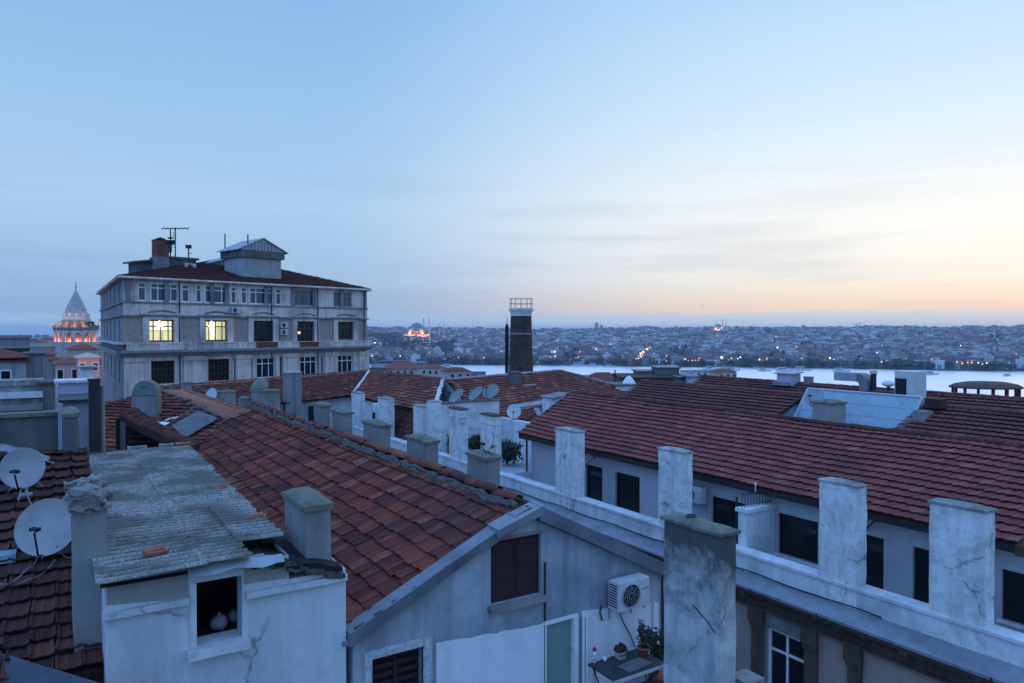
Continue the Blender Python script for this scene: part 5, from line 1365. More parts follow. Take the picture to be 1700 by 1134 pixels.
q = onX(928, 668, 21.6); mb = MB(); rbox(mb, 21.2, 22.2, q.y - .1, q.y + .9, -5.5, q.z + .2, .4, .02); mb.build('dormer', 'plaster_white', o)
mb = MB(); slab_roof(mb, (21.1, q.y - .2, q.z + .24), (22.3, q.y - .2, q.z + .42), (22.3, q.y + 1.0, q.z + .42), (21.1, q.y + 1.0, q.z + .24), .05); mb.build('dormer_roof', 'stone_grey', o)
# ---- tall brick chimney with railing, thin stack
ct = atD(865, 618, 70)
o = thing('brick_chimney', 'tall round dark brick chimney with a pale crown and a cage railing', 'chimney', (ct.x, ct.y, GROUND_NEAR))
def zc(y): return atD(865, y, 70).z
k_ = 70 / 1200
rb, rt = 20.2 * k_, 17.0 * k_
def rr(y): return rt + (rb - rt) * (y - 513) / (618 - 513)
mb = MB(); mb.lathe(ct - Vector((0, 0, ct.z)), [(rr(618) + .5, GROUND_NEAR), (rr(618), zc(618)), (rr(555), zc(555)), (rr(524), zc(524))], 40); mb.build('shaft', 'chimney_brick', o)
mb = MB(); mb.lathe(ct - Vector((0, 0, ct.z)), [(rr(553) + .03, zc(554.5)), (rr(553) + .05, zc(553)), (rr(553) + .03, zc(552))], 40); mb.build('hoop', 'concrete', o)
mb = MB(); pr = [(rr(524) + .01, zc(524)), (rr(519) + .02, zc(519)), (rr(513) + .22, zc(514)), (rr(513) + .22, zc(512)), (.001, zc(512))]
mb.lathe(ct - Vector((0, 0, ct.z)), pr, 40); mb.build('crown', 'plaster_chim', o)
mb = MB(); rr_ = 18.6 * k_
for y in (512, 504, 495.5): mb.lathe((ct.x, ct.y, zc(y)), [(rr_, 0), (rr_ + .035, 0), (rr_ + .035, .035), (rr_, .035), (rr_, 0)], 32)
for k in range(12):
    a = 2 * math.pi * k / 12; x, y = ct.x + math.cos(a) * (rr_ + .02), ct.y + math.sin(a) * (rr_ + .02); mb.tube([(x, y, zc(513)), (x, y, zc(495.5))], .018, 5)
mb.build('railing', 'dark_metal', o)
ct2 = atD(841.5, 618, 67); o = thing('stack_pipe', 'thin black stack pipe standing close to the tall brick chimney', 'pipe', (ct2.x, ct2.y, GROUND_NEAR))
mb = MB(); mb.tube([(ct2.x, ct2.y, GROUND_NEAR), (ct2.x, ct2.y, atD(841.5, 541, 67).z)], .17, 10); mb.tube([(ct2.x, ct2.y, atD(841.5, 541, 67).z), (ct2.x, ct2.y, atD(841.5, 537, 67).z)], .12, 8); mb.build('pipe', 'black', o)
mb = MB(); mb.tube([(ct2.x, ct2.y, atD(841.5, 537, 67).z), (ct2.x, ct2.y, atD(841.5, 527, 67).z)], .03, 5); mb.build('rod', 'dark_metal', o)

# ================================================================== the hipped roof with an arched hatch (left of the ridge)
Kh = thing('tiled_house', 'old house with a patched red hip roof carrying an arched metal hatch', 'house', (3, 26, GROUND_NEAR))
k0 = atD(262, 646, 31); k1 = onMain(378, 699, .02); k2 = onMain(312, 762, .02); k3 = atD(165, 668, 28.5)
kl = atD(300, 765, 19.0)
mb = MB(); K2_ = dict(tw=.25, course=.335, prof=PROF_OLD, jit=1.8, sag=.06, lift=.04)
pl_n = (k1 - k0).cross(k2 - k0).normalized()
def onK(X, Y, dz=0):
    r = ray(X, Y); t = (k0.dot(pl_n)) / r.dot(pl_n); q = r * t; return q + Vector((0, 0, dz))
A1, A2, A3, A4 = onK(170, 672), onK(262, 646), onK(378, 700), onK(303, 770); A5 = onK(165, 765)
es_ = (A3 - A2); es_.z = 0
# courses run level: find level direction in the plane
lv = Vector((0, 0, 1)).cross(pl_n).normalized(); lv = lv if lv.dot(cR) > 0 else -lv
edK = pl_n.cross(lv); edK = edK if edK.z < 0 else -edK
O_ = A2
def sdK(p): q = p - O_; return (q.dot(lv), q.dot(edK))
tile_roof(mb, O_, lv, edK, [sdK(p) for p in (A1, A2, A3, A4, A5)], rnd=random.Random(91), **K2_)
kr = mb.build('roof', 'tile_old', Kh)
mb = MB(); face_slab(mb, (A1, A2, A3, A4, A5)); mb.build('underlay', 'wood_dark', Kh)
mb = MB(); lumps(mb, [A2 + Vector((0, 0, .0)), A3 + Vector((0, 0, .02))], .07, .10, .9); mb.build('hip_mortar', 'mortar', kr)
mb = MB(); h2 = onMain(420, 684, .03); h1 = atD(306, 646, 36)
roof_face(mb, A3 + Vector((0, 0, .03)), A2 + Vector((0, 0, .03)), h1, h2, tw=.25, course=.33, prof=PROF_OLD, jit=1.5, rnd=random.Random(92)); mb.build('side_slope', 'tile_orange', kr)
mb = MB(); face_slab(mb, (A3, A2, h1, h2)); mb.build('side_underlay', 'tile_orange', kr)
mb = MB(); cc = [A5, A4, h2, h1, A2, A1]
for i in range(len(cc)):
    a, b2 = cc[i], cc[(i + 1) % len(cc)]; low_ = 1.6 if i == 1 else .12; mb.face([(a.x, a.y, zz), (b2.x, b2.y, zz), (b2.x, b2.y, b2.z - low_), (a.x, a.y, a.z - low_)])
mb.build('wall', 'plaster_gable', Kh)
# arched hatch
p = onK(240, 700); wA = 39 * p.dot(cF) / 1200; dA = p.dot(cF)
o = thing('roof_hatch', 'arched greenish metal roof hatch standing on the patched hip roof', 'hatch', tuple(p))
M_ = Matrix.Translation((p.x, p.y, 0)) @ Matrix.Rotation(-AZ + R(14), 4, 'Z'); zbt = p.z - .1; ztp = atD(240, 633, dA).z; hw = wA / 2; zs_ = ztp - hw * 1.25
def arch(hw_, n=16): return [(-hw_, zbt)] + [(-hw_ * math.cos(math.pi * k / n), zs_ + (ztp - zs_) * (hw_ / hw) * math.sin(math.pi * k / n)) for k in range(n + 1)] + [(hw_, zbt)]
def prism(mb, prof, y0, y1, M):
    a = [M @ Vector((x, y0, z)) for x, z in prof]; b2 = [M @ Vector((x, y1, z)) for x, z in prof]; k = len(prof)
    mb.poly(a + b2, [tuple(range(k)), tuple(range(2 * k - 1, k - 1, -1))] + [(i, k + i, k + (i + 1) % k, (i + 1) % k) for i in range(k)])
mb = MB(); prism(mb, arch(hw), 0, .7, M_); mb.build('casing', 'moss_cap', o)
mb = MB(); prism(mb, [q for q in arch(hw * .97)[1:-1]], -.035, -.005, M_); mb.build('arched_pane', 'green_sheet', o)
mb = MB(); prism(mb, [(-hw * .97, zbt), (-hw * .97, zs_ - .03), (hw * .97, zs_ - .03), (hw * .97, zbt)], -.03, -.005, M_); mb.build('lower_panel', 'stone_grey', o)
mb = MB(); mb.tube([M_ @ Vector((-.12 + .02 * k, -.05, zs_ + .28 + .05 * math.sin(k / 12 * math.pi))) for k in range(13)], .012, 5); mb.build('handle', 'dark_metal', o)
# rusty pot and white scraps beside the hatch
p = onK(257, 703, .05); mb = MB(); mb.lathe((p.x, p.y, p.z - .1), [(.17, 0), (.22, .15), (.16, .3), (.001, .34)], 14); o = tag(mb.build('chimney_pot', 'rust'), 'rusty round chimney pot at the foot of the arched hatch', 'chimney pot'); recentre(o)
for (X, Y, lab) in ((268, 708, 'white crumpled metal scrap below the arched hatch, left piece'), (284, 700, 'white crumpled metal scrap lying against the grey roof sheet')):
    p = onK(X, Y, .08); mb = MB(); M2 = Matrix.Translation(p) @ Matrix.Rotation(X * .7, 4, 'Z') @ Matrix.Rotation(.4, 4, 'X'); rbox(mb, -.28, .28, -.10, .10, -.03, .03, .08, .05, 5, M=M2); o = tag(mb.build('metal_scrap', 'white_paint'), lab, 'scrap', 'metal scraps on the hip roof'); recentre(o)
# grey sheet patch
mb = MB(); a, b2, c, d = onK(284, 712, .1), onK(330, 692, .22), onK(362, 702, .16), onK(308, 732, .1)
slab_roof(mb, a, b2, c, d, .03); mb.tube([onK(274, 715, .14), onK(322, 690, .28)], .03, 6)
o = tag(mb.build('roof_sheet', 'concrete_dark'), 'flat grey metal sheet patching the valley between two tiled roofs', 'metal sheet'); recentre(o)
# dark shed dormer
o = thing('dormer', 'dark open dormer under a sagging tiled lean-to roof behind the corrugated annex', 'dormer', tuple(atD(240, 750, 19.3)))
d_ = 19.2
a, b2 = atD(197, 692, d_), atD(318, 747, d_ + .3); a2, b3 = atD(222, 683, d_ + 1.6), atD(330, 742, d_ + 1.9)
mb = MB(); N_ = 14; V = []
for i in range(N_ + 1):
    t = i / N_; sgm = -.10 * math.sin(math.pi * t)
    for q0, q1 in ((a, b2), (a2, b3)):
        p = q0.lerp(q1, t); V += [p + Vector((0, 0, sgm + .02)), p + Vector((0, 0, sgm - .10))]
F = []
for i in range(N_):
    k = i * 4; F += [(k, k + 4, k + 6, k + 2), (k + 1, k + 3, k + 7, k + 5), (k, k + 1, k + 5, k + 4), (k + 2, k + 6, k + 7, k + 3)]
F += [(0, 2, 3, 1), (N_ * 4, N_ * 4 + 1, N_ * 4 + 3, N_ * 4 + 2)]
mb.poly(V, F); mb.build('roof_slab', 'wood_dark', o)
mb = MB(); rd = random.Random(14)
for k in range(14):
    t = k / 14; sgm = -.10 * math.sin(math.pi * (t + .03))
    for w in range(5):
        q = a.lerp(a2, w / 5 + .1).lerp(b2.lerp(b3, w / 5 + .1), t); q2 = a.lerp(a2, w / 5 + .1).lerp(b2.lerp(b3, w / 5 + .1), t + .082)
        mb.tube([q + Vector((0, 0, sgm + .03 + rd.uniform(0, .02))), q2 + Vector((0, 0, sgm + .035 + rd.uniform(0, .02)))], [.115, .125], 8)
mb.build('roof_tiles', 'tile_dark', o)
mb = MB(); p0, p1 = atD(203, 752, d_), atD(203, 702, d_); mb.box(p0.x - .07, p0.x + .07, p0.y - .07, p0.y + .07, p0.z - .6, p1.z); mb.build('post', 'concrete_dark', o)
mb = MB(); p0, p1 = atD(196, 752, d_ - .2), atD(196, 694, d_ - .2); mb.box(p0.x - .05, p0.x + .05, p0.y - .05, p0.y + .05, p0.z - .6, p1.z); mb.build('board', 'black', o)
mb = MB(); q0, q1 = atD(206, 756, d_ + .9), atD(318, 756, d_ + 1.1); zt0, zt1 = atD(206, 700, d_ + .9).z, atD(318, 748, d_ + 1.1).z
mb.face([q0 - Vector((0, 0, .7)), q1 - Vector((0, 0, .7)), (q1.x, q1.y, zt1 - .05), (q0.x, q0.y, zt0 - .1)]); mb.build('opening', 'interior', o)
mb = MB()
for k in range(5):
    p0 = atD(210, 716 + k * 9, d_ + .7); p1 = atD(225 + k * 20, 716 + k * 9 + 1, d_ + .8); mb.tube([p0, p1], .03, 5)
mb.build('slats', 'shutter', o)

# ================================================================== THE BIG STONE BUILDING (left)
G0 = cs((205 - 850) / 1200 * 68, 68); gang = R(41)
gd_ = (cR * math.sin(gang) + cF * math.cos(gang)).normalized()
FGb = Fr((G0.x, G0.y), (gd_.x, gd_.y))
def gs(X): return FGb.px(X, 540)[0]
Lg = gs(609)
S = thing('stone_building', 'large old grey stone building with two lit windows, a hipped roof and rooftop huts', 'building', (G0.x, G0.y, -26))
sdv = Vector((0, 1, 0))         # its narrow side recedes to the left
FS0 = G0 + sdv * 37
FGs = Fr((FS0.x, FS0.y), tuple((-sdv)[:2]))
LS = 37
zE = 5.0
def crow(x): return x / 2.65625
def wrect(x0, x1, y0, y1):
    X0, X1, Y0, Y1 = crow(x0), crow(x1), 360 + crow(y0), 360 + crow(y1)
    return FGb.rect(X0, Y0, X1, Y1)
z3 = (wrect(665, 788, 295, 372)[2], wrect(665, 788, 290, 372)[3])
top_w = [(610, 648), (665, 788), (803, 838), (865, 893), (905, 1008), (1020, 1045), (1065, 1092), (1102, 1207), (1217, 1243), (1293, 1390), (1472, 1552)]
def span(x0, x1, z): return (gs(crow(x0)), gs(crow(x1)), z[0], z[1])
H3 = [span(a, b2, z3) for a, b2 in top_w]
zf2 = (wrect(658, 768, 452, 548)[2], wrect(658, 768, 452, 548)[3])
H2 = [span(a, b2, (zf2[0] - (.55 if k in (2, 3) else 0), zf2[1])) for k, (a, b2) in enumerate(((658, 768), (907, 1003), (1118, 1203), (1310, 1385), (1490, 1558)))]
zf1 = (wrect(665, 770, 637, 725)[2] - .3, wrect(665, 770, 637, 725)[3])
f1 = [(665, 770), (917, 1012), (1132, 1215), (1323, 1398), (1490, 1558)]
f1s = [(885, 897), (1032, 1042), (1102, 1112), (1233, 1245), (1297, 1307), (1415, 1425)]
H1 = [span(a, b2, zf1) for a, b2 in f1]; H1s = [span(a, b2, (zf1[0], zf1[1] - .0)) for a, b2 in f1s]
zC = FGb.px(crow(800), 360 + crow(437))[1]; zL_ = FGb.px(crow(800), 360 + crow(597))[1]; zB_ = FGb.px(crow(800), 360 + crow(556))[1]
mb = MB(); FGb.wall(mb, [(0, zC), (Lg, zC), (Lg, zE), (0, zE)], H3, .2); mb.build('upper_wall', 'stone_pale', S)
mb = MB(); FGb.wall(mb, [(0, zL_), (Lg, zL_), (Lg, zC), (0, zC)], H2, .35); mb.build('middle_wall', 'stone_pattern', S)
mb = MB(); FGb.wall(mb, [(0, -26), (Lg, -26), (Lg, zL_), (0, zL_)], H1 + H1s, .35); mb.build('lower_wall', 'stone_pale', S)
sw_ = []
for k in range(5):
    for z0, z1 in ((z3[0] - .2, z3[1]), (zf2[0], zf2[1]), (zf1[0], zf1[1])): sw_.append((LS - 5.5 - k * 6, LS - 4.2 - k * 6, z0, z1))
mb = MB(); FGs.wall(mb, [(0, -26), (LS, -26), (LS, zE), (0, zE)], sw_, .3)
BK = G0 + sdv * LS + gd_ * Lg; E1 = G0 + gd_ * Lg
mb.face([(E1.x, E1.y, -26), (BK.x, BK.y, -26), (BK.x, BK.y, zE), (E1.x, E1.y, zE)]); mb.face([(BK.x, BK.y, -26), (FS0.x, FS0.y, -26), (FS0.x, FS0.y, zE), (BK.x, BK.y, zE)])
mb.build('side_wall', 'stone_grey', S)
for h in sw_: window(S, FGs, h, .25, 'grey_paint', .08, vs=(.5,))
for k, h in enumerate(H3):
    if k < 9: window(S, FGb, h, .15, 'white_paint', .13, vs=(.27, .73) if (top_w[k][1] - top_w[k][0]) > 70 else (), hs=(.72,), pane='glass_sky')
    else: window(S, FGb, h, .15, 'grey_paint', .08, vs=(.28, .72), hs=(.7,), pane='glass_sky')
for k, h in enumerate(H2):
    w = window(S, FGb, h, .30, ('wood_dark', 'wood_dark', 'wood_dark', 'wood_brown', 'wood_brown')[k], .12, vs=(.2, .5, .8), hs=(.70,), pane='lit_room' if k < 2 else 'glass_dark', label='lit window with a hanging lamp' if k < 2 else None)
    if k < 2:
        x = (h[0] + h[1]) / 2 - (.1 if k == 0 else .45); mb = MB(); c = FGb.p(x, h[3] - .55, -.22); mb.lathe(c, [(.10, .10), (.30, -.02), (.28, -.1), (.001, -.12)], 12); mb.tube([c, c + Vector((0, 0, .5))], .025, 5); mb.build('lamp', 'lamp_glow', w)
    if k < 2:
        mb = MB(); a_, b_, c_, d_ = h
        if k == 0: FGb.box(mb, a_ + .15, b_ - .15, c_ + 1.0, c_ + 1.35, -.288, -.282); FGb.box(mb, a_ + 1.0, a_ + 1.5, c_ + .1, c_ + 1.0, -.288, -.2821)
        else: FGb.box(mb, a_ + 1.4, b_ - .15, c_ + .1, c_ + 1.5, -.288, -.282)
        mb.build('shelf', 'lit_dim', w)
        mb = MB(); FGb.box(mb, a_ + .5, a_ + 1.05, c_ + .1, c_ + 2.2, -.2876, -.2816) if k else FGb.box(mb, a_ + .15, b_ - .15, d_ - 1.0, d_ - .15, -.2876, -.2816); mb.build('room_light', 'lit_pale', w)
    if k == 3:
        mb = MB(); c = FGb.px(crow(1319), 360 + crow(509), -.2); mb.lathe(FGb.p(c[0], c[1], -.2), [(.001, -.14), (.16, -.1), (.16, .1), (.001, .14)], 10); mb.build('lamp', 'lamp_orange', w)
for k, h in enumerate(H1): window(S, FGb, h, .28, 'rust' if k < 2 else 'white_paint', .05 if k < 2 else .12, vs=(.16, .33, .5, .66, .84) if k < 2 else (.33, .67), hs=(.33, .66) if k < 2 else (.7,), pane='glass_dark')
for h in H1s: window(S, FGb, h, .25, 'grey_paint', .05, hs=(.6,))
# trim
for k, h in enumerate(H2):
    mb = MB(); bw = .62
    FGb.box(mb, h[0] - bw, h[0] - .02, zB_, h[3] + .5, 0, .10); FGb.box(mb, h[1] + .02, h[1] + bw, zB_, h[3] + .5, 0, .10); FGb.box(mb, h[0] - .02, h[1] + .02, h[3] + .02, h[3] + .5, 0, .10)
    FGb.box(mb, h[0] - bw - .2, h[1] + bw + .2, h[3] + .5, h[3] + .62, 0, .28)
    mb.build('window_surround', 'stone_pale', S)
    # curved hood
    mb = MB(); n = 12; w_ = (h[1] - h[0]) / 2 + bw; xm = (h[0] + h[1]) / 2
    mb.tube([FGb.p(xm - w_ * .75 + 1.5 * w_ * i / n, h[3] + .68 + .22 * math.sin(math.pi * i / n), .12) for i in range(n + 1)], .09, 6); mb.build('hood', 'stone_grey', S)
def band(name, z0, z1, out, mat, ext=.0):
    mb = MB(); FGb.box(mb, -ext, Lg + ext, z0, z1, 0.004, out); FGs.box(mb, 0, LS + out, z0, z1, .004, out); return mb.build(name, mat, S)
band('cornice', zC - .06, zC + .10, .22, 'stone_grey', .2)
mb = MB(); FGb.box(mb, 0, Lg, zC + .10, z3[0] - .22, .003, .08); mb.build('spandrel_band', 'stone_pale', S)
band('sill_band', z3[0] - .22, z3[0] - .06, .16, 'stone_grey', .1)
band('balcony_rail', zB_ - .12, zB_ + .06, .75, 'stone_pale', .1)
mb = MB(); FGb.box(mb, 0, Lg, zL_ + .22, zB_ - .12, .52, .68)
for k in range(11): s_ = Lg * k / 10.5 + .3; FGb.box(mb, s_, s_ + .9, zL_ + .22, zB_ - .12, .681, .76)
mb.build('balcony_front', 'stone_pale', S)
for k in (2, 3):
    h = H2[k]; mb = MB(); FGb.box(mb, h[0] - .1, h[1] + .1, zL_ + .3, zB_ - .02, .765, .82); mb.build('balcony_panel', 'rust', S)
mb = MB(); FGb.box(mb, -.4, Lg + .4, zL_ - .02, zL_ + .22, .003, 1.0); FGb.box(mb, -.2, Lg + .2, zL_ - .3, zL_ - .02, .003, .6); FGs.box(mb, 0, LS + .2, zL_ - .3, zL_ + .22, .003, .6); mb.build('main_cornice', 'stone_grey', S)
for x in (575, 855, 1070, 1275, 1455, 1605):
    s_ = gs(crow(x)); w_ = 1.15 if x < 1000 else .85; mb = MB(); FGb.box(mb, max(s_ - w_, .01), min(s_ + w_, Lg + .2), -26, zL_ - .9, .004, .22); FGb.box(mb, max(s_ - w_ - .1, 0), min(s_ + w_ + .1, Lg + .25), zL_ - .9, zL_ - .45, .004, .34); mb.build('pilaster', 'stone_pale', S)
for k in range(9):
    s_ = (.4, 4.0, 8.6, 10.2, 14.7, 18.0, 20.8, 24.6, Lg - .3)[k]; mb = MB(); FGb.box(mb, s_ - .22, s_ + .22, z3[0] - .06, zE - .1, .003, .12); mb.build('pilaster', 'stone_grey', S)
for s_ in (5.2, 15.3, 21.2, Lg - .5):
    mb = MB(); mb.tube([FGb.p(s_, -8, .16), FGb.p(s_, zE, .16)], .06, 6); mb.build('downpipe', 'dark_metal', S)
# hipped roof
ov = .45; c_ = [G0 - gd_ * ov - sdv * ov, E1 + gd_ * ov - sdv * ov, BK + gd_ * ov + sdv * ov, FS0 - gd_ * ov + sdv * ov]
c_ = [Vector((p.x, p.y, zE + .12)) for p in c_]
ra = atD(330, 446, 84); ra = (c_[0] + c_[3]) / 2; ra = ra + gd_ * 13; ra.z = zE + 4.0; rb_ = (c_[1] + c_[2]) / 2 - gd_ * 11; rb_.z = zE + 4.0
mb = MB(); KB = dict(tw=.5, course=.55, prof=PROF_OLD, jit=1.2, lift=.07)
roof_face(mb, ra, rb_, c_[1], c_[0], rnd=random.Random(101), **KB); roof_face(mb, rb_, rb_ + Vector((.01, 0, 0)), c_[2], c_[1], rnd=random.Random(102), **KB)
roof_face(mb, rb_, ra, c_[3], c_[2], **KB); roof_face(mb, ra, ra + Vector((.01, 0, 0)), c_[0], c_[3], **KB)
gr = mb.build('roof', 'tile_brown', S)
mb = MB(); face_slab(mb, (ra, rb_, c_[1], c_[0])); face_slab(mb, (rb_, c_[2], c_[1])); face_slab(mb, (rb_, ra, c_[3], c_[2])); face_slab(mb, (ra, c_[0], c_[3])); mb.build('underlay', 'tile_dark', gr)
mb = MB()
for i in range(4):
    a, b2 = c_[i], c_[(i + 1) % 4]; mb.tube([a + Vector((0, 0, -.12)), b2 + Vector((0, 0, -.12))], .13, 6)
mb.face([p - Vector((0, 0, .2)) for p in c_]); mb.build('eave', 'stone_pale', gr)
# roof lantern of corrugated sheet
ux, uy = gd_, sdv
def GM(px_, py_, d): p = atD(px_, py_, d); M = Matrix.Identity(4); M.col[0] = (*ux, 0); M.col[1] = (*(-FGb.n), 0); M.col[3] = (p.x, p.y, 0, 1); return M
d_ = 84; zf = lambda y: atD(440, y, d_).z
M_ = GM(402, 440, d_ - 3); w_ = 74 * 83 / 1200 / .95
mbw = MB(); mbb = MB(); mbt = MB()
def ribbed(mb, M, x0, x1, y, z0, z1, n, amp=.05):
    for k in range(n):
        xa = x0 + (x1 - x0) * k / n; xb = x0 + (x1 - x0) * (k + .55) / n; xc = x0 + (x1 - x0) * (k + 1) / n
        mb.box(xa, xb, y - amp, y, z0, z1, M=M); mb.box(xb, xc, y - amp * .15, y, z0, z1, M=M)
lw = w_
ribbed(mbw, M_, 0, lw * .9, 0, zf(455) - .6, zf(430), 16); mbw.box(-.0, lw * .9, .01, 4, zf(455) - .6, zf(430), M=M_)
lo = S
l1 = mbw.build('lantern_wall', 'zinc', S)
mbb.box(-.35, lw * .95, -.35, 4.3, zf(430), zf(418), M=M_); mbb.build('lantern_band', 'concrete_dark', S)
a0, a1, zt0, zt1 = -.45, lw * .97, zf(418), zf(399); xm = (a0 + a1) / 2
prism(mbt, [(a0, zt0), (xm, zt1), (a1, zt0)], -.35, 4.3, M_); mbt.build('lantern_gable', 'zinc', S)
mb = MB()
for k in range(14):
    x = a0 + (a1 - a0) * (k + .5) / 14; hh = 1 - abs(x - xm) / ((a1 - a0) / 2); mb.box(x - .05, x + .05, -.40, -.352, zt0, zt0 + (zt1 - zt0) * hh, M=M_)
mb.build('lantern_ribs', 'lead_pale', S)
mb = MB(); nrm_ = .10
for (x0_, z0_, x1_, z1_) in ((a0 - .3, zt0 - .1, xm, zt1 + .06), (xm, zt1 + .06, a1 + .3, zt0 - .1)):
    P = [M_ @ Vector(q) for q in ((x0_, -.5, z0_), (x1_, -.5, z1_), (x1_, 4.4, z1_), (x0_, 4.4, z0_))]; mb.hexa(P + [p + Vector((0, 0, nrm_)) for p in P])
mb.build('lantern_roof', 'zinc', S)
# lower shed behind it
M2 = GM(350, 440, 88); zz2 = lambda y: atD(380, y, 88).z
mb = MB(); mb.box(0, 5.5, 0, 7, zz2(452), zz2(436), M=M2); prism(mb, [(0, zz2(436)), (5.5, zz2(416)), (5.5, zz2(436))], 0, 7, M2); mb.build('roof_shed', 'stone_grey', S)
mb = MB(); P = [M2 @ Vector(q) for q in ((-.4, -.3, zz2(437)), (5.7, -.3, zz2(414)), (5.7, 7.2, zz2(414)), (-.4, 7.2, zz2(437)))]; mb.hexa(P + [p + Vector((0, 0, .12)) for p in P]); mb.build('shed_roof', 'zinc', S)
# roof hut at left with a brick flue
d3 = 84; M3 = GM(226, 450, d3); zq = lambda y: atD(270, y, d3).z; k3 = d3 / 1200
wl_ = 6.7
mb = MB(); mb.box(0, wl_ * .72, 0, 2.2, zq(468), zq(432), M=M3); mb.build('roof_hut', 'concrete_dark', S)
mb = MB(); mb.box(wl_ * .40, wl_, -.8, 2.4, zq(462), zq(425), M=M3); mb.build('roof_hut', 'concrete_dark', S)
mb = MB(); P = [M3 @ Vector(q) for q in ((-.5, -.4, zq(436)), (wl_ * .4, -.4, zq(429)), (wl_ * .4, 2.5, zq(429)), (-.5, 2.5, zq(436)))]; mb.hexa(P + [p + Vector((0, 0, .2)) for p in P]); mb.build('hut_roof', 'concrete_dark', S)
mb = MB(); mb.box(wl_ * .40 - .1, wl_ + .3, -1.0, 2.6, zq(425), zq(421.5), M=M3); mb.build('hut_roof', 'concrete_dark', S)
mb = MB(); mb.box(wl_ * .60, wl_ * .66, -.83, -.79, zq(441), zq(436), M=M3); mb.build('hut_window', 'black', S)
mb = MB(); xa = 1.75; mb.box(xa, xa + 1.45, -1.4, .0, zq(462), zq(424), M=M3); fb = mb.build('flue', 'stone_grey', S)
mb = MB(); mb.box(xa + .02, xa + 1.43, -1.38, -.02, zq(424), zq(396), M=M3); mb.build('brick_stack', 'red_brick', fb)
mb = MB(); mb.box(xa - .06, xa + 1.5, -1.45, .05, zq(396), zq(395), M=M3); mb.tube([M3 @ Vector((xa + .2, -.7, zq(395))), M3 @ Vector((xa + .7, -.7, zq(392))), M3 @ Vector((xa + 1.3, -.7, zq(394)))], .12, 6); mb.build('cap', 'dark_metal', fb)
# antennas and aerial masts
def mast(label, X, y0, y1, d, extra):
    p0, p1 = atD(X, y0, d), atD(X, y1, d); o = thing('antenna', label, 'antenna', tuple(p0), 'rooftop antennas')
    mb = MB(); mb.tube([p0, p1], .07, 6); mb.build('mast', 'dark_metal', o); mb = MB(); extra(mb, p0, p1); 
    if mb.f: mb.build('elements', 'dark_metal', o)
def yagi(mb, p0, p1):
    for (t, w, n) in ((.97, 1.45, 7),):
        c = p0.lerp(p1, t); mb.tube([c - cR * w, c + cR * w], .05, 5)
        for k in range(n): q = c + cR * (-w + 2 * w * k / (n - 1)); mb.tube([q - Vector((0, 0, .16)) - cF * .3, q + Vector((0, 0, .16)) + cF * .3], .045, 4)
    for k in range(9): c = p0.lerp(p1, .35 + .06 * k); mb.tube([c - cR * .35, c + cR * .05], .03, 4)
mast('television aerial on a lattice mast with a long crossbar above the roof hut', 291, 428, 377, 83, yagi)
def cluster(mb, p0, p1):
    for t, w in ((.50, .6), (.55, .5), (.60, .55), (.70, .3)): c = p0.lerp(p1, t); mb.tube([c - cR * w, c + cR * w], .09, 6); mb.tube([c - cF * w, c + cF * w], .06, 5)
    mb.tube([p0.lerp(p1, .2), p0.lerp(p1, .5)], .16, 6)
mast('short mast with a dark cluster of boxes beside the television aerial', 283, 428, 380, 83.6, cluster)
def cam_(mb, p0, p1): mb.box(p1.x - .3, p1.x + .3, p1.y - .2, p1.y + .2, p1.z - .1, p1.z + .28); mb.tube([p0.lerp(p1, .6), p0.lerp(p1, .6) + cR * .4], .05, 4)
mast('small post with a box head at the right end of the roof hut', 313, 434, 410, 82.5, cam_)
mast('plain thin lightning rod left of the roof lantern', 373.5, 432, 387, 86, lambda mb, a, b2: mb.tube([a, a + Vector((0, 0, .6))], .25, 6))
mast('thin rod with a small crossbar by the roof lantern gable', 411.5, 412, 388, 82, lambda mb, a, b2: mb.tube([a + cR * -.9 + Vector((0, 0, .1)), a + Vector((0, 0, .1))], .04, 5))
for (X, Y, Y2) in ((174, 540, 490), (183, 478, 470), (606, 510, 495)):
    pass
# air conditioners on this building
rzG = math.atan2(FGb.n.x, -FGb.n.y)
for (x, y, n_, lab) in ((1036, 422, .35, 'small air conditioner under the top floor windows of the stone building'), (1250, 487, .4, 'upper of two stacked air conditioners on the stone building'), (1250, 518, .4, 'lower of two stacked air conditioners on the stone building')):
    a = FGb.px(crow(x), 360 + crow(y), .3); t = ac_unit(lab, FGb.p(a[0], a[1], n_), rzG); t.scale = (1.15, 1.1, 1.1)
p = atD(316, 449, 82); t = ac_unit('air conditioner standing beside the hut on the stone building roof', p, rzG); t.scale = (1.5, 1.5, 1.5)

# ================================================================== left middle distance
o, M_, w_, zt, zb_ = block('pale house with a small dark window and a low tiled roof at the left edge', -30, 42, 603, None, 36, 3.2, 'plaster_gable', 'tile_old', 'house', 'house')
p0, p1 = onY(2, 617, (M_ @ Vector((0, 0, 0))).y), onY(17, 639, (M_ @ Vector((0, 0, 0))).y)
mb = MB(); Mi = M_.inverted(); a, b2 = Mi @ p0, Mi @ p1
mb.box(a.x - .06, b2.x + .06, -.06, -.003, b2.z - .06, a.z + .06, M=M_); w = mb.build('window_frame', 'white_paint', o); mb = MB(); mb.box(a.x, b2.x, -.075, -.061, b2.z, a.z, M=M_); mb.build('pane', 'glass_dark', w)
mb = MB(); P = [M_ @ Vector(q) for q in ((-w_ / 2 - .3, -.4, zt + .26), (w_ / 2 + .2, -.4, zt + .26), (w_ / 2 + .2, 3.5, zt + .26), (-w_ / 2 - .3, 3.5, zt + .26))]; ap = M_ @ Vector((-w_ / 2 + .5, 1.6, zt + .70))
mb.poly(P + [ap], [(0, 1, 4), (1, 2, 4), (2, 3, 4), (3, 0, 4)]); mb.build('roof_hip', 'tile_old', o)
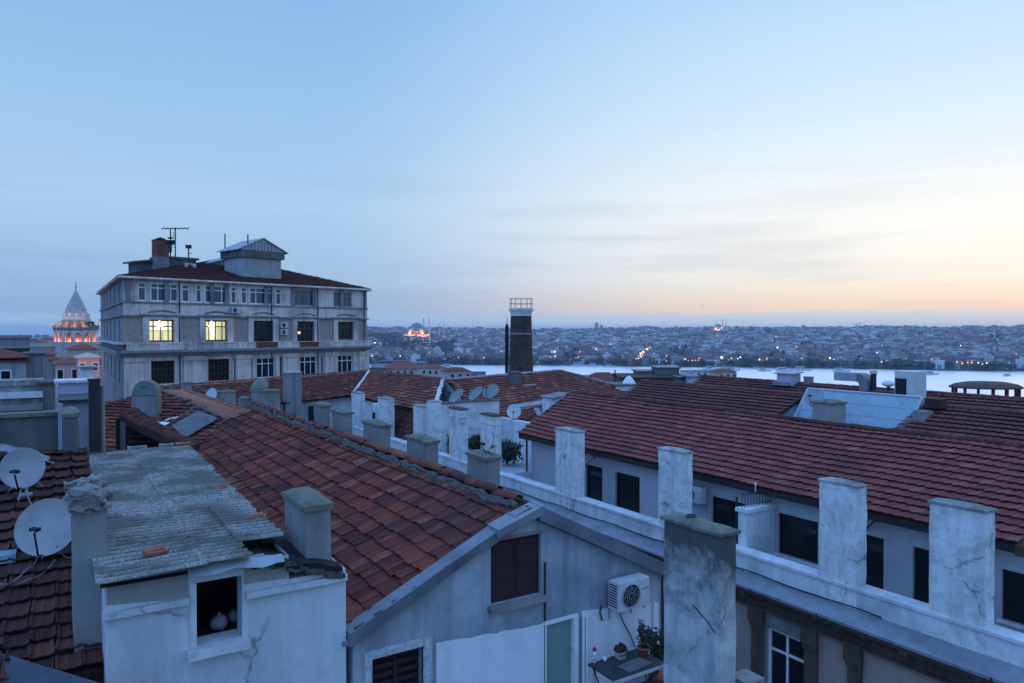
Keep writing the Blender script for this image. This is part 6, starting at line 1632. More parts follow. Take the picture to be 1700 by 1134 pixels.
block('grey rendered stair tower beside the pale left house', 42, 72, 590, None, 38, 2.5, 'stone_grey', 'concrete_dark')
block('grey roof hut on the left skyline below the horizon', -20, 47, 561, None, 60, 5, 'stone_grey', 'concrete')
block('low dark building between the roof hut and the pale left house', -20, 45, 585, None, 52, 6, 'concrete_dark', 'dark_metal')
o, M_, w_, zt, zb_ = block('white balcony front with weathered ledges at the left', -25, 66, 643, None, 32, 1.2, 'concrete_old', 'concrete_old')
for k in range(3):
    mb = MB(); mb.box(-w_ / 2 - .1, w_ / 2 + .12, -.3, 0, zt - .55 - k * .55, zt - .28 - k * .55, M=M_); mb.build('ledge', 'plaster_white' if k != 1 else 'concrete', o)
block('dark grey side wall right of the white balcony front', 66, 90, 638, None, 33, 1.4, 'concrete_dark', 'concrete_dark')
o, M_, w_, zt, zb_ = block('lilac box-shaped rooftop building with a white top', 97, 150, 637, None, 30, 1.3, 'lilac_wall', 'plaster_white')
block('white box stepping up behind the lilac rooftop building', 134, 156, 613, None, 34, 1.5, 'plaster_white', 'lead_pale')
block('grey low block under the lilac rooftop building', 105, 152, 669, None, 27, 2.6, 'stone_grey', 'dark_metal')
def winrow(o, M_, xs, zs, ww, wh, mat='glass_dark'):
    for x in xs:
        for z in zs: mb = MB(); mb.box(x - ww / 2 - .12, x + ww / 2 + .12, -.10, -.003, z - wh / 2 - .12, z + wh / 2 + .12, M=M_); f = mb.build('window', 'white_paint', o); mb = MB(); mb.box(x - ww / 2, x + ww / 2, -.12, -.101, z - wh / 2, z + wh / 2, M=M_); mb.build('pane', mat, f)
o, M_, w_, zt, zb_ = block('pink old house with two tall windows below the round stone tower', 92, 140, 605, None, 120, 10, 'rose_wall', 'tile_dim', 'house', 'house', .3)
winrow(o, M_, (-1.4, .7), (zt - 1.8,), .8, 1.6); winrow(o, M_, (-1.4, .7), (zt - 4.6,), .8, 1.6)
o, M_, w_, zt, zb_ = block('cream old house with a brown gable at the foot of the round stone tower', 112, 165, 581, None, 150, 12, 'cream_wall', 'tile_dim', 'house', 'house', .35)
winrow(o, M_, (1.6, 2.9), (zt - 2.6,), .7, 1.8)
o, M_, w_, zt, zb_ = block('pale pink house behind the white box near the stone building', 130, 166, 595, None, 110, 10, 'rose_wall', 'cream_wall', 'house', 'house', .3)
winrow(o, M_, (-.9, .8), (zt - 1.4,), .6, 1.1)
block('brown tiled house left of the cream house', 50, 92, 590, None, 140, 10, 'stone_grey', 'tile_dim', 'house', 'house')
block('dark red roofed house in front of the round tower', 78, 104, 599, None, 128, 8, 'beige_plaster', 'tile_old', 'house', 'house')
# ================================================================== LAND, WATER
def lerp_tab(t, tab):
    if t <= tab[0][0]: return tab[0][1]
    for (a, va), (b2, vb) in zip(tab[:-1], tab[1:]):
        if t <= b2: return va + (vb - va) * (t - a) / (b2 - a)
    return tab[-1][1]
SEA = -60.0
def rnear(th): return lerp_tab(th, [(-70, 1300), (-36, 1150), (-24, 1050), (-10, 985), (0, 930), (10, 850), (35, 780), (70, 740)])
def rfar(th): return lerp_tab(th, [(-70, 1500), (-40, 1450), (-24, 1330), (-12, 1262), (0, 1195), (12, 1175), (22, 1190), (35, 1240), (70, 1300)])
def zcrest(th): return lerp_tab(th, [(-40, -24), (-28, -24), (-20, -4), (-12, 3), (-6, -3), (0, -5), (8, -2), (18, 0), (30, 1), (45, 0)])
def hgt(x, y):
    r = math.hypot(x, y); p = Vector((x, y, 0)); xc, yc = p.dot(cR), p.dot(cF)
    th = math.degrees(math.atan2(xc, yc)) if r > .01 else 0
    if r < 70: return GROUND_NEAR
    if abs(th) > 65: return max(GROUND_NEAR - (r - 70) * .03, -58)
    rn, rf = rnear(th), rfar(th)
    if r < rn: return GROUND_NEAR + (-58.6 - GROUND_NEAR) * min(1, (r - 70) / (rn - 70) * 1.05) ** .8
    if r < rn + 15: return -58.6 - 7 * (r - rn) / 15
    if r < rf: return -66.0
    if r < rf + 12: return -66 + 7.5 * (r - rf) / 12
    t = (r - rf - 12) / 1500.0; zc_ = zcrest(th)
    if t < 1: return -58.5 + (zc_ + 58.5) * (t ** .85) * (1 - .0 * t) + 4 * noise.noise(Vector((x, y, 0)) * .0035) * min(1, t * 4)
    z = zc_ + 4 * noise.noise(Vector((x, y, 0)) * .0035) - (r - rf - 1512) * .006
    if th < -24 and r > 2900: z = min(z, -24 - (r - 2900) * .09)
    return max(z, -72)
mb = MB(); NA = 260; radii = [0.0]
r_ = 20.0
while r_ < 11500: radii.append(r_); r_ *= 1.045 if r_ > 300 else 1.12
for a in (-70,): pass
V = [(0, 0, GROUND_NEAR)]; F = []
for r_ in radii[1:]:
    for k in range(NA):
        a = 2 * math.pi * k / NA; x, y = r_ * math.sin(a), r_ * math.cos(a); V.append((x, y, hgt(x, y)))
for k in range(NA): F.append((0, 1 + (k + 1) % NA, 1 + k))
for j in range(len(radii) - 2):
    for k in range(NA):
        i0, i1 = 1 + j * NA, 1 + (j + 1) * NA; F.append((i0 + k, i0 + (k + 1) % NA, i1 + (k + 1) % NA, i1 + k))
mb.poly(V, F, 0, True); kind(mb.build('ground', 'far_ground'), 'structure')
mb = MB(); n = 96
mb.poly([(0, 0, SEA)] + [(12000 * math.sin(2 * math.pi * k / n), 12000 * math.cos(2 * math.pi * k / n), SEA) for k in range(n)], [(0, 1 + (k + 1) % n, 1 + k) for k in range(n)]); kind(mb.build('water', 'water'), 'structure')

def pol(th, r, z=None):
    p = cR * (r * math.sin(R(th))) + cF * (r * math.cos(R(th)))
    return Vector((p.x, p.y, hgt(p.x, p.y) if z is None else z))
def th_of(px): return math.degrees(math.atan2(px - 850, 1200))

# ------------------------------------------------------------------ houses of the far town
rd = random.Random(2024)
def house_geo(mb, c, w, d, h, yaw, roof, rz=None):
    ca, sa = math.cos(yaw), math.sin(yaw)
    def P(x, y, z): return (c.x + x * ca - y * sa, c.y + x * sa + y * ca, c.z + z)
    b_ = [P(-w, -d, -3), P(w, -d, -3), P(w, d, -3), P(-w, d, -3)]; t = [P(-w, -d, h), P(w, -d, h), P(w, d, h), P(-w, d, h)]
    mb.poly(b_ + t, [(0, 1, 5, 4), (1, 2, 6, 5), (2, 3, 7, 6), (3, 0, 4, 7)], 0)
    if roof == 'flat': mb.poly([P(-w, -d, h), P(w, -d, h), P(w, d, h), P(-w, d, h)], [(0, 1, 2, 3)], 1); mb.poly([P(-w * .4, -d * .3, h), P(w * .2, -d * .3, h), P(w * .2, d * .4, h), P(-w * .4, d * .4, h), P(-w * .4, -d * .3, h + 2.2), P(w * .2, -d * .3, h + 2.2), P(w * .2, d * .4, h + 2.2), P(-w * .4, d * .4, h + 2.2)], [(0, 1, 5, 4), (1, 2, 6, 5), (2, 3, 7, 6), (3, 0, 4, 7), (4, 5, 6, 7)], 0)
    else:
        o = 1.06; e = [P(-w * o, -d * o, h), P(w * o, -d * o, h), P(w * o, d * o, h), P(-w * o, d * o, h), P(-w * .45, 0, h + d * .55), P(w * .45, 0, h + d * .55)]
        mb.poly(e, [(0, 1, 5, 4), (1, 2, 5), (2, 3, 4, 5), (3, 0, 4)], 1)
def spot_free(p, pts, dmin): return all((p - q).length_squared > dmin * dmin for q in pts)
town = []
for _ in range(9000):
    th = rd.uniform(-14.5, 37); u = rd.random(); r_ = rfar(th) + 22 + 1520 * u ** .9
    town.append((r_ - rfar(th), th, r_))
for _ in range(900):
    th = rd.uniform(-38, -29); r_ = rfar(th) + 22 + 1300 * rd.random(); town.append((r_ - rfar(th), th, r_))
town.sort()
SULEY = (th_of(695), 2010)
def open_ground(th, off):
    # parks and the mosque hill carry trees, not houses
    if -10.5 < th < -4.2 and 230 < off < 620 and noise.noise(Vector((th * .5, off * .008, 2))) > -.25: return True
    if off < 24: return True
    return noise.noise(Vector((th * .55, off * .006, 7.7))) > .33
protos = []
WALLC = [('cream', (.50, .47, .42)), ('grey', (.30, .29, .30)), ('white', (.60, .60, .61)), ('rose', (.38, .28, .26)), ('brown', (.22, .17, .16))]
for i, (nm, col) in enumerate(WALLC):
    for rf_ in ('flat', 'hip'):
        mname = 'far_' + nm
        if mname not in MATS:
            b = NB(mname); tc = b.n('ShaderNodeTexCoord'); sp = b.n('ShaderNodeSeparateXYZ'); b.l(tc.outputs['Object'], sp.inputs[0])
            fz = b.math('FRACT', b.math('MULTIPLY', sp.outputs[2], 1 / 3.1)); fx = b.math('FRACT', b.math('MULTIPLY', b.math('ADD', sp.outputs[0], sp.outputs[1]), 1 / 3.2))
            wz_ = b.math('MULTIPLY', b.math('GREATER_THAN', fz, .35), b.math('LESS_THAN', fz, .85)); wx_ = b.math('MULTIPLY', b.math('GREATER_THAN', fx, .3), b.math('LESS_THAN', fx, .75))
            b.done(b.mix(b.math('MULTIPLY', b.math('MULTIPLY', wz_, wx_), .8), col, (.03, .035, .04)), .9)
        mb = MB(); house_geo(mb, Vector((0, 0, 0)), 6.5 if rf_ == 'flat' else 7.5, 5.5, 11 if rf_ == 'flat' else 8.5, 0, rf_)
        me_o = mb.build('far_house', [mname, 'far_roof'])
        me_o['label'] = '%s-walled %s house in the dense hillside town across the water' % (nm, 'flat-roofed' if rf_ == 'flat' else 'hip-roofed')
        me_o['category'] = 'house'; me_o['group'] = 'houses of the town across the water'
        protos.append(me_o)
stuffh = MB(); used = []; nind = 0; used_proto = set()
grid = {}
for off, th, r_ in town:
    if open_ground(th, off): continue
    p = pol(th, r_)
    if (p - pol(*SULEY)).length < 75: continue
    key = (int(p.x // 14), int(p.y // 14))
    if any(((p - q).length_squared < 150) for dx in (-1, 0, 1) for dy in (-1, 0, 1) for q in grid.get((key[0] + dx, key[1] + dy), ())): continue
    grid.setdefault(key, []).append(p)
    yaw = rd.choice((0, .3, .7, -.4)) + rd.gauss(0, .12)
    if nind < 285 and th > -13.2:
        pr = protos[nind % len(protos)]; o = pr if pr.name not in used_proto else pr.copy()
        if o is not pr: COL.objects.link(o)
        used_proto.add(pr.name)
        o.location = p; o.rotation_euler = (0, 0, yaw); s = rd.uniform(.75, 1.25); o.scale = (s * rd.uniform(.8, 1.3), s, s * rd.uniform(.7, 1.3)); nind += 1
    else:
        s = rd.uniform(.7, 1.35); big = rd.random() < .05
        house_geo(stuffh, p, rd.uniform(5, 9) * s * (1.8 if big else 1), rd.uniform(4.5, 7) * s, rd.uniform(6, 14) * (1.3 if rd.random() < .1 else 1), yaw, 'flat' if rd.random() < .55 else 'hip')
kind(stuffh.build('far_houses', ['far_wall', 'far_roof']), 'stuff')
# trees of the far shore and hillside: a far wood that reads as one mass
tr = MB(); rd = random.Random(99)
def blob(mb, c, s, n):
    for _ in range(n):
        d = Vector((rd.gauss(0, 1), rd.gauss(0, 1), rd.gauss(0, .8))).normalized() * rd.uniform(.5, 1) * s
        q = c + Vector((d.x, d.y, d.z * .85 + s * .8)); a = Vector((rd.gauss(0, 1), rd.gauss(0, 1), rd.gauss(0, 1))).normalized(); b2 = a.orthogonal().normalized(); k = s * rd.uniform(.35, .6)
        mb.face([q - a * k, q + b2 * k * .7, q + a * k, q - b2 * k * .7])
for _ in range(5200):
    th = rd.uniform(-14.5, 37) if rd.random() < .9 else rd.uniform(-38, -29); off = 20 + 1500 * rd.random() ** 1.3 if rd.random() > .07 else rd.uniform(14, 40)
    og = open_ground(th, off)
    if not og and rd.random() > .10: continue
    p = pol(th, rfar(th) + off)
    if (p - pol(*SULEY)).length < 50: continue
    blob(tr, p, rd.uniform(4, 8.5), 22)
for _ in range(160):     # wooded rise left of the floodlit mosque
    px_ = rd.uniform(608, 660); p = pol(th_of(px_), rd.uniform(1850, 2100)); blob(tr, p, rd.uniform(7, 12), 26)
for _ in range(120):
    px_ = rd.uniform(655, 775); p = pol(th_of(px_), rd.uniform(1890, 1930)); p.z -= 6; blob(tr, p, rd.uniform(5, 8), 24)
kind(tr.build('far_trees', 'leaf_far'), 'stuff')

# ------------------------------------------------------------------ near shore roofs between the rooftops and the water
rd = random.Random(404); i = 0
nr = []
VAR = [('plaster_white', 'concrete', 'white block with a grey flat roof'), ('stone_grey', 'lead', 'grey block with a metal flat roof'), ('cream_wall', 'tile_dim', 'cream house with a brownish roof'), ('rose_wall', 'tile_old', 'rose house with a red roof'), ('concrete_dark', 'concrete_dark', 'dark grey block')]
for (X, Y, d, w_, h_) in ((640, 606, 480, 16, 9), (668, 612, 430, 22, 7), (700, 609, 520, 14, 8), (720, 612, 400, 12, 7), (655, 600, 640, 26, 8), (690, 602, 700, 20, 6), (628, 611, 380, 10, 8), (742, 613, 420, 9, 5),
                          (757, 617, 350, 12, 5), (790, 618, 360, 9, 4), (1000, 626, 240, 9, 5), (975, 624, 300, 7, 4), (1012, 632, 190, 8, 4), (1160, 616, 420, 18, 5), (1200, 618, 400, 12, 5), (20, 566, 420, 11, 10), (60, 569, 380, 9, 9), (45, 562, 700, 14, 12), (80, 563, 620, 12, 10), (12, 574, 300, 8, 8), (168, 572, 380, 8, 8), (5, 562, 800, 16, 8), (72, 576, 260, 6, 6)):
    m1, m2, lb = VAR[(i * 2 + i // 3) % 5]; c = atD(X, Y, d); yaw = rd.uniform(-.6, .6); zb_ = hgt(c.x, c.y) - 2
    where = 'near the shore left of the brick chimney' if 600 < X < 800 else ('below the round tower at left' if X < 170 else 'near the shore right of the chimney')
    o = thing('shore_building', lb + ' ' + where, 'building', (c.x, c.y, zb_), 'buildings between the rooftops and the water')
    M_ = Matrix.Translation((c.x, c.y, 0)) @ Matrix.Rotation(yaw - AZ, 4, 'Z'); mb = MB(); mb.box(-w_ / 2, w_ / 2, -w_ * .35, w_ * .35, zb_, c.z, M=M_); mb.build('wall', m1, o)
    mb = MB(); e = [M_ @ Vector(q) for q in ((-w_ * .54, -w_ * .39, c.z + .01), (w_ * .54, -w_ * .39, c.z + .01), (w_ * .54, w_ * .39, c.z + .01), (-w_ * .54, w_ * .39, c.z + .01))]
    hh = w_ * (.03 if 'block' in lb else .16); e += [M_ @ Vector((-w_ * .25, 0, c.z + hh)), M_ @ Vector((w_ * .25, 0, c.z + hh))]
    mb.poly(e, [(0, 1, 5, 4), (1, 2, 5), (2, 3, 4, 5), (3, 0, 4), (3, 2, 1, 0)]); mb.build('roof', m2, o)
    if w_ > 11:
        for k in range(int(w_ / 4)): mb = MB(); x = -w_ / 2 + 2.5 + k * 4; mb.box(x - .7, x + .7, -w_ * .35 - .06, -w_ * .35 - .003, c.z - 3, c.z - 1.2, M=M_); mb.build('window', 'glass_dark', o)
    i += 1
nt = MB(); rd = random.Random(71)
for _ in range(420):
    px_ = rd.uniform(612, 740) if rd.random() < .55 else (rd.uniform(930, 1180) if rd.random() < .3 else rd.uniform(-20, 168)); d = rd.uniform(300, 820) if px_ < 800 else rd.uniform(250, 420); p = pol(th_of(px_), d / math.cos(R(th_of(px_)))); blob(nt, p, rd.uniform(2.5, 4.5), 14)
kind(nt.build('near_shore_trees', 'leaf_far'), 'stuff')

# ------------------------------------------------------------------ round stone tower
td = 300; tc_ = atD(126.5, 540, td); tz = lambda y: atD(126.5, y, td).z; tk = td / 1200
T = thing('stone_tower', 'round medieval stone tower with a pointed cone roof and an orange-lit arcade', 'tower', (tc_.x, tc_.y, hgt(tc_.x, tc_.y)))
base = Vector((tc_.x, tc_.y, 0))
mb = MB(); mb.lathe(base, [(30 * tk, -40), (30 * tk, tz(572)), (31.5 * tk, tz(570)), (31.5 * tk, tz(568))], 48); mb.build('wall', 'stone_pale', T)
ra_ = 31.5 * tk; za0, za1 = tz(568), tz(547)
mb = MB(); mb.lathe(base, [(ra_ * .80, za0), (ra_ * .80, za1)], 40); mb.lathe(base, [(ra_, za0 + .05), (.1, za0 + .05)], 40); mb.build('inner_wall', 'plaster_pink', T)
mb = MB(); NBAY = 14
for k in range(NBAY):
    a0 = 2 * math.pi * (k + .12) / NBAY
    def pt(t, z, rr=ra_): a = a0 + 2 * math.pi * t / NBAY; return base + Vector((rr * math.cos(a), rr * math.sin(a), z))
    ow = .30; zs = za0 + (za1 - za0) * .45; zt = za0 + (za1 - za0) * .80; nn = 10
    prof_ = [(.5 - ow * math.cos(math.pi * j / nn), zs + (zt - zs) * math.sin(math.pi * j / nn)) for j in range(nn + 1)]
    for rr, fl in ((ra_, 1), (ra_ * .93, -1)):
        def fc(pts): mb.face([pt(t, z, rr) for t, z in (pts if fl > 0 else pts[::-1])])
        fc([(0, za0), (.5 - ow, za0), (.5 - ow, zs), (0, zs)]); fc([(.5 + ow, za0), (1, za0), (1, zs), (.5 + ow, zs)])
        fc([(0, zs), prof_[0], (.5 - ow, za1), (0, za1)]); fc([prof_[-1], (1, zs), (1, za1), (.5 + ow, za1)])
        for j in range(nn): fc([prof_[j], prof_[j + 1], (prof_[j + 1][0], za1), (prof_[j][0], za1)])
    edge = [(.5 - ow, za0)] + prof_ + [(.5 + ow, za0)]
    for (t0, z0), (t1, z1) in zip(edge[:-1], edge[1:]): mb.face([pt(t0, z0), pt(t0, z0, ra_ * .93), pt(t1, z1, ra_ * .93), pt(t1, z1)])
mb.build('arcade', 'stone_pale', T)
mb = MB(); mb.lathe(base, [(ra_ * .95, za1), (ra_ + .35, za1 + .1), (ra_ + .35, za1 + .7), (ra_ + .1, za1 + .8), (ra_ + .1, tz(539)), (ra_ * .6, tz(539))], 48); mb.build('cornice', 'stone_grey', T)
mb = MB(); rg = 33 * tk
for y in (543, 540, 537.5): mb.lathe(base, [(rg, tz(y)), (rg + .1, tz(y)), (rg + .1, tz(y) + .12), (rg, tz(y) + .12)], 40)
for k in range(36): a = 2 * math.pi * k / 36; mb.tube([base + Vector((rg * math.cos(a), rg * math.sin(a), tz(545))), base + Vector((rg * math.cos(a), rg * math.sin(a), tz(537)))], .07, 4)
mb.build('gallery_railing', 'dark_metal', T)
mb = MB(); mb.lathe(base, [(26 * tk, tz(545)), (26 * tk, tz(533))], 40); mb.build('gallery_wall', 'wood_dark', T)
mb = MB(); mb.lathe(base, [(23 * tk, tz(534)), (22 * tk, tz(531.5)), (14.5 * tk, tz(513)), (15 * tk, tz(512)), (.05, tz(479.5))], 36, sm=False); mb.build('cone_roof', 'cone_lead', T)
mb = MB()
for k in range(12):
    a = 2 * math.pi * k / 12; mb.box(-.35, .35, -.3, .3, 0, 1.1, M=Matrix.Translation(base + Vector((18.2 * tk * math.cos(a), 18.2 * tk * math.sin(a), tz(524)))) @ Matrix.Rotation(a, 4, 'Z'))
mb.build('roof_windows', 'stone_pale', T)
mb = MB(); mb.tube([base + Vector((0, 0, tz(480))), base + Vector((0, 0, tz(462)))], [.22, .05], 8); mb.lathe(base + Vector((0, 0, tz(476))), [(.001, -.5), (.5, 0), (.001, .5)], 10); mb.lathe(base + Vector((0, 0, tz(471))), [(.001, -.35), (.35, 0), (.001, .35)], 10); mb.build('finial', 'ornament_cream', T)
for k in range(18):
    a = 2 * math.pi * (k + .3) / 18; mb = MB(); q = base + Vector(((rg + .25) * math.cos(a), (rg + .25) * math.sin(a), tz(538)))
    mb.lathe(q, [(.001, -.15), (.15, 0), (.001, .15)], 8); mb.build('gallery_lamp', 'lamp_warm', T)
def plight(name, loc, e, col, r=.5):
    l = bpy.data.lights.new(name, 'POINT'); l.energy = e; l.color = col; l.shadow_soft_size = r
    o = bpy.data.objects.new(name, l); COL.objects.link(o); o.location = loc; return o
for k in range(NBAY):
    a = 2 * math.pi * (k + .62) / NBAY; plight('arcade_lamp', base + Vector((ra_ * .86 * math.cos(a), ra_ * .86 * math.sin(a), za0 + .8)), 210, (1, .22, .10), .25)
for k in range(5):
    v = (-cF).to_2d(); a = math.atan2(v.y, v.x) + (k - 2) * .45; plight('roof_floodlight', base + Vector((rg * .92 * math.cos(a), rg * .92 * math.sin(a), tz(536))), 520, (1, .66, .40), .3)
plight('street_glow', atD(148, 590, 104), 500, (1, .45, .28), 1.0)
plight('street_glow', atD(108, 594, 104), 600, (1, .55, .35), 1.0)

# ------------------------------------------------------------------ mosques on the skyline
def mosque(label, X, d, ybase, ydome, halfw, domew, mins, energy, mat='stone_pale'):
    k = d / 1200; c = atD(X, ybase, d); yz = lambda y: atD(X, y, d).z; zb_ = hgt(c.x, c.y) - 4; zb_ = min(zb_, yz(ybase) - 1)
    o = thing('mosque', label, 'mosque', (c.x, c.y, zb_)); base = Vector((c.x, c.y, 0)); M_ = Matrix.Translation(base) @ Matrix.Rotation(-AZ, 4, 'Z')
    W_ = halfw * k; D_ = domew * k; zt = yz(ydome); zm = zt - D_ * 1.05
    mb = MB(); mb.box(-W_, W_, -W_ * .8, W_ * .8, zb_, yz(ybase) + (zm - yz(ybase)) * .45, M=M_); mb.box(-W_ * .62, W_ * .62, -W_ * .62, W_ * .62, yz(ybase) + (zm - yz(ybase)) * .44, zm - .2, M=M_); mb.build('wall', mat, o)
    mb = MB(); mb.lathe(base, [(D_ * 1.02, zm - .3), (D_ * 1.02, zm + D_ * .2)], 28); mb.build('drum', mat, o)
    mb = MB(); mb.lathe(base, [(D_ * math.cos(a), zm + D_ * .2 + D_ * .85 * math.sin(a)) for a in [math.pi / 2 * j / 10 for j in range(11)]], 28); mb.build('dome', 'lead', o)
    for dx, dy in ((1, 0), (-1, 0), (0, 1), (0, -1)):
        mb = MB(); q = M_ @ Vector((dx * D_ * .95, dy * D_ * .95, 0)); mb.lathe(q, [(D_ * .68 * math.cos(a), zm - D_ * .35 + D_ * .6 * math.sin(a)) for a in [math.pi / 2 * j / 8 for j in range(9)]], 20); mb.build('half_dome', 'lead', o)
    for s in (-1, 1):
        for t in (-.8, -.3, .3, .8):
            mb = MB(); q = M_ @ Vector((t * W_, s * W_ * .72, 0)); zq_ = yz(ybase) + (zm - yz(ybase)) * .45; mb.lathe(q, [(W_ * .16 * math.cos(a), zq_ + W_ * .14 * math.sin(a)) for a in [math.pi / 2 * j / 6 for j in range(7)]], 14); mb.build('small_dome', 'lead', o)
    mb = MB(); mb.tube([base + Vector((0, 0, zm + D_)), base + Vector((0, 0, zm + D_ * 1.3))], [.5, .1], 6); mb.build('finial', 'ornament_cream', o)
    for (mx, my, wpx) in mins:
        q = atD(mx, ybase, d + (8 if wpx > .9 else 40)); rr = wpx * k; zt_ = atD(mx, my, d).z; z0 = zb_; H_ = zt_ - yz(ybase)
        mb = MB(); mb.lathe(Vector((q.x, q.y, 0)), [(rr * 1.35, z0), (rr * 1.35, zt_ - H_ * .78), (rr, zt_ - H_ * .74), (rr, zt_ - H_ * .52), (rr * 1.6, zt_ - H_ * .50), (rr * 1.6, zt_ - H_ * .47), (rr * .85, zt_ - H_ * .46), (rr * .85, zt_ - H_ * .34), (rr * 1.4, zt_ - H_ * .32), (rr * 1.4, zt_ - H_ * .29), (rr * .75, zt_ - H_ * .28), (rr * .75, zt_ - H_ * .18)], 12)
        m_ = mb.build('minaret', mat, o); mb = MB(); mb.lathe(Vector((q.x, q.y, 0)), [(rr * .9, zt_ - H_ * .18), (.05, zt_)], 12); mb.build('spire', 'lead', m_)
    for (dx, e_) in ((-1.0, 1), (-.4, 1.2), (.4, 1.2), (1.0, 1)):
        plight('mosque_floodlight', M_ @ Vector((dx * W_, -W_ * 1.5, yz(ybase) + 2)), energy * e_, (1, .34, .08), 1.0)
        plight('mosque_floodlight', M_ @ Vector((dx * W_ * .6, -W_ * .72, yz(ybase) + (zm - yz(ybase)) * .45 + 2)), energy * .22, (1, .34, .08), 1.0)
    for (mx, my, wpx) in mins: q = atD(mx, ybase - 6, d); plight('mosque_floodlight', q - cF * 16, energy * .35, (1, .5, .2), 1.0)
    return o
mosque('large domed mosque with four minarets lit orange on the hill', 692, 2000, 561, 535, 19, 10.2, ((703, 524, .95), (712.5, 525, .95), (729.5, 534, .75), (737.5, 535, .75)), 24000)
mosque('small domed mosque with two minarets lit orange on the right skyline', 1192, 2450, 549, 537, 11, 5.6, ((1199.5, 527.5, .75), (1205, 527.5, .75)), 22000)
# towers and long blocks on the skyline
for (X, yt, w_, d, lb) in ((990.5, 536, 4.2, 4200, 'taller left one of two slim tower blocks on the skyline'), (998.5, 540, 3.6, 4200, 'shorter right one of two slim tower blocks on the skyline')):
    c = atD(X, yt, d); k = d / 1200; o = thing('tower_block', lb, 'tower', (c.x, c.y, -40)); mb = MB(); mb.box(c.x - w_ * k / 2, c.x + w_ * k / 2, c.y - 7, c.y + 7, -40, c.z); mb.build('wall', 'far_grey', o); mb = MB(); mb.box(c.x - w_ * k / 3, c.x + w_ * k / 3, c.y - 5, c.y + 5, c.z, c.z + 5); mb.build('roof', 'far_grey', o)
for (X, yt, w_, d, lb) in ((1362, 542, 44, 3100, 'long low building standing on the skyline right of the small mosque'), (1616, 539.5, 24, 3000, 'boxy grey building on the skyline at far right'), (1588, 541, 5, 3050, 'narrow block just left of the boxy skyline building'), (1698, 538, 5, 3000, 'tower block cut by the right edge on the skyline'), (1440, 545, 30, 3100, 'low wide block on the skyline under the tower crane')):
    c = atD(X, yt, d); k = d / 1200; o = thing('skyline_building', lb, 'building', (c.x, c.y, -20)); M_ = Matrix.Translation((c.x, c.y, 0)) @ Matrix.Rotation(-AZ, 4, 'Z'); mb = MB(); mb.box(-w_ * k / 2, w_ * k / 2, 0, 25, -20, c.z - 2, M=M_); mb.build('wall', 'far_grey', o); mb = MB(); mb.box(-w_ * k / 2 - 1, w_ * k / 2 + 1, -1, 26, c.z - 2, c.z, M=M_); mb.build('roof', 'far_brown', o)
c = atD(1427, 549, 3100); o = thing('tower_crane', 'thin tower crane with a horizontal jib on the right skyline', 'crane', (c.x, c.y, -10)); zt = atD(1427, 536, 3100).z
mb = MB(); mb.tube([(c.x, c.y, -10), (c.x, c.y, zt + 3)], .9, 4); mb.build('mast', 'dark_metal', o); mb = MB(); mb.tube([c.xyz * Vector((1, 1, 0)) + Vector((0, 0, zt)) - cR * 30, c * 1 - Vector((0, 0, c.z)) + Vector((0, 0, zt)) + cR * 12], .8, 4); mb.build('jib', 'dark_metal', o)

# ------------------------------------------------------------------ lamps of the far shore and hillside
rd = random.Random(8080)
LP = {}
KIN = [('lamp_warm', 'warm yellow'), ('lamp_orange', 'orange'), ('lamp_white', 'white'), ('lamp_pink', 'pink')]
def lampmesh(mt, big):
    mb = MB(); r_ = (1.25 if not big else 2.2); mb.lathe((0, 0, 9), [(.001, -r_), (r_ * .7, -r_ * .7), (r_, 0), (r_ * .7, r_ * .7), (.001, r_)], 8); mb.tube([(0, 0, 0), (0, 0, 9 - r_)], .18, 4, 1)
    return mb
def lamp(p, ki, big=False):
    key = (ki, big)
    if key not in LP:
        o = lampmesh(KIN[ki][0], big).build('street_lamp', [KIN[ki][0], 'dark_metal'])
        o['label'] = '%s %s lamp shining in the far town across the water' % ('large bright' if big else 'small', KIN[ki][1]); o['category'] = 'street lamp'; o['group'] = 'lamps of the town across the water'; LP[key] = o
    else: o = LP[key].copy(); COL.objects.link(o)
    o.location = p; s_ = rd.uniform(.5, .95); o.scale = (s_, s_, s_)
for k in range(150):
    th = rd.uniform(-13, 36); q = rd.random(); off = rd.uniform(16, 60) if q < .42 else (rd.uniform(60, 700) if q < .8 else rd.uniform(700, 1500))
    p = pol(th, rfar(th) + off); p.z += 2 + (3 if off > 60 else 0)
    lamp(p, rd.choices((0, 1, 2, 3), (5, 4, 3, .5))[0], rd.random() < .16)
for k in range(30):      # the bright road climbing from the bridge head
    t = k / 29; px_ = 1058 + 22 * t + rd.gauss(0, 3.5); th = th_of(px_); p = pol(th, rfar(th) + 14 + 260 * t); p.z += 4; lamp(p, rd.choices((0, 1, 2, 3), (5, 2, 4, 2))[0], rd.random() < .2)
for k in range(7): p = pol(th_of(1040 + rd.gauss(0, 6)), rfar(10) + 150 + 55 * k); p.z += 4; lamp(p, 1)
for (x0, x1, y, n, ki) in ((1612, 1655, 563.5, 8, 0), (703, 724, 569, 6, 0), (1590, 1640, 612, 7, 1), (800, 840, 548, 4, 2), (1120, 1140, 547, 4, 2), (1500, 1560, 546, 5, 2), (1138, 1160, 600, 5, 3), (672, 712, 563, 5, 1)):
    for k in range(n):
        X = x0 + (x1 - x0) * (k + rd.uniform(-.2, .2)) / (n - 1); th = th_of(X)
        lo, hi = rfar(th) + 12, rfar(th) + 1480
        for _ in range(24):
            m = (lo + hi) / 2; q = pol(th, m); yy = 548 - (q.z + 9) * 1200 / q.dot(cF)
            if yy > y: lo = m
            else: hi = m
        q = pol(th, m); q.z += 3; lamp(q, ki if rd.random() < .7 else 0)
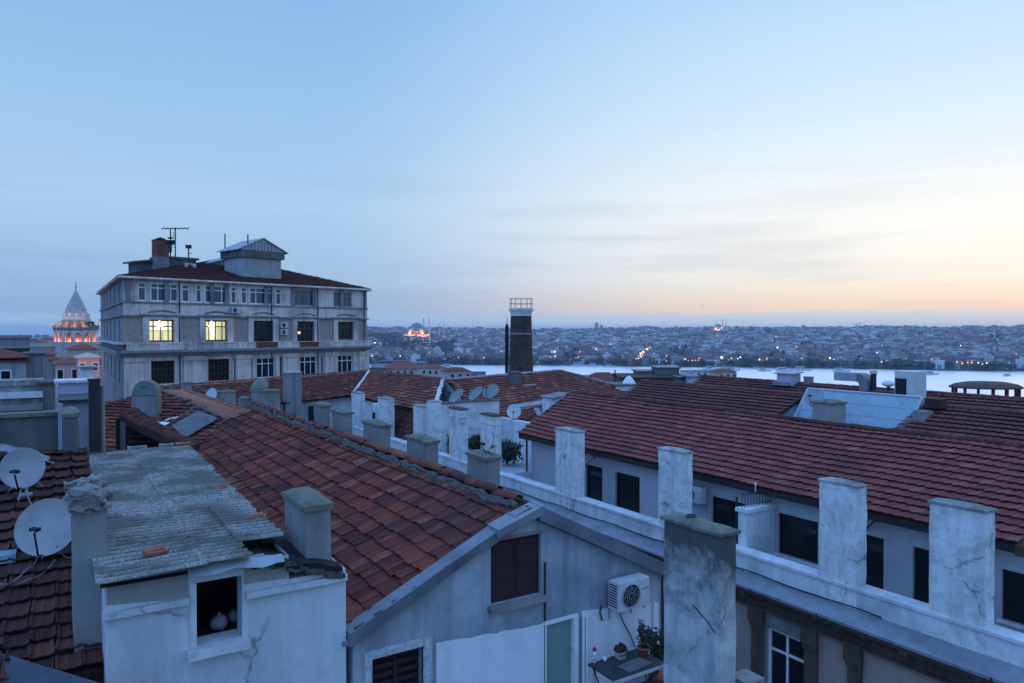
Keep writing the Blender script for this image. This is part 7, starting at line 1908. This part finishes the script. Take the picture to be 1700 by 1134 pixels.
for (X, d, ki) in ((1020 - 990, 900, 2), (38, 1100, 2), (75, 820, 0), (140, 640, 0), (15, 760, 1), (62, 560, 2)):
    p = atD(X, 560, d); p.z = hgt(p.x, p.y) + 8; lamp(p, ki)

# ------------------------------------------------------------------ larger waterfront blocks of the far town
emis('lit_facade', (1.0, .72, .34), .45)
for (X, Y, w_, h_, m1, lit, lb) in ((1290, 605, 26, 9, 'far_cream', 1, 'long waterfront block with a row of warm lit windows, left half of a pair'), (1318, 605, 24, 9, 'far_cream', 1, 'long waterfront block with a row of warm lit windows, right half of a pair'), (1255, 602, 30, 8, 'far_grey', 0, 'long grey warehouse near the far shore left of the lit waterfront blocks'), (1350, 603, 30, 8, 'far_brown', 0, 'long brown warehouse near the far shore right of the lit waterfront blocks'),
        (1500, 606, 34, 5, 'far_white', 0, 'low white hall near the far shore at right'), (900, 574, 16, 6, 'far_white', 0, 'wide white block on the hillside right of the tall brick chimney'), (960, 577, 14, 10, 'far_white', 0, 'taller pale block on the hillside at centre'), (1010, 590, 22, 8, 'far_rose', 0, 'long rose block low on the hillside at centre'), (650, 598, 20, 10, 'far_grey', 0, 'big grey block by the shore near the stone building corner'), (1100, 590, 20, 11, 'far_cream', 0, 'big cream block on the hill right of the bright road'), (1400, 575, 18, 10, 'far_white', 0, 'big white block halfway up the hill at right'), (1560, 583, 24, 9, 'far_rose', 0, 'wide rose block on the hill at far right'), (1230, 566, 26, 7, 'far_cream', 0, 'wide cream block high on the hill below the small mosque')):
    th = th_of(X); lo, hi = rfar(th) + 14, rfar(th) + 1480
    for _ in range(24):
        m = (lo + hi) / 2; q = pol(th, m)
        if 548 - q.z * 1200 / q.dot(cF) > Y: lo = m
        else: hi = m
    q = pol(th, m); k = q.dot(cF) / 1200; W_, H_ = w_ * k, h_ * k
    o = thing('waterfront_building' if Y > 588 else 'hillside_building', lb, 'building', (q.x, q.y, q.z - 3)); M_ = Matrix.Translation((q.x, q.y, q.z)) @ Matrix.Rotation(-AZ + .1 * math.sin(X), 4, 'Z')
    mb = MB(); mb.box(-W_ / 2, W_ / 2, -6, 8, -3, H_, M=M_); mb.build('wall', m1, o)
    mb = MB(); e = [M_ @ Vector(p) for p in ((-W_ / 2 - .6, -6.6, H_ + .02), (W_ / 2 + .6, -6.6, H_ + .02), (W_ / 2 + .6, 8.6, H_ + .02), (-W_ / 2 - .6, 8.6, H_ + .02), (-W_ / 2 + 6, 1, H_ + 3.2), (W_ / 2 - 6, 1, H_ + 3.2))]
    mb.poly(e, [(0, 1, 5, 4), (1, 2, 5), (2, 3, 4, 5), (3, 0, 4), (3, 2, 1, 0)]); mb.build('roof', 'far_roof', o)
    if lit:
        for k2 in range(8): x = -W_ / 2 + W_ * (k2 + .5) / 8; mb = MB(); mb.box(x - W_ * .042, x + W_ * .042, -6.2, -6.02, H_ * .15, H_ * .8, M=M_); mb.build('window', 'lit_facade', o)
# ------------------------------------------------------------------ boats by the far shore
rd = random.Random(12); bt = None
for k, (X, Y) in enumerate(((1178, 612), (1215, 613), (1255, 611), (1268, 614), (1300, 614), (1120, 610), (985, 606), (1012, 607), (960, 606), (1330, 613), (1395, 615), (1545, 620), (1672, 622), (745, 609), (700, 609), (668, 610))):
    p = onZ(X, Y + 3, SEA)
    if bt is None:
        bt = thing('boat', 'white boat moored near the far bank of the water', 'boat', (0, 0, 0), 'boats on the far side of the water', local=True)
        mb = MB(); mb.poly([(-9, -2.2, 0), (7, -2.2, 0), (11, 0, 0), (7, 2.2, 0), (-9, 2.2, 0), (-9.5, -2.8, 2), (7.5, -2.8, 2), (13, 0, 2.6), (7.5, 2.8, 2), (-9.5, 2.8, 2)], [(0, 1, 6, 5), (1, 2, 7, 6), (2, 3, 8, 7), (3, 4, 9, 8), (4, 0, 5, 9), (5, 6, 7, 8, 9)]); mb.build('hull', 'boat_white', bt)
        mb = MB(); mb.box(-6, 3, -2, 2, 2, 4.6); mb.box(-6.5, 4, -2.3, 2.3, 4.6, 4.9); mb.build('cabin', 'boat_white', bt)
        mb = MB(); mb.box(-5.6, 2.6, -2.06, -2.005, 3, 4); mb.box(-5.6, 2.6, 2.005, 2.06, 3, 4); mb.build('windows', 'glass_dark', bt)
        bt.location = p; bt.rotation_euler = (0, 0, -AZ)
    else: dup(bt, p, -AZ + rd.uniform(-.5, .5), scale=(rd.uniform(.6, 1.3),) * 3)
# a bird
p = atD(1165, 506, 160); o = thing('bird', 'dark bird gliding in the sky above the right skyline', 'bird', tuple(p))
mb = MB(); 
for s in (-1, 1): mb.poly([p + cF * .12, p - cF * .14, p + cR * s * .45 + Vector((0, 0, .14)) - cF * .12, p + cR * s * .42 + Vector((0, 0, .14)) + cF * .1, p + cR * s * .95 + Vector((0, 0, .05)) - cF * .12], [(0, 3, 2, 1), (3, 4, 2)])
mb.tube([p + cF * .35, p + cF * .2, p, p - cF * .25, p - cF * .45], [.02, .07, .09, .06, .02], 6); mb.build('body', 'black', o)

# ------------------------------------------------------------------ air
hb = NB('haze_air'); nt_ = hb.nt
nt_.nodes.remove(hb.b); vol = nt_.nodes.new('ShaderNodeVolumePrincipled'); vol.inputs['Color'].default_value = (.62, .80, 1.0, 1); vol.inputs['Density'].default_value = HAZE; vol.inputs['Anisotropy'].default_value = .2
nt_.links.new(vol.outputs[0], nt_.nodes['Material Output'].inputs['Volume'])
mb = MB(); mb.box(-12500, 12500, -12500, 12500, -76, 46); kind(mb.build('haze', 'haze_air'), 'stuff')
